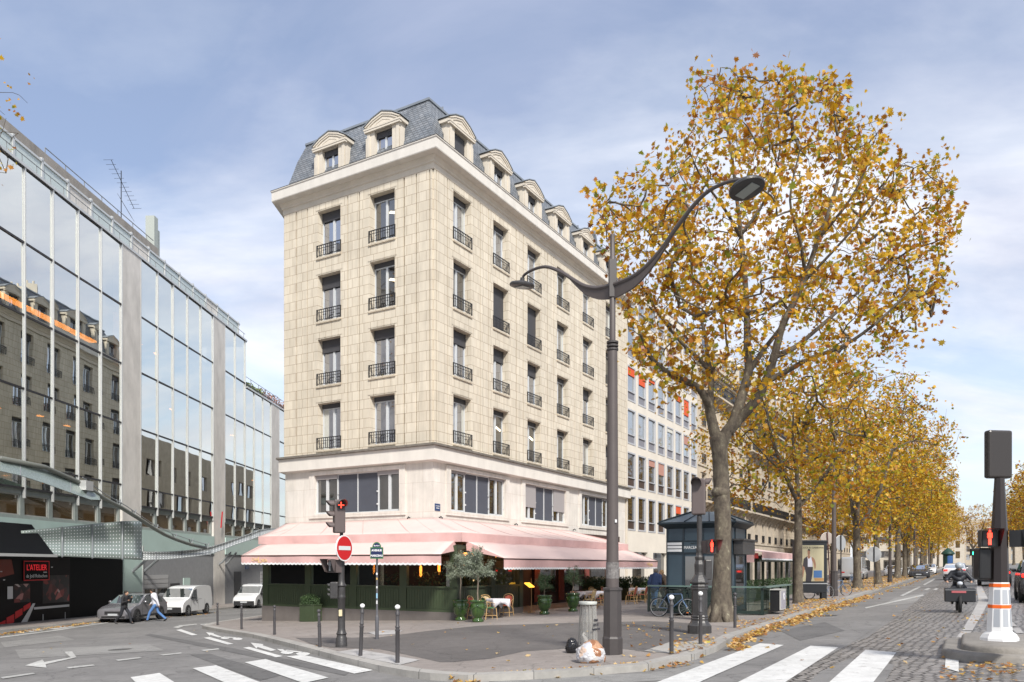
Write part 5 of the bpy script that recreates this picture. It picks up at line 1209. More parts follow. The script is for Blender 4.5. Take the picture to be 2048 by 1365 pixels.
# ---- double-armed lamp
AD = Vector((.58, -.815, 0))
def make_lamp(label, loc):
    bx, by = loc[0], loc[1]; root = thing('street_lamp', label, 'street lamp', loc, 0, 'double-armed street lamps along the avenue'); gzz = loc[2]
    oct_ = lambda r, z: (r, z)
    mb = MB(); mb.lathe([(.205, 0), (.205, .32), (.19, .345), (.185, .36), (.18, 1.27)], n=8, a0=pi / 8); mb.lathe([(.20, 1.27), (.20, 1.31), (.125, 1.33)], n=8, a0=pi / 8); mb.build('base', brownd, root)
    mb = MB(); mb.lathe([(.128, 1.3), (.12, 2), (.098, 5.9), (.098, 6.0)], n=16); mb.lathe([(.06, 6.1), (.06, 7.85), (.048, 7.87), (.045, 8.3), (.001, 8.32)], n=14); mb.build('pole', brownp, root, smooth='auto')
    mb = MB()
    for z in (6.0, 6.07, 6.14): mb.lathe([(.095, z), (.118, z + .01), (.118, z + .045), (.095, z + .055)], n=16)
    mb.build('collar', brownd, root); mb = MB(); mb.box(-.075, .075, -.075, .075, 7.05, 7.8); mb.build('arm_bracket', brownd, root, bevel=.01)
    ang = atan2(AD.y, AD.x)
    def arm(pts, plate):
        o = mb2 = MB(); mb2.T = Matrix.Rotation(ang, 4, 'Z')
        n = len(pts); rr = [.05 - .022 * i / (n - 1) for i in range(n)]; mb2.tube([(r, 0, z) for r, z in pts], rr, 8)
        k = plate; up_ = [(r, z) for r, z in pts[:k]]; dn_ = [(r, z - .27 * (1 - (i / (k - 1)) ** 1.3)) for i, (r, z) in enumerate(pts[:k])]
        ring = [(r, -.02, z) for r, z in up_] + [(r, -.02, z) for r, z in dn_[::-1][1:]]
        mb2.extr(ring, (0, .04, 0)); return mb2.build('arm', brownp, root, smooth='auto')
    def spline(ps, n=5):
        res = []
        for i in range(len(ps) - 1):
            p0 = ps[max(i - 1, 0)]; p1 = ps[i]; p2 = ps[i + 1]; p3 = ps[min(i + 2, len(ps) - 1)]
            for j in range(n):
                t_ = j / n; res.append(tuple(.5 * (2 * p1[q] + (p2[q] - p0[q]) * t_ + (2 * p0[q] - 5 * p1[q] + 4 * p2[q] - p3[q]) * t_ ** 2 + (3 * p1[q] - p0[q] - 3 * p2[q] + p3[q]) * t_ ** 3) for q in (0, 1)))
        res.append(ps[-1]); return res
    R_ = spline([(.05, 7.38), (.62, 7.45), (1.17, 7.66), (1.72, 8.03), (2.28, 8.20), (2.72, 8.22), (3.12, 8.14)]); L_ = spline([(-.05, 7.40), (-.5, 7.33), (-1.0, 7.52), (-1.5, 7.95), (-1.95, 8.28), (-2.35, 8.39), (-2.8, 8.29), (-3.0, 8.22)])
    arm(PR, 14); arm(PL, 13)
    for rp, tilt, zz in ((PR[-1][0] + .02, radians(-14), PR[-1][1] - .16), (PL[-1][0] - .02, radians(10), PL[-1][1] - .16)):
        mb = MB(); mb.T = Matrix.Rotation(ang, 4, 'Z') @ Matrix.Translation((rp, 0, zz)) @ Matrix.Rotation(tilt, 4, 'Y')
        mb.lathe([(.001, -.03), (.25, -.035), (.285, -.02), (.29, .015), (.26, .05), (.12, .09), (.001, .095)], n=28); hd = mb.build('lamp_head', castiron, root, smooth='auto')
        mb = MB(); mb.T = Matrix.Rotation(ang, 4, 'Z') @ Matrix.Translation((rp, 0, zz)) @ Matrix.Rotation(tilt, 4, 'Y'); mb.box(-.17, .17, -.1, .1, -.05, -.036); mb.build('led_panel', mat('lamp_glass_panel', (.30, .32, .30), .3), hd)
        mb = MB(); mb.T = Matrix.Rotation(ang, 4, 'Z') @ Matrix.Translation((rp, 0, zz)); mb.tube([(0, 0, .06), (-.02 if rp > 0 else .02, 0, .17)], [.06, .05], 8); mb.build('head_joint', castiron, hd)
    return root
def spline3(ps, n=5):
    res = []
    for i in range(len(ps) - 1):
        p0 = ps[max(i - 1, 0)]; p1 = ps[i]; p2 = ps[i + 1]; p3 = ps[min(i + 2, len(ps) - 1)]
        for j in range(n):
            t_ = j / n; res.append(tuple(.5 * (2 * p1[q] + (p2[q] - p0[q]) * t_ + (2 * p0[q] - 5 * p1[q] + 4 * p2[q] - p3[q]) * t_ ** 2 + (3 * p1[q] - p0[q] - 3 * p2[q] + p3[q]) * t_ ** 3) for q in range(len(p1))))
    res.append(ps[-1]); return res
LB = G(1225, 1309)
def arm_pt(u, v):
    k = (u - 1024) / F; r = (k * LB.y - LB.x) / (AD.x - k * AD.y); Z = LB.y + AD.y * r; return (r, 1.6 + (HZ - v) * Z / F - LB.z)
PR = spline3([(.03, arm_pt(1238, 566)[1])] + [arm_pt(*q) for q in ((1262, 556), (1290, 536), (1320, 503), (1350, 460), (1380, 420), (1410, 388), (1440, 370), (1470, 361), (1492, 359))], 3)
PL = spline3([(-.03, arm_pt(1219, 573)[1])] + [arm_pt(*q) for q in ((1195, 577), (1170, 573), (1150, 562), (1130, 549), (1110, 539), (1090, 534), (1068, 539), (1050, 549), (1045, 557))], 3)
lamp1 = make_lamp('tall brown double-armed street lamp nearest the camera beside the litter bin', LB)
lt = tree_of(lamp1)
MB().lathe([(.1285, 1.5), (.128, 1.82)], n=16).build('peeled_poster', mat('peeled_paper', (.16, .15, .145), .8, var=.5, vscale=22), lamp1)
MB().box(.03, .07, -.135, -.12, 2.6, 2.66).build('sticker', tw_ if False else mat('white_sticker', (.6, .6, .6), .6), lamp1)
for u, v, lb in ((1668, 1193, 'double-armed street lamp right of the lit advertising panel'), (1780, 1165.5, 'double-armed street lamp between the plane trunks, third from the camera'), (1829, 1153, 'double-armed street lamp far down the avenue pavement, fourth from the camera'), (1858, 1146.5, 'distant double-armed street lamp beyond the fourth one')):
    p = G(u, v); dup(lt, None, (p.x, p.y, p.z), radians(0) - .55, lb)

# ---- traffic signals
def visor(mb, c, r, L, n=12):
    """half-tube hood pointing to -y"""
    pts = [(c[0] + r * cos(a), c[2] + r * sin(a)) for a in [pi * (-.12 + 1.24 * k / n) for k in range(n + 1)]]
    ring0 = [(x, c[1], z) for x, z in pts]; ring1 = [(x, c[1] - L * (.45 + .55 * max(0, sin(pi * k / n))), z) for k, (x, z) in enumerate(pts)]
    m_ = n + 1; V = ring0 + ring1; V += [(x * .93 + c[0] * .07, y, z * .93 + c[2] * .07) for x, y, z in V]
    mb.add(V, [(i, i + 1, m_ + i + 1, m_ + i) for i in range(n)] + [(2 * m_ + i, 2 * m_ + i + 1, 3 * m_ + i + 1, 3 * m_ + i) for i in range(n)] + [(m_ + i, m_ + i + 1, 3 * m_ + i + 1, 3 * m_ + i) for i in range(n)])
def man(mb, s=1., y=-.01):
    z = 0
    mb.box(-.018 * s, .018 * s, y, y + .006, .11 * s, .15 * s); mb.box(-.028 * s, .028 * s, y, y + .006, .0, .105 * s); mb.box(-.045 * s, -.031 * s, y, y + .006, .0, .1 * s); mb.box(.031 * s, .045 * s, y, y + .006, .0, .1 * s); mb.box(-.026 * s, -.004 * s, y, y + .006, -.14 * s, -.002); mb.box(.004 * s, .026 * s, y, y + .006, -.14 * s, -.002)
def ped_head(par, loc, rz, lit=True, sz=1.):
    mb = MB(); mb.box(-.14, .14, -.08, .12, -.17, .15)
    # trapezoid hood towards -y
    mb.add([(-.15, -.08, .16), (.15, -.08, .16), (.19, -.3, .17), (-.19, -.3, .17), (-.15, -.08, -.17), (-.17, -.16, -.15), (.15, -.08, -.17), (.17, -.16, -.15), (-.15, -.08, .14), (-.19, -.3, .15), (.15, -.08, .14), (.19, -.3, .15)],
           [(0, 1, 2, 3), (0, 3, 5, 4), (1, 6, 7, 2), (8, 9, 5, 4), (10, 6, 7, 11)])
    o = mb.build('pedestrian_signal', plas if lit != 'b' else blackp, par, loc=loc); o.rotation_euler = (0, 0, rz); o.scale = (sz,) * 3
    mb = MB(); mb.box(-.12, .12, -.095, -.082, -.15, .13); mb.build('lens_panel', blackp, o)
    if lit: mb = MB(); man(mb, .95, -.11); mb.build('red_figure', redg, o)
    return o
# left signal with no-entry disc
p = G(683, 1294); S1 = thing('traffic_signal', 'ornate cast-iron signal post with a no-entry disc and a red cross light at the corner', 'traffic light', p)
mb = MB(); mb.lathe([(.145, 0), (.145, .1), (.135, .12), (.14, .22), (.12, .25), (.115, .3), (.135, .33), (.11, .37), (.10, .41), (.09, .45), (.09, 1.2), (.105, 1.22), (.105, 1.27), (.092, 1.3), (.1, 1.34), (.09, 1.5), (.125, 1.54), (.085, 1.6), (.075, 1.7), (.075, 2.05), (.085, 2.1), (.07, 2.16), (.07, 2.25), (.09, 2.3), (.05, 2.4), (.045, 2.5), (.045, 2.9)], n=18)
mb.build('column', castiron, S1, smooth='auto')
mb = MB(); mb.lathe([(.04, 2.85), (.04, 3.7), (.001, 3.71)], n=12); mb.build('pole', castiron, S1, smooth='auto')
zt1 = lambda v: 1.6 + (HZ - v) * p.y / F - p.z
mb = MB(); mb.box(-.15, .12, -.12, .12, zt1(1067), zt1(1001)); hd = mb.build('signal_head', plas, S1, loc=(-.02, -.12, 0), bevel=.03); hd.rotation_euler = (0, 0, radians(28))
mb = MB(); visor(mb, (0, -.12, zt1(1011)), .12, .3); mb.build('visor', plas, hd)
mb = MB(); mb.T = Matrix.Rotation(radians(-90), 4, 'Z')
for v in (1010, 1031, 1053): visor(mb, (0, -.15, zt1(v)), .09, .2)
mb.build('side_visor', plas, hd)
mb = MB(); zc = zt1(1012); mb.box(-.012, .012, -.135, -.125, zc - .075, zc + .075); mb.box(-.075, .075, -.135, -.125, zc - .012, zc + .012); mb.build('red_cross', redg, hd)
mb = MB(); mb.lathe([(.1, 0), (.1, .01)], (0, 0, 0), n=16); o = mb.build('lens', blackp, hd, loc=(0, -.12, zc)); o.rotation_euler = (pi / 2, 0, 0)
ns = MB(); ns.lathe([(.325, 0), (.325, .025), (.001, .025)], n=40); o = ns.build('no_entry_sign', whitep, S1, loc=(.09, -.16, zt1(1097)), smooth='auto'); o.rotation_euler = (pi / 2, 0, radians(64))
mb = MB(); mb.lathe([(.295, .026), (.295, .03), (.001, .03)], n=40); mb.build('red_disc', mat('sign_face_red', (.52, .012, .014), .4), o, smooth='auto')
mb = MB(); mb.box(-.23, .23, -.05, .05, .031, .035); mb.build('white_bar', mat('sign_face_white', (.62, .66, .66), .4), o)
q = ped_head(S1, (-.16, -.1, zt1(1132)), radians(-35), lit=False); mb = MB(); man(mb, .9, -.105); mb.build('dark_figure', grey_s, q, loc=(-.05, 0, 0)); 
mb = MB(); mb.box(-.1, .1, -.1, .08, -.21, .21); o = mb.build('repeater_box', castiron, S1, loc=(-.17, -.02, zt1(1181)), bevel=.03); mb = MB(); mb.T = Matrix.Rotation(radians(-90), 4, 'Z')
for z in (-.12, 0, .12): visor(mb, (0, -.1, z), .05, .08)
mb.build('visor', castiron, o)
mb = MB(); mb.box(-.04, .04, -.13, -.08, -.09, .07); mb.build('push_button', mat('cream_plastic', (.6, .52, .33), .5), S1, loc=(.0, 0, zt1(1225)))
# right ornate signal
p = G(1399, 1267); S2 = thing('traffic_signal', 'massive fluted cast-iron signal post beside the big plane trunk, red figure lit', 'traffic light', p); s2 = p.y / F
mb = MB(); mb.lathe([(.30, 0), (.30, .2), (.28, .22), (.24, .27), (.21, .33), (.22, .37), (.205, .4), (.22, .43), (.2, .47), (.2, .5), (.195, 1.1), (.215, 1.12), (.21, 1.16), (.225, 1.2), (.2, 1.24), (.24, 1.28), (.24, 1.31), (.17, 1.42), (.13, 1.48), (.12, 1.55), (.13, 1.75), (.10, 1.85), (.12, 1.93), (.08, 1.99), (.075, 2.1)], n=8, a0=pi / 8); mb.build('pedestal', castiron, S2)
mb = MB(); mb.lathe([(.075, 2.05), (.09, 2.12), (.07, 2.2), (.06, 2.3), (.065, 2.9), (.07, 2.95), (.055, 3.0), (.05, 3.25)], n=14); mb.build('column', castiron, S2, smooth='auto')
zt2 = lambda v: 1.6 + (HZ - v) * p.y / F - p.z
mb = MB(); mb.box(-.19, .15, -.13, .13, zt2(1030), zt2(958)); hd = mb.build('signal_head', plas, S2, bevel=.035); hd.rotation_euler = (0, 0, radians(-18)); mb = MB(); visor(mb, (-.06, -.13, zt2(968)), .13, .32); mb.build('visor', plas, hd)
mb = MB(); mb.T = Matrix.Rotation(radians(90), 4, 'Z'); visor(mb, (0, -.15, zt2(966)), .11, .16); mb.build('side_visor', plas, hd)
ped_head(S2, (.22, -.12, zt2(1094)), radians(22), lit=True)
mb = MB(); mb.box(-.09, .09, -.08, .08, -.26, .26); mb.build('repeater_box', castiron, S2, loc=(.22, .02, zt2(1140)), bevel=.03)
# tall signal on the traffic island
p = Vector((ic.x, ic.y, isl_z + .25)); p = G(1999, 1281, RD + .40); S3 = thing('traffic_signal', 'tall dark signal mast with a white and orange guard on the traffic island', 'traffic light', p); ZZ = p.y
z3 = lambda v: 1.6 + (HZ - v) * ZZ / F - p.z; r3 = lambda w: w * ZZ / F
mb = MB(); n = 8
mb.lathe([(r3(34), 0), (r3(34), r3(5)), (r3(29), r3(13)), (r3(22.5), r3(18)), (r3(17), z3(1165))], n=8, a0=pi / 8); o = mb.build('guard', whitep, S3)
mb = MB()
for v in (1172, 1214):
    w = r3(17 + (v - 1165) * .05) * 1.01; mb.lathe([(w + .006, z3(v) - .02), (w + .006, z3(v) + .035)], n=8, a0=pi / 8)
o2 = mb.build('orange_band', mat('reflective_orange', (.8, .13, .01), .4), o)
za, zb_ = r3(18), z3(1165); ap = lambda z: (r3(22.5) + (r3(17) - r3(22.5)) * (z - za) / (zb_ - za)) * cos(pi / 8) + .004
for a in (0, -pi / 4, pi / 4):
    for z0, z1 in ((za + .08, za + .08 + (zb_ - za) * .36), (za + (zb_ - za) * .56, zb_ - .12)):
        mb = MB(); mb.T = Matrix.Rotation(a, 4, 'Z'); mb.poly([(-.045, -ap(z0), z0), (.045, -ap(z0), z0), (.04, -ap(z1), z1), (-.04, -ap(z1), z1)]); mb.build('reflector', mat('grey_reflector', (.36, .38, .41), .5), o)
mb = MB(); mb.T = None; mb.loft([[(cos(a) * w, sin(a) * w, z) for a in [pi / 8 + pi / 4 * k for k in range(8)]] for w, z in ((r3(17), z3(1166)), (r3(14.5), z3(1060)), (r3(9), z3(957)))]); mb.build('mast', mat('dark_umber_paint', (.022, .016, .015), .4), S3)
mb = MB(); mb.box(-r3(26), r3(26), -.04, .1, z3(957), z3(861)); o = mb.build('back_board', mat('board_back', (.035, .03, .028), .35), S3, bevel=.035); o.rotation_euler = (0, 0, radians(8))
ped_head(S3, (-.25, -.1, z3(1077)), radians(-14), lit='b', sz=.84); q = ped_head(S3, (.24, -.08, z3(1077)), radians(52), lit=False, sz=.84); q.data = q.data.copy(); q.data.materials[0] = blackp
mb = MB(); mb.box(-.1, .1, -.1, .1, -.26, .26); o = mb.build('repeater_box', blackp, S3, loc=(-.25, .05, z3(1128)), bevel=.03)
# distant green signal
p = G(1946, 1157, RD); S4 = thing('traffic_signal', 'distant slim signal pole showing green over the far lanes', 'traffic light', p); h = lambda v: 1.6 + (HZ - v) * p.y / F - p.z
mb = MB(); mb.lathe([(.09, 0), (.07, .3), (.06, h(1098)), (.001, h(1097))], n=8); mb.build('pole', castiron, S4)
mb = MB(); mb.box(-.25, .25, -.2, .1, h(1112), h(1098)); hd = mb.build('signal_head', blackp, S4); mb = MB(); mb.box(-.16, .16, -.24, -.2, h(1110), h(1104)); mb.build('green_light', greeng, hd)

# ---- bollards
def make_bollard(white):
    root = thing('bollard', 'x', 'bollard'); H = 1.13 if white else .95
    mb = MB(); k = H / 1.13
    prof = [(.042, 0), (.042, .62 * k), (.05, .63 * k), (.05, .655 * k), (.038, .66 * k), (.038, .69 * k), (.048, .7 * k), (.048, .715 * k), (.036, .73 * k), (.036, .93 * k), (.045, .94 * k), (.045, .98 * k), (.032, 1.0 * k), (.03, 1.04 * k)]
    mb.lathe(prof, n=14); mb.build('post', mat('bollard_grey', (.055, .052, .055), .5), root, smooth='auto')
    mb = MB(); mb.ball((0, 0, H - .035), .053, (1, 1, .92), 14, 8); mb.build('cap', whitep if white else mat('bollard_grey', (.055, .052, .055), .5), root, smooth=True)
    return root
bt = {w: tree_of(make_bollard(w)) for w in (True, False)}
for w in bt: bt[w][0]['group'] = 'slim bollards along the pavement edge'
for w, u, v, lb in [(False, 435, 1251, 'farthest left bollard, where the side street pavement begins'), (False, 483, 1259, 'dark bollard between the white van and the awning corner, second from the left'), (False, 549, 1270, 'dark bollard before the left end of the terrace plinth, third from the left'),
                    (False, 640, 1295, 'dark bollard left of the ornate signal post'), (True, 721, 1313, 'white-topped bollard right of the ornate signal post, leaning slightly'), (True, 795, 1327, 'white-topped bollard right of the street name post, nearest the camera'),
                    (True, 1343, 1308, 'white-topped bollard right of the tall street lamp'), (True, 1401, 1289, 'white-topped bollard in front of the massive signal post'), (False, 1470, 1256, 'dark bollard right of the big plane trunk'), (False, 1683, 1186, 'small dark bollard beside the second street lamp')]:
    p = G(u, v); q = dup(bt[w], None, (p.x, p.y, p.z), 0, lb)
    if u == 721: q.rotation_euler = (0, radians(2.2), 0)
    if u == 640: q.rotation_euler = (0, radians(-1.8), 0)
for t_ in bt.values(): drop(t_)

# ---- street name post
p = G(754, 1279); SN = thing('street_name_post', 'grey post with the blue and green avenue name plate', 'street sign', p); h = lambda v: 1.6 + (HZ - v) * p.y / F - p.z; w_ = p.y / F
mb = MB(); mb.lathe([(.052, 0), (.052, h(1234)), (.04, h(1232)), (.028, h(1230)), (.028, h(1118)), (.001, h(1117))], n=12); mb.build('post', mat('sign_post_grey', (.085, .085, .095), .45), SN, smooth='auto')
mb = MB(); zb, zt_, zc = h(1118), h(1095), h(1084.5); x = 13 * w_
arch = [(x * .68 * cos(a), zt_ + (zc - zt_) * sin(a)) for a in [pi * k / 12 for k in range(13)]]
mb.box(-x, x, -.05, -.03, zb, zt_); mb.extr([(a, -.05, b) for a, b in arch], (0, .02, 0)); pl = mb.build('name_plate', mat('plate_green', (.045, .16, .06), .4), SN)
mb = MB(); mb.box(-x * .86, x * .86, -.056, -.05, zb + .035, zt_ - .03); mb.extr([(a * .8, -.056, zt_ + (b - zt_) * .8) for a, b in arch], (0, .006, 0)); mb.build('blue_field', mat('plate_navy', (.012, .02, .075), .35), pl)
tw = mat('plate_white', (.7, .7, .7), .5)
text("AVENUE", .075, tw, pl, (0, -.058, h(1101.5)), (pi / 2, 0, 0), bold=.003); text("MARCEAU", .075, tw, pl, (0, -.058, h(1112)), (pi / 2, 0, 0), bold=.003); text("8e Arrt", .05, tw, pl, (0, -.058, h(1092)), (pi / 2, 0, 0), bold=.002)
for z, c_, s in ((h(1205), (.55, .55, .55), .05), (h(1192), (.25, .45, .6), .07), (h(1175), (.6, .6, .6), .03), (h(1158), (.55, .35, .1), .03), (h(1148), (.7, .7, .7), .03)):
    mb = MB(); mb.box(-.018, .022, -.036, -.027, z - s, z + s); mb.build('sticker', mat('sticker_%d' % int(z * 100), c_, .6), SN)

# ---- litter bin with bag, and rubbish bags
p = G(1176, 1292); LBN = thing('litter_bin', 'wire litter bin holding a clear plastic bag beside the tall street lamp', 'litter bin', p, .3)
steel = mat('bin_steel', (.36, .35, .33), .4, metal=.5)
mb = MB()
for k in range(14):
    a = 2 * pi * k / 14; mb.tube([(.21 * cos(a), .21 * sin(a), 0.02), (.195 * cos(a), .195 * sin(a), .55), (.165 * cos(a), .165 * sin(a), .93)], .008, 5)
mb.lathe([(.2, .0), (.215, .0), (.215, .03), (.2, .03)], n=24); mb.build('cage', steel, LBN)
mb = MB(); prof = [(.05, .05)]
rings = []
for i, (r, z) in enumerate([(.12, .03), (.17, .1), (.175, .5), (.16, .8), (.15, .93), (.19, .96), (.2, .99), (.15, .985), (.13, .8), (.1, .5)]):
    rings.append([(r * (1 + .05 * sin(5 * a + i) + .03 * sin(11 * a)) * cos(a), r * (1 + .05 * sin(5 * a + i) + .03 * sin(11 * a)) * sin(a), z) for a in [2 * pi * k / 30 for k in range(30)]])
mb.loft(rings); bagm = mat('translucent_bag', (.50, .49, .46), .25, var=.12, vscale=6, bump=.8, bscale=9)
bagm.node_tree.nodes['Principled BSDF'].inputs['Alpha'].default_value = .32
mb.build('bag', bagm, LBN, smooth=True)
mb = MB(); mb.lathe([(.17, .93), (.2, .93), (.205, .96), (.2, .99), (.17, .99)], n=24); mb.build('rim', mat('rim_pale', (.5, .52, .48), .5), LBN)
mb = MB(); mb.T = Matrix.Rotation(.55, 4, 'Z'); mb.loft([[(.2 * sin(a), -.205 * cos(a), z) for a in (-.35, -.17, 0, .17, .35)] for z in (.12, .9)], caps=False, closed=False); pf = mb.build('information_flap', bagm, LBN)
tk = mat('bag_print', (.04, .04, .05), .6)
for i, s in enumerate(("TIME", "EDOS", "PARIPROPRE")): text(s, .075 if i < 2 else .055, tk, LBN, (.112, -.19, .58 - .1 * i), (pi / 2, 0, .55), bold=.002)
def lump(name, c, sx, sy, sz, m, seed, label, cat, knot=True, amp=.16):
    me = bpy.data.meshes.new(name); bm = bmesh.new(); bmesh.ops.create_icosphere(bm, subdivisions=5, radius=1)
    for v in bm.verts:
        d_ = v.co.normalized(); q = d_ * 1.6 + Vector((seed, 0, 0)); k = 1 + amp * noise.noise(q) + amp * .7 * abs(noise.noise(q * 2.7)) + amp * .35 * abs(noise.noise(q * 6))
        if d_.z > .75 and knot: k += (d_.z - .75) * 1.1
        v.co = Vector((d_.x * sx * k, d_.y * sy * k, max(d_.z * sz * k, -sz * .72)))
    bm.to_mesh(me); bm.free(); me.materials.append(m)
    for pl_ in me.polygons: pl_.use_smooth = True
    o = bpy.data.objects.new(name, me); COL.objects.link(o); o.location = (c.x, c.y, c.z + sz * .7); tag(o, label, cat); return o
bm_ = bpy.data.materials.new('mixed_rubbish_bag'); bm_.use_nodes = True; t = bm_.node_tree; b = t.nodes['Principled BSDF']; b.inputs['Roughness'].default_value = .22
c = N('ShaderNodeTexCoord', t); v = N('ShaderNodeTexVoronoi', t); v.inputs['Scale'].default_value = 7.; nn_ = N('ShaderNodeTexNoise', t); nn_.inputs['Scale'].default_value = 5; sc = N('ShaderNodeVectorMath', t, operation='MULTIPLY_ADD'); sc.inputs[1].default_value = (.25, .25, .25)
t.links.new(c.outputs['Object'], nn_.inputs['Vector']); t.links.new(nn_.outputs['Color'], sc.inputs[0]); t.links.new(c.outputs['Object'], sc.inputs[2]); t.links.new(sc.outputs[0], v.inputs['Vector'])
rp = N('ShaderNodeValToRGB', t); rp.color_ramp.interpolation = 'LINEAR'; el = rp.color_ramp.elements; el[0].position = .1; el[0].color = (.52, .50, .48, 1); el[1].position = .95; el[1].color = (.26, .12, .06, 1)
for q, col in ((.55, (.62, .60, .58, 1)), (.72, (.5, .30, .18, 1)), (.4, (.42, .43, .48, 1))): e = el.new(q); e.color = col
ss = N('ShaderNodeSeparateColor', t); t.links.new(v.outputs['Color'], ss.inputs[0]); t.links.new(ss.outputs[0], rp.inputs[0]); t.links.new(rp.outputs[0], b.inputs['Base Color'])
bp = N('ShaderNodeBump', t); bp.inputs['Strength'].default_value = .7; bp.inputs['Distance'].default_value = .02; n3_ = N('ShaderNodeTexNoise', t); n3_.inputs['Scale'].default_value = 16; n3_.inputs['Detail'].default_value = 4; t.links.new(c.outputs['Object'], n3_.inputs['Vector']); t.links.new(n3_.outputs[0], bp.inputs['Height']); t.links.new(bp.outputs[0], b.inputs['Normal'])
rb = lump('rubbish_bag', G(1181, 1325), .27, .24, .20, bm_, 3.1, 'clear knotted rubbish bag full of cartons in front of the wire bin', 'rubbish bag')
mb = MB(); mb.tube([(-.05, 0, .2), (-.1, -.02, .3), (-.14, -.03, .36), (-.12, -.02, .40), (-.08, 0, .36)], [.05, .035, .025, .02, .015], 8); kn = mb.build('knot', bagm, rb, smooth=True)
lump('rubbish_bag', G(1144, 1306), .13, .16, .16, mat('black_bag', (.012, .012, .014), .2, bump=.6, bscale=12), 9.2, 'small black rubbish bag leaning left of the wire bin', 'rubbish bag')

# ---- kiosk
teal = mat('teal_blue_paint', (.038, .062, .082), .38, var=.08, vscale=2); teald = mat('teal_trim', (.015, .026, .035), .4)
K = G(1462, 1231); KR = thing('metro_kiosk', 'dark teal lift kiosk with hipped metal roof behind the big plane trunk', 'kiosk', (K.x, K.y, K.z), TH)
W, D, H = 2.32, 2.1, 3.05
mb = MB(); mb.box(0, D, 0, W, 0, H); mb.build('body', teal, KR)
mb = MB()
for b in (.0, .28, .95, 1.65, W - .06): mb.box(-.03, .0, b, b + .06, .05, H)
for a in (0.0, .5, D - .06): mb.box(a, a + .06, -.03, 0, .05, H)
for z in (.1, 2.15, 2.58): mb.box(-.04, 0, 0, W, z, z + .04); mb.box(0, D, -.04, 0, z, z + .04)
mb.build('frame', teald, KR)
mb = MB(); mb.box(-.02, -.0, 1.05, 1.62, .8, 2.05); mb.box(-.02, 0, .38, .92, .8, 2.05); mb.box(.6, D - .4, -.02, 0, .3, 2.05); mb.build('window', pane_d, KR)
mb = MB()
for z in (2.22, 2.34, 2.46): mb.box(-.045, -.03, 1.74, W - .05, z, z + .09); mb.box(-.045, -.03, .1, .27, z, z + .09)
mb.build('white_louvre', whitep, KR)
mb = MB(); mb.box(-.06, -.03, .75, 1.65, 2.19, 2.56); sb_ = mb.build('name_board', teal, KR)
text("MARCEAU", .15, whitep, sb_, (-.065, 1.38, 2.36), (pi / 2, 0, -pi / 2), sx=.8); text("OUM ST", .07, blackp, sb_, (-.065, 1.3, 2.51), (pi / 2, 0, -pi / 2))
mb = MB(); mb.box(.25, D - .1, -.35, -.03, 2.12, 2.6); mb.box(.15, D, -.4, 0, 2.6, 2.66); ob = mb.build('notice_box', castiron, KR)
ov = .20; mb = MB(); r0 = [(-ov, -ov), (D + ov, -ov), (D + ov, W + ov), (-ov, W + ov)]; r1 = [(-ov - .06, -ov - .06), (D + ov + .06, -ov - .06), (D + ov + .06, W + ov + .06), (-ov - .06, W + ov + .06)]; r2 = [(-.02, -.02), (D + .02, -.02), (D + .02, W + .02), (-.02, W + .02)]
mb.loft([[(x, y, z) for x, y in r] for r, z in ((r2, H), (r0, H + .14), (r1, H + .16), (r1, H + .22), (r0, H + .23))]); mb.build('eaves', teald, KR)
mb = MB(); tp = [(D * .38, W * .3), (D * .62, W * .3), (D * .62, W * .7), (D * .38, W * .7)]; mb.loft([[(x, y, H + .22) for x, y in r0], [(x, y, H + .62) for x, y in tp]]); mb.build('roof', mat('dull_zinc', (.13, .16, .18), .45, var=.1), KR)
mb = MB()
for a, b in zip(r0, tp): mb.tube([(a[0], a[1], H + .25), (b[0], b[1], H + .65)], .03, 5)
for q in (.33, .66): mb.tube([(-ov, -ov + (W + 2 * ov) * q, H + .24), (tp[0][0], tp[0][1] + (tp[3][1] - tp[0][1]) * q, H + .63)], .02, 5)
mb.build('roof_rib', teald, KR)
mb = MB(); mb.box(-.05, -.03, 1.2, 1.42, .98, 1.06); mb.build('green_notice', mat('mint_sticker', (.1, .5, .35), .5), KR)

# ---- metro stair railing with map case
Rc = G(1527, 1231); MR = thing('metro_railing', 'dark green stair railing with wire glass panels round the metro entrance', 'railing', (Rc.x, Rc.y, Rc.z), TH)
Lb, La = 4.1, 4.3; HR = .97
mb = MB(); mb.box(-.1, .12, -.1, Lb, HR - .05, HR); mb.box(-.1, La, -.1, .12, HR - .05, HR); mb.build('top_ledge', mat('grey_green_ledge', (.11, .17, .15), .4), MR)
mb = MB()
for b in (0, 1.35, 2.7, Lb - .06): mb.box(-.03, .05, b, b + .08, 0, HR)
for a in (1.4, 2.8, La - .08): mb.box(a, a + .08, -.03, .05, 0, HR)
mb.box(-.02, .04, 0, Lb, .03, .13); mb.box(0, La, -.02, .04, .03, .13)
for z in (.35, .55, .75): mb.tube([(.01, 0, z), (.01, Lb, z)], .008, 5); mb.tube([(0, .01, z), (La, .01, z)], .008, 5)
for k in range(9): mb.tube([(.01, .4 * k + .5, .1), (.01, .4 * k + .5, .9)], .006, 4); mb.tube([(.4 * k + .5, .01, .1), (.4 * k + .5, .01, .9)], .006, 4)
mb.build('post', mat('railing_green', (.016, .03, .025), .4), MR)
rgm = glass_mat('railing_glass', (.6, .7, .65), (.42, .50, .45), .1, .02, see=1)
mb = MB(); mb.poly([(.005, .05, .12), (.005, Lb, .12), (.005, Lb, .88), (.005, .05, .88)]); mb.build('glass_panel', rgm, MR); mb = MB(); mb.poly([(.05, .005, .12), (La, .005, .12), (La, .005, .88), (.05, .005, .88)]); mb.build('glass_panel', rgm, MR)
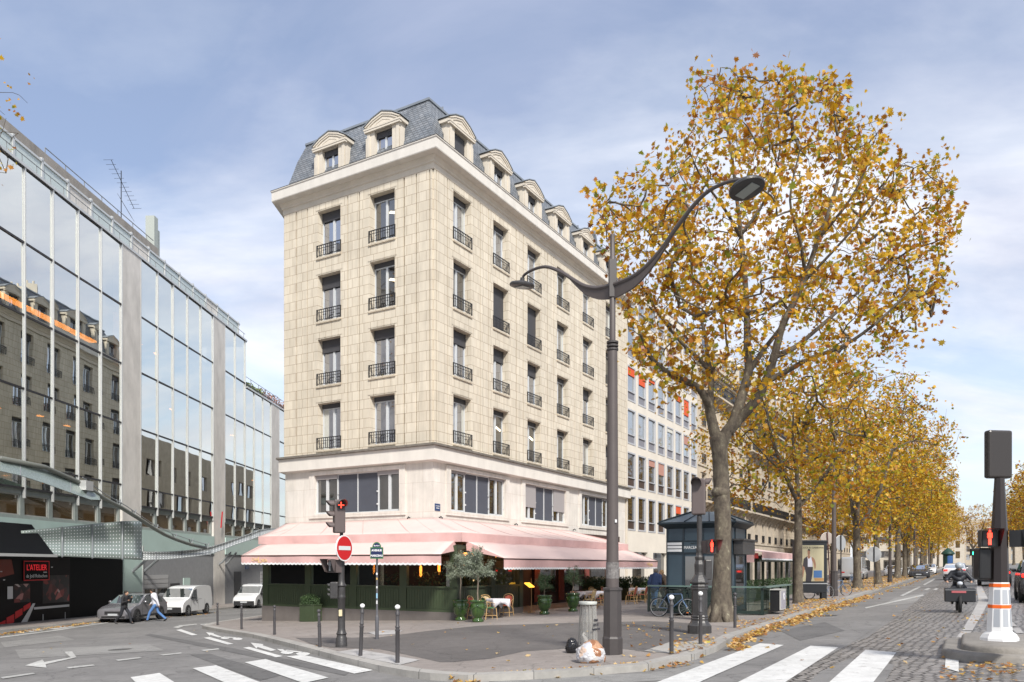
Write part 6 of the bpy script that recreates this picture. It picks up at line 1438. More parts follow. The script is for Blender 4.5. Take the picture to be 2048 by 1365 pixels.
mc = MB(); mc.box(.55, 1.35, -.42, -.1, .12, .82); mcb = mc.build('map_case', blackp, MR); mb = MB(); mb.box(.52, 1.38, -.46, -.42, .16, .84); mb.box(.5, 1.4, -.47, -.1, .84, .87); mb.build('map_frame', mat('map_frame_grey', (.45, .44, .42), .5), mcb)
mb = MB(); mb.box(.58, 1.32, -.466, -.46, .2, .8); mb.build('map', mat('street_map', (.30, .29, .33), .5, var=.3, vscale=12), mcb)
mb = MB(); mb.lathe([(.13, 0), (.13, .006)], n=16); o = mb.build('white_roundel', tw, mcb, loc=(1.02, -.467, .62)); o.rotation_euler = (pi / 2, 0, 0)
text("3", .12, mat('map_violet', (.2, .15, .4), .5), mcb, (1.02, -.478, .62), (pi / 2, 0, 0))

# ---- bicycle against the railing
def make_bike(name, label, p0, p1, frame_m, rw=.335):
    d_ = (p1 - p0); L = 1.04; ang = atan2(d_.y, d_.x); root = thing(name, label, 'bicycle', p0, ang)
    rub = mat('tyre_rubber', (.02, .02, .02), .7); chrome = mat('bike_alloy', (.42, .42, .42), .35, metal=.6)
    for x in (0, L):
        mb = MB(); mb.tube([(x + rw * cos(a), 0, rw + rw * sin(a)) for a in [2 * pi * k / 28 for k in range(29)]], .018, 6, caps=False); w = mb.build('wheel', rub, root, smooth=True)
        mb = MB(); mb.tube([(x + (rw - .03) * cos(a), 0, rw + (rw - .03) * sin(a)) for a in [2 * pi * k / 28 for k in range(29)]], .011, 5, caps=False)
        for k in range(14): a = 2 * pi * k / 14; mb.tube([(x, 0, rw), (x + (rw - .03) * cos(a), 0, rw + (rw - .03) * sin(a))], .0025, 3)
        mb.tube([(x, -.05, rw), (x, .05, rw)], .022, 8); mb.build('rim', chrome, w)
    bb = (.44, 0, .28); st = (.30, 0, .80); ht = (.82, 0, .82); hb = (.86, 0, .66)
    mb = MB()
    for q in ((bb, st), (st, ht), (ht, hb), (bb, hb)): mb.tube(q, .018, 6)
    for sy in (-.04, .04): mb.tube([(0, sy, rw), bb], .011, 5); mb.tube([(0, sy, rw), st], .010, 5); mb.tube([hb, (.90, sy, .55), (L, sy, rw)], .012, 5)
    mb.build('frame', frame_m, root)
    mb = MB(); mb.tube([st, (.27, 0, .93)], .013, 6); mb.loft([[(.12, -.07, .94), (.12, .07, .94), (.12, .07, .97), (.12, -.07, .97)], [(.25, -.05, .93), (.25, .05, .93), (.25, .05, .97), (.25, -.05, .97)], [(.4, -.015, .93), (.4, .015, .93), (.4, .015, .95), (.4, -.015, .95)]]); mb.build('saddle', blackp, root)
    mb = MB(); mb.tube([ht, (.80, 0, .93)], .013, 6); mb.tube([(.80, -.24, .95), (.86, -.2, .95), (.86, .2, .95), (.80, .24, .95)], .012, 6); mb.build('handlebar', blackp, root)
    mb = MB(); mb.lathe([(.09, -.01), (.09, .01)], n=16); o = mb.build('crank', blackp, root, loc=(bb[0], -.05, bb[2])); o.rotation_euler = (pi / 2, 0, 0); mb = MB(); mb.tube([(0, .0, .02), (.1, -.12, .04)], .009, 5); mb.build('pedal', blackp, o)
    mb = MB(); mb.box(-.03, .03, -.04, .0, -.015, .015); mb.build('reflector', mat('amber_reflector', (.6, .16, .02), .3), root, loc=(L + .02, -.02, .17))
    return root
bp0 = Vector((8.31 - .8626 * 3.56, 25.9 + .5058 * 3.56, 0)); bp0.z = gz(bp0.x, bp0.y); bp1 = Vector((8.31 - .8626 * 2.44, 25.9 + .5058 * 2.44, 0)); bp1.z = gz(bp1.x, bp1.y)
bike = make_bike('bicycle', 'blue bicycle leaning on the metro railing behind the signal post', bp0, bp1, mat('bike_blue', (.09, .15, .26), .35))
bike.rotation_euler.x = radians(-3)
bk = tree_of(bike)
for u, v, rz, lb in ((1618, 1199, .2, 'bicycle parked behind the advertising panel legs'), (1700, 1171, .9, 'bicycle parked by the rack near the silver van'), (1655, 1192, .1, 'bicycle whose wheel shows at the right of the advertising panel')):
    p = G(u, v); dup(bk, None, (p.x, p.y, p.z), rz, lb)

# ---- advertising panel
p = G(1625, 1200); AP = thing('advertising_panel', 'large dark framed advertising panel showing a man in a white vest', 'advertising panel', p, radians(6)); s_ = p.y / F
h = lambda v: 1.6 + (HZ - v) * p.y / F - p.z; w0, w1 = -40 * s_, 28 * s_
fm = mat('panel_frame', (.015, .017, .02), .35)
mb = MB(); mb.box(w0, w1, -.12, .12, h(1186), h(1083)); mb.box(w0 - .03, w1 + .03, -.15, .15, h(1086), h(1081)); fo = mb.build('case', fm, AP, bevel=.02)
mb = MB(); mb.box(w0, w0 + .22, -.1, .1, 0, h(1186)); mb.build('leg', fm, AP); mb = MB(); mb.box(w1 - .26, w1, -.1, .1, 0, h(1186)); mb.build('leg', fm, AP)
mb = MB(); mb.box(w0 - .02, w1 + .02, -.14, -.12, h(1168.5), h(1166.5)); mb.build('trim', grey_s, AP)
pz0, pz1 = h(1163), h(1091); px0, px1 = -30 * s_, 21 * s_
mb = MB(); mb.box(px0, px1, -.13, -.12, pz0, pz1); po = mb.build('poster', mat('poster_khaki', (.40, .36, .235), .4, var=.08, vscale=3, stretch=(6, 1, .2)), AP)
yy = -.132
def shape(name, m, pts, y=yy): mb = MB(); mb.poly([(px0 + (px1 - px0) * a, y, pz0 + (pz1 - pz0) * b) for a, b in pts]); return mb.build(name, m, po)
skin_p = mat('poster_skin', (.26, .135, .08), .5)
shape('poster_figure', skin_p, [(.33, .84), (.38, .86), (.43, .84), (.435, .77), (.41, .72), (.46, .68), (.56, .66), (.63, .6), (.67, .48), (.66, .36), (.62, .33), (.60, .45), (.56, .55), (.54, .4), (.3, .4), (.2, .3), (.15, .12), (.1, .1), (.12, .4), (.17, .6), (.3, .68), (.35, .71), (.33, .77)])
shape('poster_vest', mat('poster_vest_white', (.5, .5, .56), .5), [(.32, .68), (.36, .62), (.43, .64), (.46, .69), (.48, .68), (.5, .6), (.53, .54), (.54, .38), (.33, .38)], yy - .002)
shape('poster_jacket', mat('poster_dark', (.03, .025, .03), .5), [(.17, .62), (.3, .69), (.34, .6), (.34, .4), (.55, .4), (.53, .2), (.48, -.0), (.25, 0), (.27, .2), (.2, .4), (.14, .42)], yy - .003)
shape('poster_boxes', mat('poster_blue', (.05, .13, .3), .5), [(.58, .3), (.92, .3), (.92, .1), (.58, .1)], yy - .004)
shape('poster_floor', mat('poster_ochre', (.35, .2, .08), .5), [(.6, .09), (.99, .09), (.99, .01), (.62, .01)], yy - .001)
shape('poster_hair', blackp, [(.33, .84), (.34, .88), (.38, .9), (.43, .88), (.435, .83), (.38, .86)], yy - .004)
text("DOLCE & GABBANA", .115, mat('poster_ink', (.05, .045, .03), .5), po, ((px0 + px1) / 2, yy - .004, pz0 + (pz1 - pz0) * .93), (pi / 2, 0, 0), sx=1.15)
# ---- round signs seen from behind
def round_sign(u, v, vc, r, label, m=grey_s, tilt=0., rz=0., lean=0., red=False):
    p = G(u, v); root = thing('road_sign', label, 'road sign', p, rz); h = lambda q: 1.6 + (HZ - q) * p.y / F - p.z
    mb = MB(); mb.lathe([(.035, 0), (.035, h(vc) + r), (.001, h(vc) + r + .01)], n=10); po = mb.build('post', mat('post_brown', (.10, .05, .045), .5) if red else iron, root); root.rotation_euler.y = lean
    mb = MB(); mb.lathe([(r, 0), (r, .03)], n=32); o = mb.build('disc', m, root, loc=(0, .06 + .03, h(vc))); o.rotation_euler = (pi / 2, 0, tilt)
    mb = MB(); mb.lathe([(r + .01, -.005), (r + .01, .02), (r, .02), (r, -.005)], n=32); q = mb.build('rim', whitep, o)
    return root
round_sign(1661, 1186, 1077, .36, 'round sign with pale rim on a thin brown post left of the second street lamp', mat('sign_back_tan', (.36, .31, .27), .5), red=True, lean=radians(-3))
round_sign(1748.5, 1175, 1109, .52, 'round grey sign seen from behind on a thin black post between two plane trunks')
round_sign(1682, 1186, 1086, .44, 'round grey sign half hidden by the second street lamp', tilt=.5)
# bank sign on the office building
o = MB(); o.box(-.02, .02, -1.0, 0, 0, 1.0); bs = o.build('bank_sign', mat('bank_green', (.0, .20, .10), .4)); pp = P(33.2, -.1); bs.location = (pp.x, pp.y, 2.75); bs.rotation_euler = (0, 0, TH); tag(bs, 'square green hanging sign with a curve of white stars on the office building', 'sign')
def star(c, r, rot): return [(c[0] + (r if k % 2 == 0 else r * .42) * cos(rot + pi * k / 5), c[1] + (r if k % 2 == 0 else r * .42) * sin(rot + pi * k / 5)) for k in range(10)]
mb = MB()
for y, z, r in ((-.72, .75, .19), (-.3, .58, .14), (-.2, .3, .08), (-.33, .16, .06), (-.5, .14, .06)): mb.poly([(-.024, -1 - a + 0, b) for a, b in star((y, z), r, .3)])
mb.build('white_stars', whitep, bs)
# second small terrace behind the kiosk
T2P = P(8.6, -11.6); ST = thing('pavement_terrace', 'small green glazed terrace with pink awning and hedge behind the metro railing', 'restaurant', (T2P.x, T2P.y, gz(T2P.x, T2P.y)), TH)
mb = MB(); L = 11.0
mb.box(0, L, 0, .08, 0, .55); mb.box(0, L, 0, .1, 1.95, 2.25); mb.box(0, .1, 0, 2.6, 0, .9)
for k in range(8): mb.box(k * L / 7 - .06, k * L / 7 + .06, -.02, .1, .5, 2.1)
for k in range(8): mb.box(k * L / 7 - .06, k * L / 7 + .06, 2.5, 2.6, .0, 2.1)
mb.build('frame', gdark, ST)
mb = leaf_cloud(3200, lambda rr: (rr.uniform(0, L), rr.gauss(-.2, .12), .55 + rr.random() * .5), .05, 21); mb.build('hedge', [leafg, mid_g], ST)
mb = MB(); mb.box(0, L, -.38, -.02, 0, .6); mb.build('planter', gpaint, ST)
mb = MB(); sheet(mb, (0, 1.8, 2.75), (L, 1.8, 2.75), (L, -.6, 2.42), (0, -.6, 2.42), sag=.03); aw = mb.build('awning', fab, ST, smooth=True); solid(aw)
valance(aw, (1.6, -.6, 2.42), (L, -.6, 2.42), .36); mb = MB(); mb.box(1.6, L, -.5, -.45, 1.95, 2.08); mb.build('green_fringe', gpaint, ST)
mb = MB(); mb.box(.0, 1.5, -.45, -.4, 2.1, 2.35); mb.build('red_fringe', mat('red_fringe', (.5, .03, .02), .6), ST)
mb = MB(); mb.poly([(0, -.6, 2.42), (0, 1.8, 2.75), (0, 1.8, 1.9), (0, -.6, 1.9)]); o = mb.build('side_flap', fabv, aw); solid(o, .01)
# advertising column and parapets far away
p = G(1896, 1142); MC = thing('advertising_column', 'green domed advertising column far down the avenue', 'advertising column', p); r_ = 9 * p.y / F; h = lambda v: 1.6 + (HZ - v) * p.y / F - p.z
mb = MB(); mb.lathe([(r_ * 1.1, 0), (r_ * 1.1, .4), (r_, .5), (r_, h(1110)), (r_ * 1.35, h(1109)), (r_ * 1.35, h(1107)), (r_ * 1.1, h(1104)), (r_ * .5, h(1099)), (.02, h(1096))], n=20); mb.build('column', mat('column_green', (.015, .06, .045), .5), MC, smooth='auto')
mb = MB(); mb.loft([[(r_ * 1.02 * sin(a), -r_ * 1.02 * cos(a), z) for a in (-.6, -.3, 0, .3, .6)] for z in (.6, h(1112))], caps=False, closed=False); mb.build('poster', mat('column_poster', (.06, .16, .42), .5), MC)
# flag on a pole
p = G(1747, 1172); 
# ================================================================ vehicles
tyre = mat('tyre', (.016, .016, .017), .75); rimm = mat('wheel_rim', (.35, .36, .37), .3, metal=.7); rimd = mat('dark_rim', (.09, .09, .09), .4, metal=.4)
cglass = glass_mat('car_glass', (.8, .85, .88), (.03, .035, .038), .34, .02); headl = mat('headlight_glass', (.55, .58, .62), .1, metal=.3); taill = mat('tail_lamp_red', (.35, .01, .01), .25); tailg = mat('lit_tail_lamp', (.6, .02, .01), .25, emit=(1, .03, .02), estr=1.2)
trim_b = mat('black_plastic_trim', (.02, .02, .022), .55); platew = mat('number_plate', (.42, .44, .46), .5)
def carpaint(name, c): return mat(name, c, .22, metal=.25 if max(c) < .5 else 0, coat=.7)
PROF = {
 'hatch': dict(L=4.35, W=1.8, belt=.93, pts=[(.02, .22), (0, .45), (.04, .66), (.14, .74), (.55, .86), (1.12, .96), (1.95, 1.42), (2.5, 1.475), (3.1, 1.46), (3.75, 1.33), (4.18, 1.02), (4.3, .9), (4.35, .6), (4.3, .25)],
   glass=[(1.42, .955), (2.02, 1.38), (2.6, 1.43), (3.2, 1.405), (3.72, 1.18), (3.62, .99), (2.6, .955)], ws=((1.18, .985), (1.93, 1.405)), rw=((3.78, 1.31), (4.13, 1.06)), wheels=(.82, 3.5), r=.335, th=.17),
 'van': dict(L=4.56, W=1.76, belt=1.0, pts=[(.04, .24), (0, .5), (.03, .72), (.14, .86), (.55, 1.0), (1.0, 1.12), (1.7, 1.70), (2.05, 1.82), (2.8, 1.87), (4.2, 1.85), (4.45, 1.76), (4.54, 1.2), (4.56, .55), (4.5, .28)],
   glass=[(1.2, 1.08), (1.72, 1.58), (2.16, 1.66), (2.16, 1.02), (1.5, .98)], ws=((1.04, 1.15), (1.68, 1.68)), rw=None, wheels=(.86, 3.62), r=.32, th=.085),
 'bigvan': dict(L=5.5, W=2.05, belt=1.2, pts=[(0, .3), (0, .8), (.1, 1.1), (.9, 1.3), (1.6, 2.1), (2.1, 2.45), (3, 2.52), (5.2, 2.5), (5.45, 2.35), (5.5, 1.2), (5.5, .3)],
   glass=[(1.2, 1.3), (1.8, 2.0), (2.2, 2.1), (2.2, 1.25)], ws=((.95, 1.35), (1.58, 2.08)), rw=None, wheels=(1., 4.5), r=.36, th=.05),
 'suv': dict(L=4.7, W=1.95, belt=1.08, pts=[(.02, .28), (0, .55), (.05, .85), (.2, .95), (1.2, 1.1), (1.95, 1.58), (2.6, 1.66), (3.6, 1.62), (4.1, 1.55), (4.5, 1.2), (4.66, 1.02), (4.7, .6), (4.62, .3)],
   glass=[(1.5, 1.1), (2.0, 1.52), (2.8, 1.59), (3.6, 1.55), (4.1, 1.35), (3.9, 1.14), (2.6, 1.1)], ws=((1.25, 1.13), (1.92, 1.56)), rw=((4.14, 1.53), (4.47, 1.23)), wheels=(.9, 3.75), r=.37, th=.15),
 'sedan': dict(L=4.5, W=1.8, belt=.93, pts=[(.02, .22), (0, .45), (.05, .66), (.2, .76), (1.2, .95), (1.95, 1.38), (2.5, 1.43), (3.0, 1.40), (3.6, 1.12), (4.3, 1.04), (4.46, .9), (4.5, .55), (4.4, .25)],
   glass=[(1.45, .96), (2.0, 1.33), (2.6, 1.38), (3.05, 1.33), (3.5, 1.05), (2.6, .96)], ws=((1.23, .98), (1.93, 1.37)), rw=((3.03, 1.39), (3.57, 1.14)), wheels=(.85, 3.6), r=.32, th=.16)}
def make_car(name, label, cat, kind, paint_m, loc, rz, rim=None, group=None, lit=False, lights=True, cladding=False, stripe=True):
    p = PROF[kind]; W, L = p['W'], p['L']; root = thing(name, label, cat, loc, rz, group); H = max(z for _, z in p['pts'])
    def tap(z): return 1 - p['th'] * max(0, (z - p['belt']) / (H - p['belt'])) ** 1.1 - (.03 if z < .35 else 0)
    pts = []
    P0 = p['pts']
    for i in range(len(P0)):    # densify the outline
        a, b = P0[i], P0[(i + 1) % len(P0)]
        k = 1 if i == len(P0) - 1 else 3
        for j in range(k): pts.append((a[0] + (b[0] - a[0]) * j / k, a[1] + (b[1] - a[1]) * j / k))
    cy = L / 2; rings = []
    for f in (-1, -.985, -.95, -.86, -.6, 0, .6, .86, .95, .985, 1):
        af = abs(f); e = .0 if af < .7 else (af - .7) ** 2 * .9; ring = []
        for (y, z) in pts:
            ee = e * (1.2 if (y < .4 or y > L - .3) else .35); yy = y + (ee if y < cy else -ee * .7); zz = z - (e * .35 if z > p['belt'] * .6 else -e * .2)
            ring.append((f * W / 2 * tap(z), yy, zz))
        rings.append(ring)
    mb = MB(); mb.loft(rings); body = mb.build('body', paint_m, root, smooth='auto')
    xs = lambda z: W / 2 * tap(z)
    for s in (-1, 1):
        g = p['glass']; mb = MB(); o_ = .008
        mb.extr([(s * (xs(z) + o_), y, z) for y, z in g], (-s * .02, 0, 0)); sg = mb.build('side_window', cglass, root)
        mb = MB(); ys = [y for y, z in g]; 
        if kind in ('hatch', 'suv', 'sedan'):
            ym = (min(ys) + max(ys)) / 2 + .02; zl = g[0][1]; mb.add([(s * (xs(zl) + .012), ym, zl), (s * (xs(zl) + .012), ym + .09, zl), (s * (xs(H - .06) + .012), ym + .07, H - .06), (s * (xs(H - .06) + .012), ym, H - .06)], [(0, 1, 2, 3)]); mb.build('pillar', trim_b, sg)
        # seams and handle
        mb = MB(); zb = p['belt']
        for y in ((g[0][0] - .05, (min(ys) + max(ys)) / 2 + .06, max(ys) - .25) if kind in ('hatch', 'suv', 'sedan') else (1.25, 2.28, 3.3)): mb.box(s * (xs(.6) + .0005) - .002, s * (xs(.6) + .0005) + .002, y, y + .012, .38, zb - .03)
        if kind == 'van': mb.box(s * (xs(1.4)) - .004, s * xs(1.4) + .003, 2.4, 4.3, .98, 1.0)
        mb.build('door_seam', trim_b, body)
        for y in ((g[0][0] + .75, g[0][0] + 1.65) if kind in ('hatch', 'suv', 'sedan') else (2.0,)):
            mb = MB(); mb.box(s * xs(.85) - .01, s * xs(.85) + .025, y, y + .17, zb - .12, zb - .08); mb.build('door_handle', trim_b if kind == 'van' else paint_m, root)
        mb = MB(); mz = g[0][1] + .1; mb.ball((s * (xs(mz) + .11), g[0][0] + .12, mz), .1, (1., .7, .75), 10, 6); mb.tube([(s * (xs(mz) - .02), g[0][0] + .16, mz - .06), (s * (xs(mz) + .1), g[0][0] + .14, mz - .03)], .025, 6); mb.build('mirror', trim_b if kind in ('van', 'bigvan') else paint_m, root, smooth=True)
        if cladding:
            mb = MB(); mb.box(s * xs(.4) - .02, s * xs(.4) + .012, .9, L - .9, .24, .36); mb.build('sill_cladding', trim_b, root)
    for seg, nm in ((p['ws'], 'windscreen'), (p['rw'], 'rear_window')):
        if seg is None: continue
        (y0, z0), (y1, z1) = seg; nrm = Vector((0, -(z1 - z0), (y1 - y0))).normalized() if nm == 'windscreen' else Vector((0, -(z1 - z0), (y1 - y0))).normalized()
        if nm == 'rear_window' and nrm.z < 0: nrm = -nrm
        a = nrm * .012; kw = .96 if 'van' in kind else .9; w0, w1 = xs(z0) * kw, xs(z1) * kw
        mb = MB(); mb.extr([Vector((-w0, y0, z0)) + a, Vector((w0, y0, z0)) + a, Vector((w1, y1, z1)) + a, Vector((-w1, y1, z1)) + a], tuple(-nrm * .02)); mb.build(nm, cglass, root)
    r = p['r']
    for y in p['wheels']:
        for s in (-1, 1):
            mb = MB(); mb.T = Matrix.Translation((s * (W / 2 - .005), y, r)) @ Matrix.Rotation(radians(90), 4, 'Y'); mb.lathe([(r + .055, -.07), (r + .055, .008), (.01, .008)], n=28); arch = mb.build('wheel_arch', trim_b, root)
            mb = MB(); mb.T = Matrix.Translation((s * (W / 2 - .09), y, r)) @ Matrix.Rotation(radians(90 * s), 4, 'Y'); mb.lathe([(r - .09, -.1), (r - .02, -.1), (r, -.07), (r, .09), (r - .02, .115), (r - .1, .12)], n=28); w = mb.build('wheel', tyre, root, smooth='auto')
            mb = MB(); mb.T = Matrix.Translation((s * (W / 2 - .09), y, r)) @ Matrix.Rotation(radians(90 * s), 4, 'Y'); mb.lathe([(r - .09, .09), (r - .1, .115), (r - .13, .1), (.06, .09), (.05, .12), (.001, .12)], n=24)
            for k in range(7):
                a = 2 * pi * k / 7; T0 = mb.T; mb.T = T0 @ Matrix.Rotation(a, 4, 'Z'); mb.box(.04, r - .11, -.02, .02, .1, .13); mb.T = T0
            mb.build('rim', rim or rimm, w, smooth='auto')
    # front
    fz = P0[2][1]
    for s in (-1, 1):
        mb = MB()
        if kind in ('van', 'bigvan'): q = [(.52, .07, fz - .02), (.86, .28, fz + .06), (.84, .62, fz + .22), (.5, .3, fz + .13)]
        else: q = [(.42, .025, fz - .08), (.84, .14, fz - .05), (.86, .42, fz + .06), (.5, .09, fz + .02)]
        pp = [Vector((s * a * W / 2 * 1.0, b - .012, c)) for a, b, c in q]; mb.extr([tuple(v) for v in pp], (-s * .02, .06, -.03)); mb.build('headlight', headl if not lit else mat('lit_headlight', (1, .8, .5), .3, emit=(1, .62, .25), estr=3), root)
        mb = MB(); tz = .95 if kind in ('hatch', 'sedan') else (1.1 if kind == 'suv' else 1.0)
        mb.box(s * W / 2 * .62, s * W / 2 * .96, L - .12, L + .005, tz - .16, tz - .02 if kind != 'van' else tz + .2); mb.build('tail_light', tailg if lights == 'on' else taill, root, bevel=.02)
    if kind == 'suv': mb = MB(); mb.box(-W / 2 * .9, W / 2 * .9, L - .1, L + .02, .98, 1.03); mb.build('light_bar', tailg, root)
    mb = MB(); mb.box(-W / 2 * .5, W / 2 * .5, -.015, .06, fz - .22, fz - .05) if kind != 'van' else mb.box(-W / 2 * .9, W / 2 * .9, -.012, .14, .26, .58); mb.build('grille', trim_b, root, bevel=.02)
    mb = MB(); mb.box(-W / 2 * .7, W / 2 * .7, -.005, .1, .25, .36); mb.build('lower_intake', trim_b, root, bevel=.02)
    mb = MB(); mb.box(-.26, .26, -.025, -.0, fz - .28, fz - .17); mb.build('number_plate', platew, root)
    mb = MB(); mb.box(-.26, .26, L - .01, L + .015, .55, .66); mb.build('number_plate', platew, root)
    mb = MB(); mb.box(-W / 2 * .92, W / 2 * .92, L - .1, L + .01, .28, .5); mb.build('rear_bumper', trim_b, root, bevel=.03)
    return root
def on_road(x, y): return (x, y, zr(x, y))
greyp = carpaint('gunmetal_paint', (.20, .195, .21)); whp_ = mat('white_car_paint', (.66, .665, .67), .25, coat=.6); blp = carpaint('black_car_paint', (.018, .018, .022)); silv = carpaint('silver_car_paint', (.40, .41, .42)); darkg = carpaint('dark_grey_car_paint', (.05, .052, .058))
GC = 'cars and vans parked on the side street'
make_car('parked_car', 'dark grey hatchback parked at the kerb before the two white vans', 'car', 'hatch', greyp, on_road(-21.2, 41.2), radians(-1.5), rimd, GC, cladding=True)
make_car('parked_van', 'small white panel van parked right behind the grey hatchback', 'van', 'van', whp_, on_road(-21.1, 47.6), radians(-1.4), None, GC)
make_car('parked_van', 'small white van farther down the street, cut off by the terrace corner', 'van', 'van', whp_, on_road(-20.75, 60.0), radians(-1.4), None, GC)
AV = TH - pi / 2
GA = 'cars on the avenue'
make_car('moving_car', 'dark SUV at the right edge driving away behind the signal guard', 'car', 'suv', carpaint('dark_olive_paint', (.04, .04, .042)), on_road(22.2, 29.8), AV + pi, rimd, GA, lights='on')
def away(d): return d
# put cars that drive away: their rear (local y = L) faces the camera
def car_away(x, y, kind, m, label, lights='on'):
    L = PROF[kind]['L']; p0 = Vector((x, y, 0)) + E1 * L; return make_car('moving_car', label, 'car', kind, m, on_road(p0.x, p0.y), AV + pi, None, GA, lights=lights)
bpy.data.objects[[o.name for o in bpy.data.objects if o.get('label', '').startswith('dark SUV')][0]].location = on_road(20.3 + E1.x * 4.7, 29.2 + E1.y * 4.7)
car_away(31.4, 50.5, 'sedan', blp, 'black saloon half hidden by the signal mast, brake lamps lit')
car_away(38.0, 54.5, 'sedan', silv, 'silver saloon beyond the dark SUV at the right edge')
car_away(40.5, 71, 'hatch', whp_, 'white hatchback far ahead in the right lanes')
make_car('moving_car', 'small dark oncoming car far down the avenue with lit headlamps', 'car', 'hatch', darkg, on_road(54, 94), AV, None, GA, lit=True)
GP = 'cars parked in the side lane of the avenue'
p = Vector((35.2, 80.5, 0)); make_car('parked_van', 'tall silver van seen from behind between the lamp post and the plane trunk', 'van', 'bigvan', silv, on_road(p.x + E1.x * 5.5, p.y + E1.y * 5.5), AV + pi, None, GP)
for x, y, k, m, lb in ((47.5, 97, 'hatch', whp_, 'white car parked beyond the road sign between the trunks'), (43.5, 83, 'hatch', darkg, 'dark car parked under the third plane tree, front towards the camera'), (51, 98, 'sedan', silv, 'pale blue-grey car parked farther along the side lane'), (58, 108, 'hatch', whp_, 'white car parked deepest in the side lane'), (66, 124, 'sedan', blp, 'black car parked at the far end of the side lane')):
    make_car('parked_car', lb, 'car', k, m, on_road(x, y), AV, None, GP)
# ================================================================ people
skin = mat('skin', (.42, .25, .17), .6); hairb = mat('dark_hair', (.02, .014, .01), .7); hairg = mat('greyish_hair', (.12, .10, .08), .7); shoe = mat('dark_shoe', (.015, .015, .016), .5)
def limb(mb, pts, rs, n=10):
    mb.tube(pts, rs, n)
    for p_, r in zip(pts, rs): mb.ball(p_, r * .99, n=10, m=6)
def remesh(o, vox=.018, sm=4):
    m = o.modifiers.new('r', 'REMESH'); m.mode = 'VOXEL'; m.voxel_size = vox; m.use_smooth_shade = True
    s = o.modifiers.new('s', 'SMOOTH'); s.iterations = sm; s.factor = .5
def person(label, loc, rz, J, top_m, leg_m, hair_m, jacket_len=.0, helmet=None, group=None, bulk=1.0, vox=.016):
    """J: joints in metres, x right, y forward (towards -y is the face side), z up"""
    root = thing('person', label, 'person', loc, rz, group)
    h = Vector(J['head']); n = Vector(J['neck']); pv = Vector(J['pelvis']); fw = Vector(J.get('face', (0, -1, 0))).normalized(); sd = Vector((-fw.y, fw.x, 0)); upv = Vector((0, 0, 1))
    mb = MB(); mb.ball(h, .098, (.82, 1.0, 1.18), 16, 12); mb.ball(h + fw * .02 - upv * .05, .078, (.8, .95, .95), 12, 8); mb.tube([h - upv * .06, n + upv * .01], [.055, .06], 10)
    mb.ball(h + fw * .105 - upv * .015, .02, (.8, 1.1, 1.2), 8, 6)
    for s in (-1, 1): mb.ball(h + sd * .082 * s - upv * .01, .024, (.5, .8, 1.2), 8, 6)
    limb(mb, [n - upv * .06, n.lerp(pv, .5), pv], [.12, .115, .125])
    for s in 'lr':
        sh, el, wr = (Vector(J[k + s]) for k in ('sh', 'el', 'wr')); hp, kn, an = (Vector(J[k + s]) for k in ('hp', 'kn', 'an'))
        limb(mb, [sh, el, wr], [.055, .042, .03]); limb(mb, [hp, kn, an], [.085, .056, .04]); limb(mb, [n - upv * .05, sh], [.07, .06])
        hd = (wr - el).normalized(); mb.ball(wr + hd * .05, .04, (.6, .9, 1.1), 8, 6)
        pr_ = hd.cross(upv); pr_ = pr_.normalized() if pr_.length > .1 else Vector((0, 1, 0))
        for k in range(4): o_ = pr_ * (.03 - .02 * k); limb(mb, [wr + hd * .07 + o_, wr + hd * (.11 + .006 * (1.5 - abs(k - 1.5))) + o_, wr + hd * .135 + o_ - upv * .012], [.011, .010, .009], 6)
        limb(mb, [wr + hd * .03 + pr_ * .035, wr + hd * .07 + pr_ * .065], [.012, .010], 6)
        mb.ball(an + Vector(J['toe' + s]) * .06 - upv * .04, .045, n=8, m=6)
    b_ = mb.build('body', skin, root); remesh(b_, vox)
    em = mat('eye_dark', (.02, .012, .01), .3); mo = mat('mouth', (.25, .08, .07), .6)
    mb = MB()
    for s in (-1, 1): mb.ball(h + fw * .094 + sd * .033 * s + upv * .008, .011, (1, .6, .7), 8, 5)
    mb.build('eyes', em, b_); mb = MB(); mb.ball(h + fw * .098 - upv * .055, .012, (1.6, .5, .5), 8, 5); mb.build('mouth', mo, b_)
    # jacket
    mb = MB(); k = bulk; limb(mb, [n - upv * .05, n.lerp(pv, .5), pv + upv * (.03 - jacket_len)], [.15 * k, .15 * k, .16 * k])
    mb.tube([n - upv * .02, n + upv * .035], [.085, .075], 12)
    mid = (Vector(J['shl']) + Vector(J['shr'])) / 2
    for s in 'lr':
        sh, el, wr = (Vector(J[q + s]) for q in ('sh', 'el', 'wr')); limb(mb, [sh, el, el.lerp(wr, .96)], [.078 * k, .064 * k, .047 * k]); limb(mb, [n - upv * .06, sh], [.11 * k, .082 * k]); limb(mb, [n - upv * .28, sh - upv * .08], [.12 * k, .07 * k])
    o = mb.build('jacket', top_m, b_); remesh(o, vox)
    mb = MB(); limb(mb, [pv + upv * .08, pv - upv * .04], [.135, .135])
    for s in 'lr':
        hp, kn, an = (Vector(J[q + s]) for q in ('hp', 'kn', 'an')); limb(mb, [hp, kn, kn.lerp(an, .95)], [.1, .072, .06])
    o = mb.build('trousers', leg_m, b_); remesh(o, vox)
    mb = MB()
    for s in 'lr':
        an = Vector(J['an' + s]); t_ = Vector(J['toe' + s]).normalized(); limb(mb, [an - upv * .02 - t_ * .03, an - upv * .045 + t_ * .06, an - upv * .055 + t_ * .15], [.05, .045, .036])
    o = mb.build('shoes', shoe, b_); remesh(o, vox)
    mb = MB()
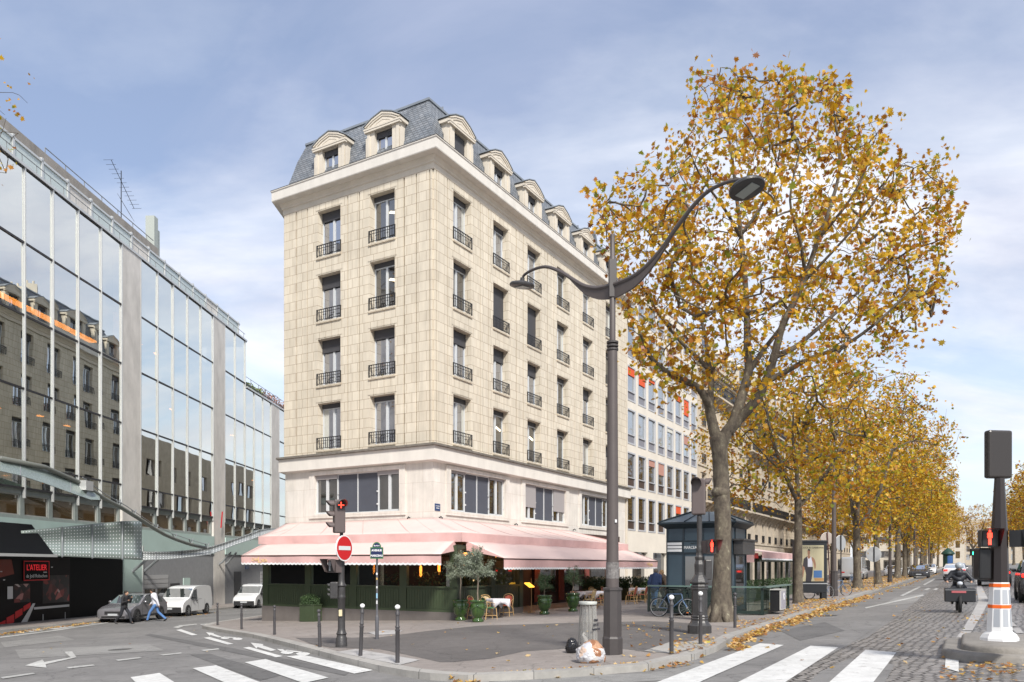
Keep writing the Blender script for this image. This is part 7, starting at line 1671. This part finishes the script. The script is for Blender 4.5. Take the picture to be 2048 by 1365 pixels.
    if helmet: mb.ball(h + upv * .03, .135, (.92, 1.1, .9), 16, 10); o = mb.build('helmet', helmet, b_); 
    else: mb.ball(h + upv * .025 - fw * .02, .107, (.86, .98, 1.1), 14, 10); o = mb.build('hair', hair_m, b_)
    remesh(o, .014, 2)
    return root
def walk(stride=.32, lean=.06, arm=.22, H=1.74):
    s = H / 1.74
    J = dict(head=(0, -.10 - lean, 1.62), neck=(0, -.03 - lean * .8, 1.45), pelvis=(0, 0, .93), shl=(-.19, -.04 - lean, 1.41), shr=(.19, -.04 - lean, 1.41), ell=(-.24, -arm * .7, 1.14), elr=(.24, arm * .7, 1.13), wrl=(-.21, -arm * 1.6, .95), wrr=(.23, arm * 1.1, .88),
             hpl=(-.09, 0, .90), hpr=(.09, 0, .90), knl=(-.1, .10, .50), knr=(.1, -stride * .75, .52), anl=(-.1, stride + .12, .14), anr=(.1, -stride - .04, .10), toel=(0, -.8, -.5), toer=(0, -1, .1), face=(0, -1, 0))
    return {k: tuple(c * s for c in v) if not k.startswith(('toe', 'face')) else v for k, v in J.items()}
jeans = mat('blue_jeans', (.085, .19, .42), .85, var=.12, vscale=6); dark_t = mat('dark_trousers', (.02, .022, .028), .85); blj = mat('black_jacket', (.02, .02, .023), .8); whj = mat('white_shirt', (.6, .6, .66), .9); navy = mat('navy_coat', (.018, .035, .09), .85); brn = mat('brown_coat', (.10, .07, .05), .9)
def gp(u, v): p = G(u, v, RD); return (p.x, p.y, p.z)
person('man in a white top and blue jeans striding left across the street', on_road(-19.28, 42.0), radians(-82), walk(.36, .08, .2, 1.76), whj, jeans, hairb, .02, bulk=1.1)
J = walk(.33, .05, .1, 1.72); J['elr'] = (.24, -.18, 1.14); J['wrr'] = (.12, -.36, 1.36); J['ell'] = (-.24, -.1, 1.12); J['wrl'] = (-.15, -.34, 1.22)
person('person in a black jacket and dark trousers walking left past the grey hatchback', on_road(-20.1, 40.2), radians(78), J, blj, dark_t, hairb, .04, bulk=1.05)
J = walk(.12, .12, .08, 1.74); q = G(1309, 1217)
person('man in a navy jacket and jeans standing left of the metro kiosk', (q.x, q.y, q.z), radians(150), J, navy, jeans, hairg, .12, bulk=1.2)
q = G(1328, 1215); person('person in a brown coat talking beside the man in navy', (q.x, q.y, q.z), radians(-95), walk(.06, .02, .05, 1.66), brn, dark_t, mat('fair_hair', (.28, .18, .09), .8), .25, bulk=1.1)
q = Vector((59, 112, 0)); person('distant person in dark clothes on the pavement beside the domed column', (q.x, q.y, gz(q.x, q.y)), radians(20), walk(.1, .02, .05), blj, dark_t, hairb, .1, vox=.03)
# rider on a small delivery motorbike
q = G(1920, 1226, RD); mz_ = q.z; MO = thing('motorbike', 'small dark motorbike with a wide black cargo box on its front, ridden towards the camera', 'motorbike', q, AV + radians(4))
for y in (0.0, 1.25):
    mb = MB(); mb.T = Matrix.Translation((0, y, .3)) @ Matrix.Rotation(pi / 2, 4, 'Y'); mb.lathe([(.2, -.045), (.28, -.045), (.3, -.02), (.3, .02), (.28, .045), (.2, .045)], n=24); w = mb.build('wheel', tyre, MO, smooth='auto')
    mb = MB(); mb.T = Matrix.Translation((0, y, .3)) @ Matrix.Rotation(pi / 2, 4, 'Y'); mb.lathe([(.2, -.03), (.2, .03), (.03, .04), (.001, .04)], n=20); mb.build('rim', rimd, w)
mb = MB(); 
for s in (-.08, .08): mb.tube([(s, 0, .3), (s, .12, .65), (s * .6, .24, .98)], .022, 8)
mb.tube([(0, .2, .9), (0, .5, .42), (0, 1.0, .4), (0, 1.25, .3)], [.05, .1, .12, .05], 8); mb.build('frame', trim_b, MO, smooth=True)
mb = MB(); mb.tube([(-.33, .34, 1.02), (-.2, .24, 1.05), (0, .2, 1.0), (.2, .24, 1.05), (.33, .34, 1.02)], .016, 8); mb.build('handlebar', blackp, MO)
mb = MB(); mb.loft([[(-.12, y, z), (.12, y, z), (.14, y, z - .14), (-.14, y, z - .14)] for y, z in ((.6, .82), (1.0, .80), (1.35, .86))]); mb.build('seat', blackp, MO, bevel=.03)
mb = MB(); mb.box(-.45, .45, -.12, .32, .36, .82); bx_ = mb.build('cargo_box', mat('cargo_box_black', (.02, .021, .024), .4), MO, bevel=.03)
mb = MB(); mb.box(-.25, .17, -.135, -.12, .66, .73); mb.build('red_label', mat('label_faded_red', (.4, .10, .11), .6), bx_)
mb = MB(); mb.box(-.44, .44, -.13, -.12, .75, .765); mb.build('lid_seam', grey_s, bx_)
mb = MB(); mb.ball((0, .02, .97), .09, (1, .7, .8)); mb.build('headlight', headl, MO, smooth=True)
JR = dict(head=(0, .42, 1.53), neck=(0, .52, 1.37), pelvis=(0, .78, .90), shl=(-.2, .52, 1.32), shr=(.2, .52, 1.32), ell=(-.38, .46, 1.08), elr=(.38, .46, 1.08), wrl=(-.36, .32, 1.04), wrr=(.36, .32, 1.04), hpl=(-.1, .74, .88), hpr=(.1, .74, .88), knl=(-.22, .40, .74), knr=(.22, .40, .74), anl=(-.2, .50, .34), anr=(.2, .50, .34), toel=(0, -1, .1), toer=(0, -1, .1), face=(0, -1, -.1))
person('rider in a black padded jacket and pale helmet on the motorbike', q, AV + radians(4), JR, mat('padded_black_jacket', (.018, .02, .026), .5, bump=.6, bscale=9), dark_t, hairb, .02, helmet=mat('pale_helmet', (.34, .37, .40), .3), bulk=1.12)
# ================================================================ plane trees
bark = bpy.data.materials.new('plane_bark'); bark.use_nodes = True; t = bark.node_tree; b = t.nodes['Principled BSDF']; b.inputs['Roughness'].default_value = .85
c = N('ShaderNodeTexCoord', t); mp_ = N('ShaderNodeMapping', t); mp_.inputs['Scale'].default_value = (1, 1, .55); t.links.new(c.outputs['Object'], mp_.inputs[0])
n1_ = N('ShaderNodeTexNoise', t); n1_.inputs['Scale'].default_value = 6; n1_.inputs['Detail'].default_value = 7; n1_.inputs['Roughness'].default_value = .7; t.links.new(mp_.outputs[0], n1_.inputs['Vector'])
rp = N('ShaderNodeValToRGB', t); el = rp.color_ramp.elements; el[0].position = .32; el[0].color = (.05, .040, .030, 1); el[1].position = .70; el[1].color = (.36, .33, .24, 1)
for q, col in ((.5, (.105, .085, .063, 1)), (.62, (.145, .125, .088, 1))): e = el.new(q); e.color = col
t.links.new(n1_.outputs[0], rp.inputs[0]); t.links.new(rp.outputs[0], b.inputs['Base Color']); bp = N('ShaderNodeBump', t); bp.inputs['Strength'].default_value = .7; bp.inputs['Distance'].default_value = .03
n2_ = N('ShaderNodeTexNoise', t); n2_.inputs['Scale'].default_value = 14; n2_.inputs['Detail'].default_value = 6; t.links.new(c.outputs['Object'], n2_.inputs['Vector']); t.links.new(n2_.outputs[0], bp.inputs['Height']); t.links.new(bp.outputs[0], b.inputs['Normal'])
def leafmat(name, c):
    m = bpy.data.materials.new(name); m.use_nodes = True; t = m.node_tree; b = t.nodes['Principled BSDF']; b.inputs['Base Color'].default_value = (*c, 1); b.inputs['Roughness'].default_value = .55
    tr = N('ShaderNodeBsdfTranslucent', t); tr.inputs[0].default_value = (*[min(1, x * 1.15) for x in c], 1); mxx = N('ShaderNodeMixShader', t); mxx.inputs[0].default_value = .35
    t.links.new(b.outputs[0], mxx.inputs[1]); t.links.new(tr.outputs[0], mxx.inputs[2]); t.links.new(mxx.outputs[0], t.nodes['Material Output'].inputs[0]); return m
LEAFC = [(.50, .265, .010), (.60, .36, .014), (.40, .165, .009), (.42, .34, .018), (.22, .25, .018), (.22, .075, .012), (.58, .41, .05), (.33, .115, .012)]
leafs = [leafmat('plane_leaf_%s' % n_, c_) for n_, c_ in zip(('gold', 'yellow', 'ochre', 'lime', 'green', 'brown', 'pale', 'rust'), LEAFC)]
LW = [8, 8, 4.5, 3.6, 2.2, 1.2, 2.2, 2.4]
lobes = [(0, -.55), (.1, -.25), (.42, -.38), (.36, -.12), (.62, .06), (.30, .14), (.34, .36), (.14, .28), (0, .66), (-.14, .28), (-.34, .36), (-.30, .14), (-.62, .06), (-.36, -.12), (-.42, -.38), (-.1, -.25)]
def add_leaf(mb, p, s, q, rr, w=LW, curl=None):
    c_ = rr.uniform(-.35, .35) if curl is None else curl
    mb.mi = rr.choices(range(8), w)[0]
    mb.poly([p + q @ Vector((x * s, y * s, abs(x) * c_ * s)) for x, y in lobes])
def rq(rr): return Quaternion((rr.gauss(0, 1), rr.gauss(0, 1), rr.gauss(0, 1), rr.gauss(0, 1))).normalized()
def grow(limbs, pts, rr, seedr=.004, minr=.006, maxr=None):
    """limbs: list of polylines [(pos, radius)...]; pts: attractors. Joins every attractor to the nearest wood, nearest first."""
    nodes = [p for l in limbs for p, r in l]; rad = [r for l in limbs for p, r in l]; fixed = len(nodes)
    start = [i for i, r in enumerate(rad) if r < .16]
    P_ = np.array([list(p) for p in pts]); Q = np.array([list(nodes[i]) for i in start]); idx = np.array(start)
    d_ = np.sqrt(((P_[:, None, :] - Q[None]) ** 2).sum(2)); best = d_.argmin(1); bd = d_[np.arange(len(P_)), best]; bn = idx[best]
    par = {}; alive = np.ones(len(P_), bool); tips = []; plen = np.zeros(len(P_))
    cost = bd.copy()
    for _ in range(len(P_)):
        cc = np.where(alive, cost, 1e9); i = int(cc.argmin()); alive[i] = False; nodes.append(Vector(P_[i])); rad.append(0.); k = len(nodes) - 1; par[k] = int(bn[i]); plen[i] = bd[i]
        dd = np.sqrt(((P_ - P_[i]) ** 2).sum(1)); c2 = dd + .12 * cost[i]
        m_ = alive & (c2 < cost); cost[m_] = c2[m_]; bd[m_] = dd[m_]; bn[m_] = k
    ch = {}
    for k, a in par.items(): ch.setdefault(a, []).append(k)
    load = {}
    for k in range(len(nodes) - 1, fixed - 1, -1): load[k] = 1 + sum(load[j] for j in ch.get(k, []))
    segs = []
    for k in range(fixed, len(nodes)):
        r1 = minr * load[k] ** .5; a = par[k]; r0 = min(rad[a], r1 * 1.15) if a < fixed else minr * load[a] ** .5; segs.append((nodes[a], nodes[k], min(r0, r1 * 1.5), r1))
    return segs, [(nodes[par[k]], nodes[k]) for k in range(fixed, len(nodes))]
def wood(mb, limbs, segs, rr, sag=.12):
    for l in limbs: mb.tube([p for p, r in l], [r for p, r in l], 10 if l[0][1] > .12 else 7)
    for a, b_, r0, r1 in segs:
        L = (b_ - a).length; m_ = a.lerp(b_, .5) + Vector((rr.uniform(-1, 1), rr.uniform(-1, 1), rr.uniform(-.2, 1))) * L * sag; mb.tube([a, m_, b_], [r0, (r0 + r1) / 2, r1 * .8], 5 if r1 > .02 else 3, caps=False)
def leaves(mb, twigs, n, size, rr, spread=.32, w=LW):
    k = 0
    while k < n:      # sprays of a few leaves hanging from one shoot, turned much the same way
        a, b_ = rr.choice(twigs); c_ = a.lerp(b_, .3 + .8 * rr.random()) + Vector((rr.gauss(0, spread), rr.gauss(0, spread), rr.gauss(-.05, spread))); q0 = rq(rr); m_ = rr.choice((1, 2, 3, 4, 6)); kk = rr.uniform(.6, 1.2)
        for _ in range(m_):
            p = c_ + Vector((rr.gauss(0, .11), rr.gauss(0, .11), rr.gauss(0, .13))); q = (q0 @ Quaternion((1, rr.gauss(0, .35), rr.gauss(0, .35), rr.gauss(0, .6))).normalized())
            add_leaf(mb, p, size * kk * rr.uniform(.75, 1.2), q, rr, w); k += 1
def smooth_limb(pts, k=4):
    q = spline3([(*p, r) for p, r in pts], k); return [(Vector(a[:3]), a[3]) for a in q]
# ---- the big tree, its limbs drawn from the photograph and given depth
rr = random.Random(11); TB = G(1443, 1243); CZ = TB.y
def tp(u, v, dz=0.): Z = CZ + dz; return Vector(((u - 1024) / F * Z, Z, 1.6 + (HZ - v) * Z / F)) - TB
def L_(pts, r0, r1): n = len(pts); return smooth_limb([(tp(*p), r0 + (r1 - r0) * (i / (n - 1)) ** .8) for i, p in enumerate(pts)])
trunk = smooth_limb([(Vector((0, 0, -.1)), .50), (Vector((.02, 0, .12)), .42), (tp(1443, 1200), .32), (tp(1444, 1140), .27), (tp(1446, 1060), .25), (tp(1443, 980), .245), (tp(1440, 915), .235), (tp(1437, 880), .27), (tp(1434, 868), .2)])
limbs = [trunk,
 L_([(1440, 890), (1429, 864), (1420, 825), (1413, 800, -.3), (1391, 772, -.6), (1348, 754, -1), (1308, 723, -1.4), (1294, 698, -1.6), (1280, 668, -1.9)], .20, .035),
 L_([(1419, 815), (1421, 785, .3), (1423, 751, .6), (1415, 718, .9), (1412, 680, 1.2), (1400, 630, 1.8), (1385, 560, 2.2), (1380, 480, 2.4)], .12, .03),
 L_([(1422, 745, .6), (1397, 717, .4), (1369, 692, .2), (1335, 652, 0), (1300, 600, -.2), (1265, 540, -.4)], .08, .025),
 L_([(1422, 752, .6), (1430, 732, .3), (1455, 711, 0), (1452, 677, -.2), (1450, 620, -.5)], .06, .025),
 L_([(1440, 895), (1452, 868), (1468, 843), (1483, 794, .3), (1497, 745, .5), (1495, 702, .6), (1494, 640, .8), (1490, 560, 1.0), (1482, 470, 1.3), (1474, 400, 1.4), (1462, 300, 1.3), (1446, 220, 1.1)], .22, .03),
 L_([(1455, 865), (1478, 838), (1508, 806, -.3), (1532, 763, -.7), (1548, 714, -1.0), (1563, 658, -1.2), (1580, 620, -1.4), (1611, 552, -1.6), (1637, 478, -1.7), (1660, 416, -1.8), (1680, 330, -1.8), (1668, 230, -1.7)], .19, .03),
 L_([(1497, 745, .5), (1526, 702, .9), (1569, 643, 1.6), (1610, 560, 2.4), (1640, 460, 2.8)], .1, .03),
 L_([(1532, 763, -.7), (1569, 745, -.9), (1620, 717, -1.2), (1690, 690, -1.6), (1760, 640, -2), (1820, 580, -2.2)], .11, .025),
 L_([(1548, 714, -1.), (1585, 698, -.6), (1620, 671, 0), (1700, 600, .8), (1780, 520, 1.5), (1830, 430, 1.9)], .1, .025),
 L_([(1492, 627, .8), (1455, 610, .5), (1430, 590, .2), (1380, 550, -.4), (1310, 480, -1), (1260, 420, -1.3)], .075, .02),
 L_([(1492, 627, .8), (1531, 618, .3), (1580, 590, -.2), (1650, 520, -1), (1730, 430, -1.6), (1780, 350, -2)], .08, .02),
 L_([(1484, 480, 1.3), (1450, 420, .6), (1400, 350, -.2), (1370, 280, -.8)], .06, .02), L_([(1482, 470, 1.3), (1530, 400, 1.), (1560, 300, .5), (1550, 210, 0)], .06, .02),
 L_([(1611, 552, -1.6), (1600, 480, -2.2), (1580, 400, -2.6), (1600, 300, -2.8)], .06, .02), L_([(1637, 478, -1.7), (1700, 400, -2.4), (1740, 320, -2.8)], .055, .02)]
outl = [(1425, 120), (1460, 150), (1500, 148), (1560, 150), (1610, 165), (1680, 145), (1705, 175), (1700, 215), (1770, 225), (1790, 300), (1760, 330), (1820, 320), (1890, 320), (1900, 400), (1908, 480), (1885, 560), (1868, 650), (1830, 700), (1790, 690), (1740, 740), (1690, 770), (1630, 760), (1570, 790), (1520, 790), (1490, 740), (1440, 760), (1400, 800), (1360, 790), (1300, 760), (1255, 690), (1240, 620), (1250, 560), (1205, 520), (1188, 440), (1215, 385), (1260, 350), (1330, 320), (1335, 260), (1380, 215), (1390, 170)]
def inside(x, y, poly):
    c_ = False; n = len(poly)
    for i in range(n):
        (x1, y1), (x2, y2) = poly[i], poly[(i + 1) % n]
        if (y1 > y) != (y2 > y) and x < (x2 - x1) * (y - y1) / (y2 - y1) + x1: c_ = not c_
    return c_
att = []
while len(att) < 1000:
    u, v = rr.uniform(1185, 1910), rr.uniform(120, 800)
    if not inside(u, v, outl): continue
    q = ((u - 1550) / 370) ** 2 + ((v - 470) / 350) ** 2; h = 4.4 * sqrt(max(.06, 1 - q * .9)); dz = rr.uniform(-1, 1) * h
    if abs(dz) < h * .35 and rr.random() < .45: continue
    if v > 640 and rr.random() < .35: continue
    att.append(tp(u, v, dz))
BT = thing('plane_tree', 'big golden plane tree with a forked mottled trunk beside the metro kiosk', 'tree', TB, 0, 'plane trees of the avenue')
segs, twigs = grow(limbs, att, rr, minr=.0075)
mb = MB(); wood(mb, limbs, segs, rr)
for k in range(7): a = 2 * pi * k / 7 + .3; mb.tube([(.2 * cos(a), .2 * sin(a), .55), (.36 * cos(a), .36 * sin(a), .16), (.55 * cos(a), .55 * sin(a), -.08)], [.12, .14, .06], 7)
for q, r in ((tp(1440, 885), .2), (tp(1452, 872), .17), (tp(1441, 985), .285), (tp(1420, 815), .14)): mb.ball(q, r, (1, 1, .8))
mb.build('trunk', bark, BT, smooth=True)
mb = MB(); leaves(mb, twigs, 14000, .16, rr, .24)
for _ in range(500):   # low sprays along the left limb and the outline
    l = rr.choice(limbs[1:4]); p_, r = rr.choice(l[len(l) // 2:]); add_leaf(mb, p_ + Vector((rr.gauss(0, .35), rr.gauss(0, .35), rr.gauss(0, .3))), .15 * rr.uniform(.7, 1.2), rq(rr), rr)
mb.build('crown', leafs, BT)
# ---- the row trees: three patterns, then copies
def row_tree(seed, H, R_, nleaf, natt, size, tr=.24, fork=4.2, w=LW):
    rr = random.Random(seed); root = thing('plane_tree', 'x', 'tree', (0, 0, 0), 0, 'plane trees of the avenue')
    lean = Vector((rr.uniform(-.25, .25), rr.uniform(-.2, .2), 0)); top = Vector((lean.x, lean.y, fork))
    tk_ = smooth_limb([(Vector((0, 0, -.15)), tr * 1.9), (Vector((0, 0, .15)), tr * 1.45), (lean * .3 + Vector((0, 0, .8)), tr * 1.1), (lean * .7 + Vector((0, 0, fork * .6)), tr), (top, tr * .9)])
    limbs = [tk_]; n = rr.choice((3, 4, 4)); a0 = rr.uniform(0, 6)
    for k in range(n):
        a = a0 + 2 * pi * k / n + rr.uniform(-.4, .4); sp = R_ * rr.uniform(.35, .6) * (0.35 if k == 0 else 1); d1 = Vector((cos(a), sin(a), 0)); zt_ = H * rr.uniform(.72, .86)
        base = top - Vector((0, 0, .3 * k * .6)); pts = [(base, tr * .62), (base + d1 * sp * .4 + Vector((0, 0, (zt_ - fork) * .25)), tr * .5), (base + d1 * sp * .75 + Vector((rr.uniform(-.3, .3), rr.uniform(-.3, .3), (zt_ - fork) * .6)), tr * .33), (base + d1 * sp + Vector((0, 0, zt_ - fork)), tr * .15)]
        limbs.append(smooth_limb(pts))
        for j in (1, 2):
            p_ = pts[j][0]; a2 = a + rr.uniform(-1.3, 1.3); d2 = Vector((cos(a2), sin(a2), 0)); limbs.append(smooth_limb([(p_, tr * .3), (p_ + d2 * R_ * .3 + Vector((0, 0, .7)), tr * .2), (p_ + d2 * R_ * .62 + Vector((0, 0, rr.uniform(.6, 1.8))), tr * .1)]))
    cz, hz_ = (H + fork * .8) / 2, (H - fork * .8) / 2; att = []
    while len(att) < natt:
        d = Vector((rr.gauss(0, 1), rr.gauss(0, 1), rr.gauss(0, 1))).normalized(); q = rr.random() ** .42; wv_ = 1 + .22 * noise.noise(d * 1.7 + Vector((seed, 0, 0))) + .1 * noise.noise(d * 4 + Vector((seed, 3, 0)))
        att.append(Vector((d.x * R_ * q * wv_, d.y * R_ * q * wv_, cz + d.z * hz_ * q * wv_)))
    segs, twigs = grow(limbs, att, rr, minr=.008)
    mb = MB(); wood(mb, limbs, segs, rr); mb.build('trunk', bark, root, smooth=True)
    mb = MB(); leaves(mb, twigs, nleaf, size, rr, .26, w); mb.build('crown', leafs, root)
    return tree_of(root)
LWo = [5, 5, 6, 2, 1, 2, 3, 4]; LWg = [7, 7, 3.5, 5, 3, .8, 2, 1.4]
tv = [row_tree(21, 16.5, 5.2, 8000, 520, .19), row_tree(22, 15.5, 5.4, 8000, 520, .19, tr=.2, w=LWg), row_tree(23, 17.5, 5.0, 8000, 520, .19, tr=.27, fork=5), row_tree(24, 11.5, 4.6, 7200, 520, .155, tr=.17, fork=4.6, w=LWg), row_tree(25, 14.5, 5.6, 5200, 420, .22, tr=.25, w=LWo)]
def put(i, p, rz, sc, lb):
    return dup(tv[i], None, (p.x, p.y, gz(p.x, p.y)), rz, lb, sc)
put(3, G(1597, 1207), .4, 1.0, 'slender greenish plane tree between the metro railing and the advertising panel')
base = G(1795, 1157)
specs = [(0, G(1715.5, 1177), 1.2, 1.0, 'leaning mottled plane tree beside the silver van'), (1, G(1758, 1168.5), 2.6, 1.0, 'plane tree just right of the round sign post'), (2, base, .2, 1.05, 'thick plane tree behind the third street lamp')]
words_ = ('fifth', 'sixth', 'seventh', 'eighth', 'ninth', 'tenth', 'eleventh', 'twelfth', 'thirteenth', 'fourteenth', 'fifteenth')
for k in range(11): specs.append(((1, 0, 2)[k % 3], base + E1 * (10.5 * (k + 1)) + E2 * R.uniform(-.5, .5), R.uniform(0, 6), R.uniform(.95, 1.1), '%s plane tree of the left-hand row, counted from the kiosk' % words_[k]))
specs.append((4, P(74, -6.5), 2.2, .95, 'plane tree standing back beside the ashlar house, behind the row')); specs.append((1, P(96, -6.5), 4.2, .95, 'second plane tree standing back from the row by the stone houses'))
for i, p, rz, sc, lb in specs: put(i, p, rz, sc, lb)
rowR = Vector((34.5, 40.5, 0))
wr_ = ('nearest', 'second', 'third', 'fourth', 'fifth', 'sixth', 'seventh', 'eighth', 'ninth', 'tenth', 'eleventh', 'twelfth')
for k in range(12): put((4, 1, 4, 0, 4)[k % 5], rowR + E1 * 11. * k + E2 * R.uniform(-.6, .6), R.uniform(0, 6), (.80 if k < 3 else R.uniform(.9, 1.05)), '%s plane tree of the right-hand row across the lanes' % wr_[k])
for k, lb in enumerate(('far orange plane tree closing the avenue, left one', 'far orange plane tree closing the avenue, middle one', 'far orange plane tree closing the avenue, right one')):
    put(4, Vector((132 + 9 * k, 222 - 4 * k, 0)), k * 2., 1.25, lb)
tc_ = row_tree(31, 25.2, 6.0, 3600, 420, .15, fork=15.8); dup(tc_, None, (-22.95, 26, gz(-23, 26)), .6, 'plane tree whose twigs reach into the top left corner above the glass building'); drop(tc_)
for t_ in tv: drop(t_)
# ---- roof garden
for (s0, s1, m1, lb, sd_) in ((35.5, 42, (.12, .16, .03), 'green shrubs growing on the lower roof of the glass building', 5), (42, 60, (.22, .09, .05), 'rust-coloured shrubs on the lower roof of the glass building, farther right', 6)):
    o = thing('roof_shrubs', lb, 'shrub', (SX, 34.4, 17.5), RZ3); mb = MB(); rg_ = random.Random(sd_)
    for _ in range(2600):
        s = rg_.uniform(s0, s1); hh = 1.0 + .6 * noise.noise(Vector((s * .4, sd_, 0))) + (.5 if sd_ == 6 else 0); p_ = Vector((s, rg_.uniform(.8, 2.4), .1 + hh * rg_.random() ** .6)); mb.mi = rg_.choice((0, 0, 1)); q_ = rq(rg_)
        mb.poly([p_ + q_ @ Vector(v) * .13 for v in ((-1, 0, 0), (0, -.4, 0), (1, 0, 0), (0, .4, 0))])
    mb.build('foliage', [mat('roof_leaf_%d' % sd_, m1, .7), mat('roof_leaf_b%d' % sd_, tuple(x * 1.5 for x in m1), .7)], o)

# ================================================================ fallen leaves
rr = random.Random(5); mb = MB(); FW = [3, 5, 5, .6, .2, 3, 6, 3]
def drop_leaf(x, y, z, s=.11, flatn=.3):
    q = Quaternion((0, 0, 1), rr.uniform(0, 6.28)) @ Quaternion((1, 0, 0), rr.gauss(0, flatn)) @ Quaternion((0, 1, 0), rr.gauss(0, flatn))
    add_leaf(mb, Vector((x, y, z + .008)), s * rr.uniform(.7, 1.3), q, rr, FW, curl=rr.uniform(.05, .6))
def lane(pts, n, width, dz, pile=.06, s=.11, side=0):
    P3 = [G(u, v, dz) for u, v in pts]; Ls = [(b - a).length for a, b in zip(P3, P3[1:])]; tot = sum(Ls)
    for _ in range(n):
        d_ = rr.random() * tot; i = 0
        while d_ > Ls[i]: d_ -= Ls[i]; i += 1
        t_ = (P3[i + 1] - P3[i]).normalized(); nn = Vector((t_.y, -t_.x, 0)); clump = .55 + .45 * sin(3.1 * d_ + i * 2) * sin(1.3 * d_ + i)
        off = abs(rr.gauss(0, width)) * clump; p_ = P3[i] + t_ * d_ + nn * off
        drop_leaf(p_.x, p_.y, zr(p_.x, p_.y) + .01 + (rr.random() * pile * max(0, 1 - off / width) if dz < -.05 else -RD + .005), s)
lane([(900, 1363), (936, 1359.5), (1037, 1356), (1163, 1349), (1240, 1341), (1300, 1338)], 620, .22, RD, .10, .10)
lane([(1300, 1338), (1345, 1327), (1400, 1314)], 45, .25, RD, .04, .10)
lane([(1452, 1303), (1480, 1282), (1530, 1262), (1600, 1239), (1665, 1216), (1735, 1195)], 1500, .3, RD, .13, .11)
lane([(1735, 1195), (1830, 1164), (1880, 1147)], 300, .35, RD, .08, .12)
lane([(760, 1338), (812, 1349), (860, 1356), (930, 1361)], 40, .12, RD, .03, .09)
def scatter(poly_px, n, dz=0., s=.10, bias=None, fl=.25):
    us = [p[0] for p in poly_px]; vs = [p[1] for p in poly_px]; W3 = [G(u, v, dz) for u, v in poly_px]; pl_ = [(p.x, p.y) for p in W3]
    x0, x1 = min(p[0] for p in pl_), max(p[0] for p in pl_); y0, y1 = min(p[1] for p in pl_), max(p[1] for p in pl_); k = 0; tries = 0
    while k < n and tries < n * 30:
        tries += 1; x, y = rr.uniform(x0, x1), rr.uniform(y0, y1)
        if not inside(x, y, pl_): continue
        if bias and noise.noise(Vector((x * bias, y * bias, 1.7))) < rr.uniform(-.5, .35): continue
        drop_leaf(x, y, gz(x, y) + dz + .014, s, fl); k += 1
scatter([(1230, 1245), (1420, 1250), (1470, 1262), (1440, 1288), (1340, 1312), (1250, 1325), (1236, 1290)], 85, 0, .085, .9)
scatter([(1340, 1285), (1420, 1276), (1445, 1285), (1400, 1302), (1350, 1310)], 70, 0, .09)
scatter([(1465, 1245), (1560, 1234), (1600, 1222), (1560, 1240), (1480, 1262)], 90, 0, .09)
scatter([(1575, 1213), (1640, 1205), (1700, 1196), (1640, 1216), (1560, 1235)], 260, 0, .1)
scatter([(1590, 1200), (1660, 1198), (1700, 1190), (1600, 1212)], 300, 0, .1)
scatter([(1676, 1186), (1690, 1158), (1790, 1152), (1826, 1156), (1760, 1180), (1720, 1184)], 3200, 0, .12)
scatter([(1800, 1153), (1850, 1144), (1866, 1143), (1826, 1156)], 700, 0, .13)
scatter([(870, 1245), (1230, 1240), (1230, 1330), (900, 1345)], 26, 0, .085)
scatter([(590, 1290), (850, 1250), (850, 1330), (700, 1300)], 6, 0, .085)
scatter([(1500, 1290), (1880, 1200), (1900, 1330), (1600, 1360)], 16, RD, .09)
scatter([(1885, 1316), (2048, 1318), (2048, 1365), (1880, 1365)], 90, RD, .085, 1.5)
scatter([(1880, 1240), (1990, 1225), (1925, 1290), (1860, 1290)], 34, RD, .08)
scatter([(1790, 1180), (1990, 1175), (1960, 1240), (1760, 1250)], 14, RD, .09)
lane([(-30, 1274), (60, 1262), (150, 1251), (205, 1243)], 320, .35, RD, .05, .1)
lane([(205, 1243), (330, 1236), (440, 1226)], 60, .3, RD, .04, .1)
scatter([(0, 1300), (400, 1260), (700, 1340), (300, 1365)], 6, RD, .08)
fleafs = [leafmat('fallen_leaf_%s' % n_, c_) for n_, c_ in zip(('gold', 'yellow', 'ochre', 'lime', 'green', 'brown', 'pale', 'rust'), [(.56, .34, .07), (.64, .43, .13), (.50, .27, .08), (.52, .42, .08), (.3, .28, .05), (.27, .12, .04), (.66, .48, .24), (.42, .19, .06)])]
mb.build('fallen_leaves', fleafs, kind='stuff')
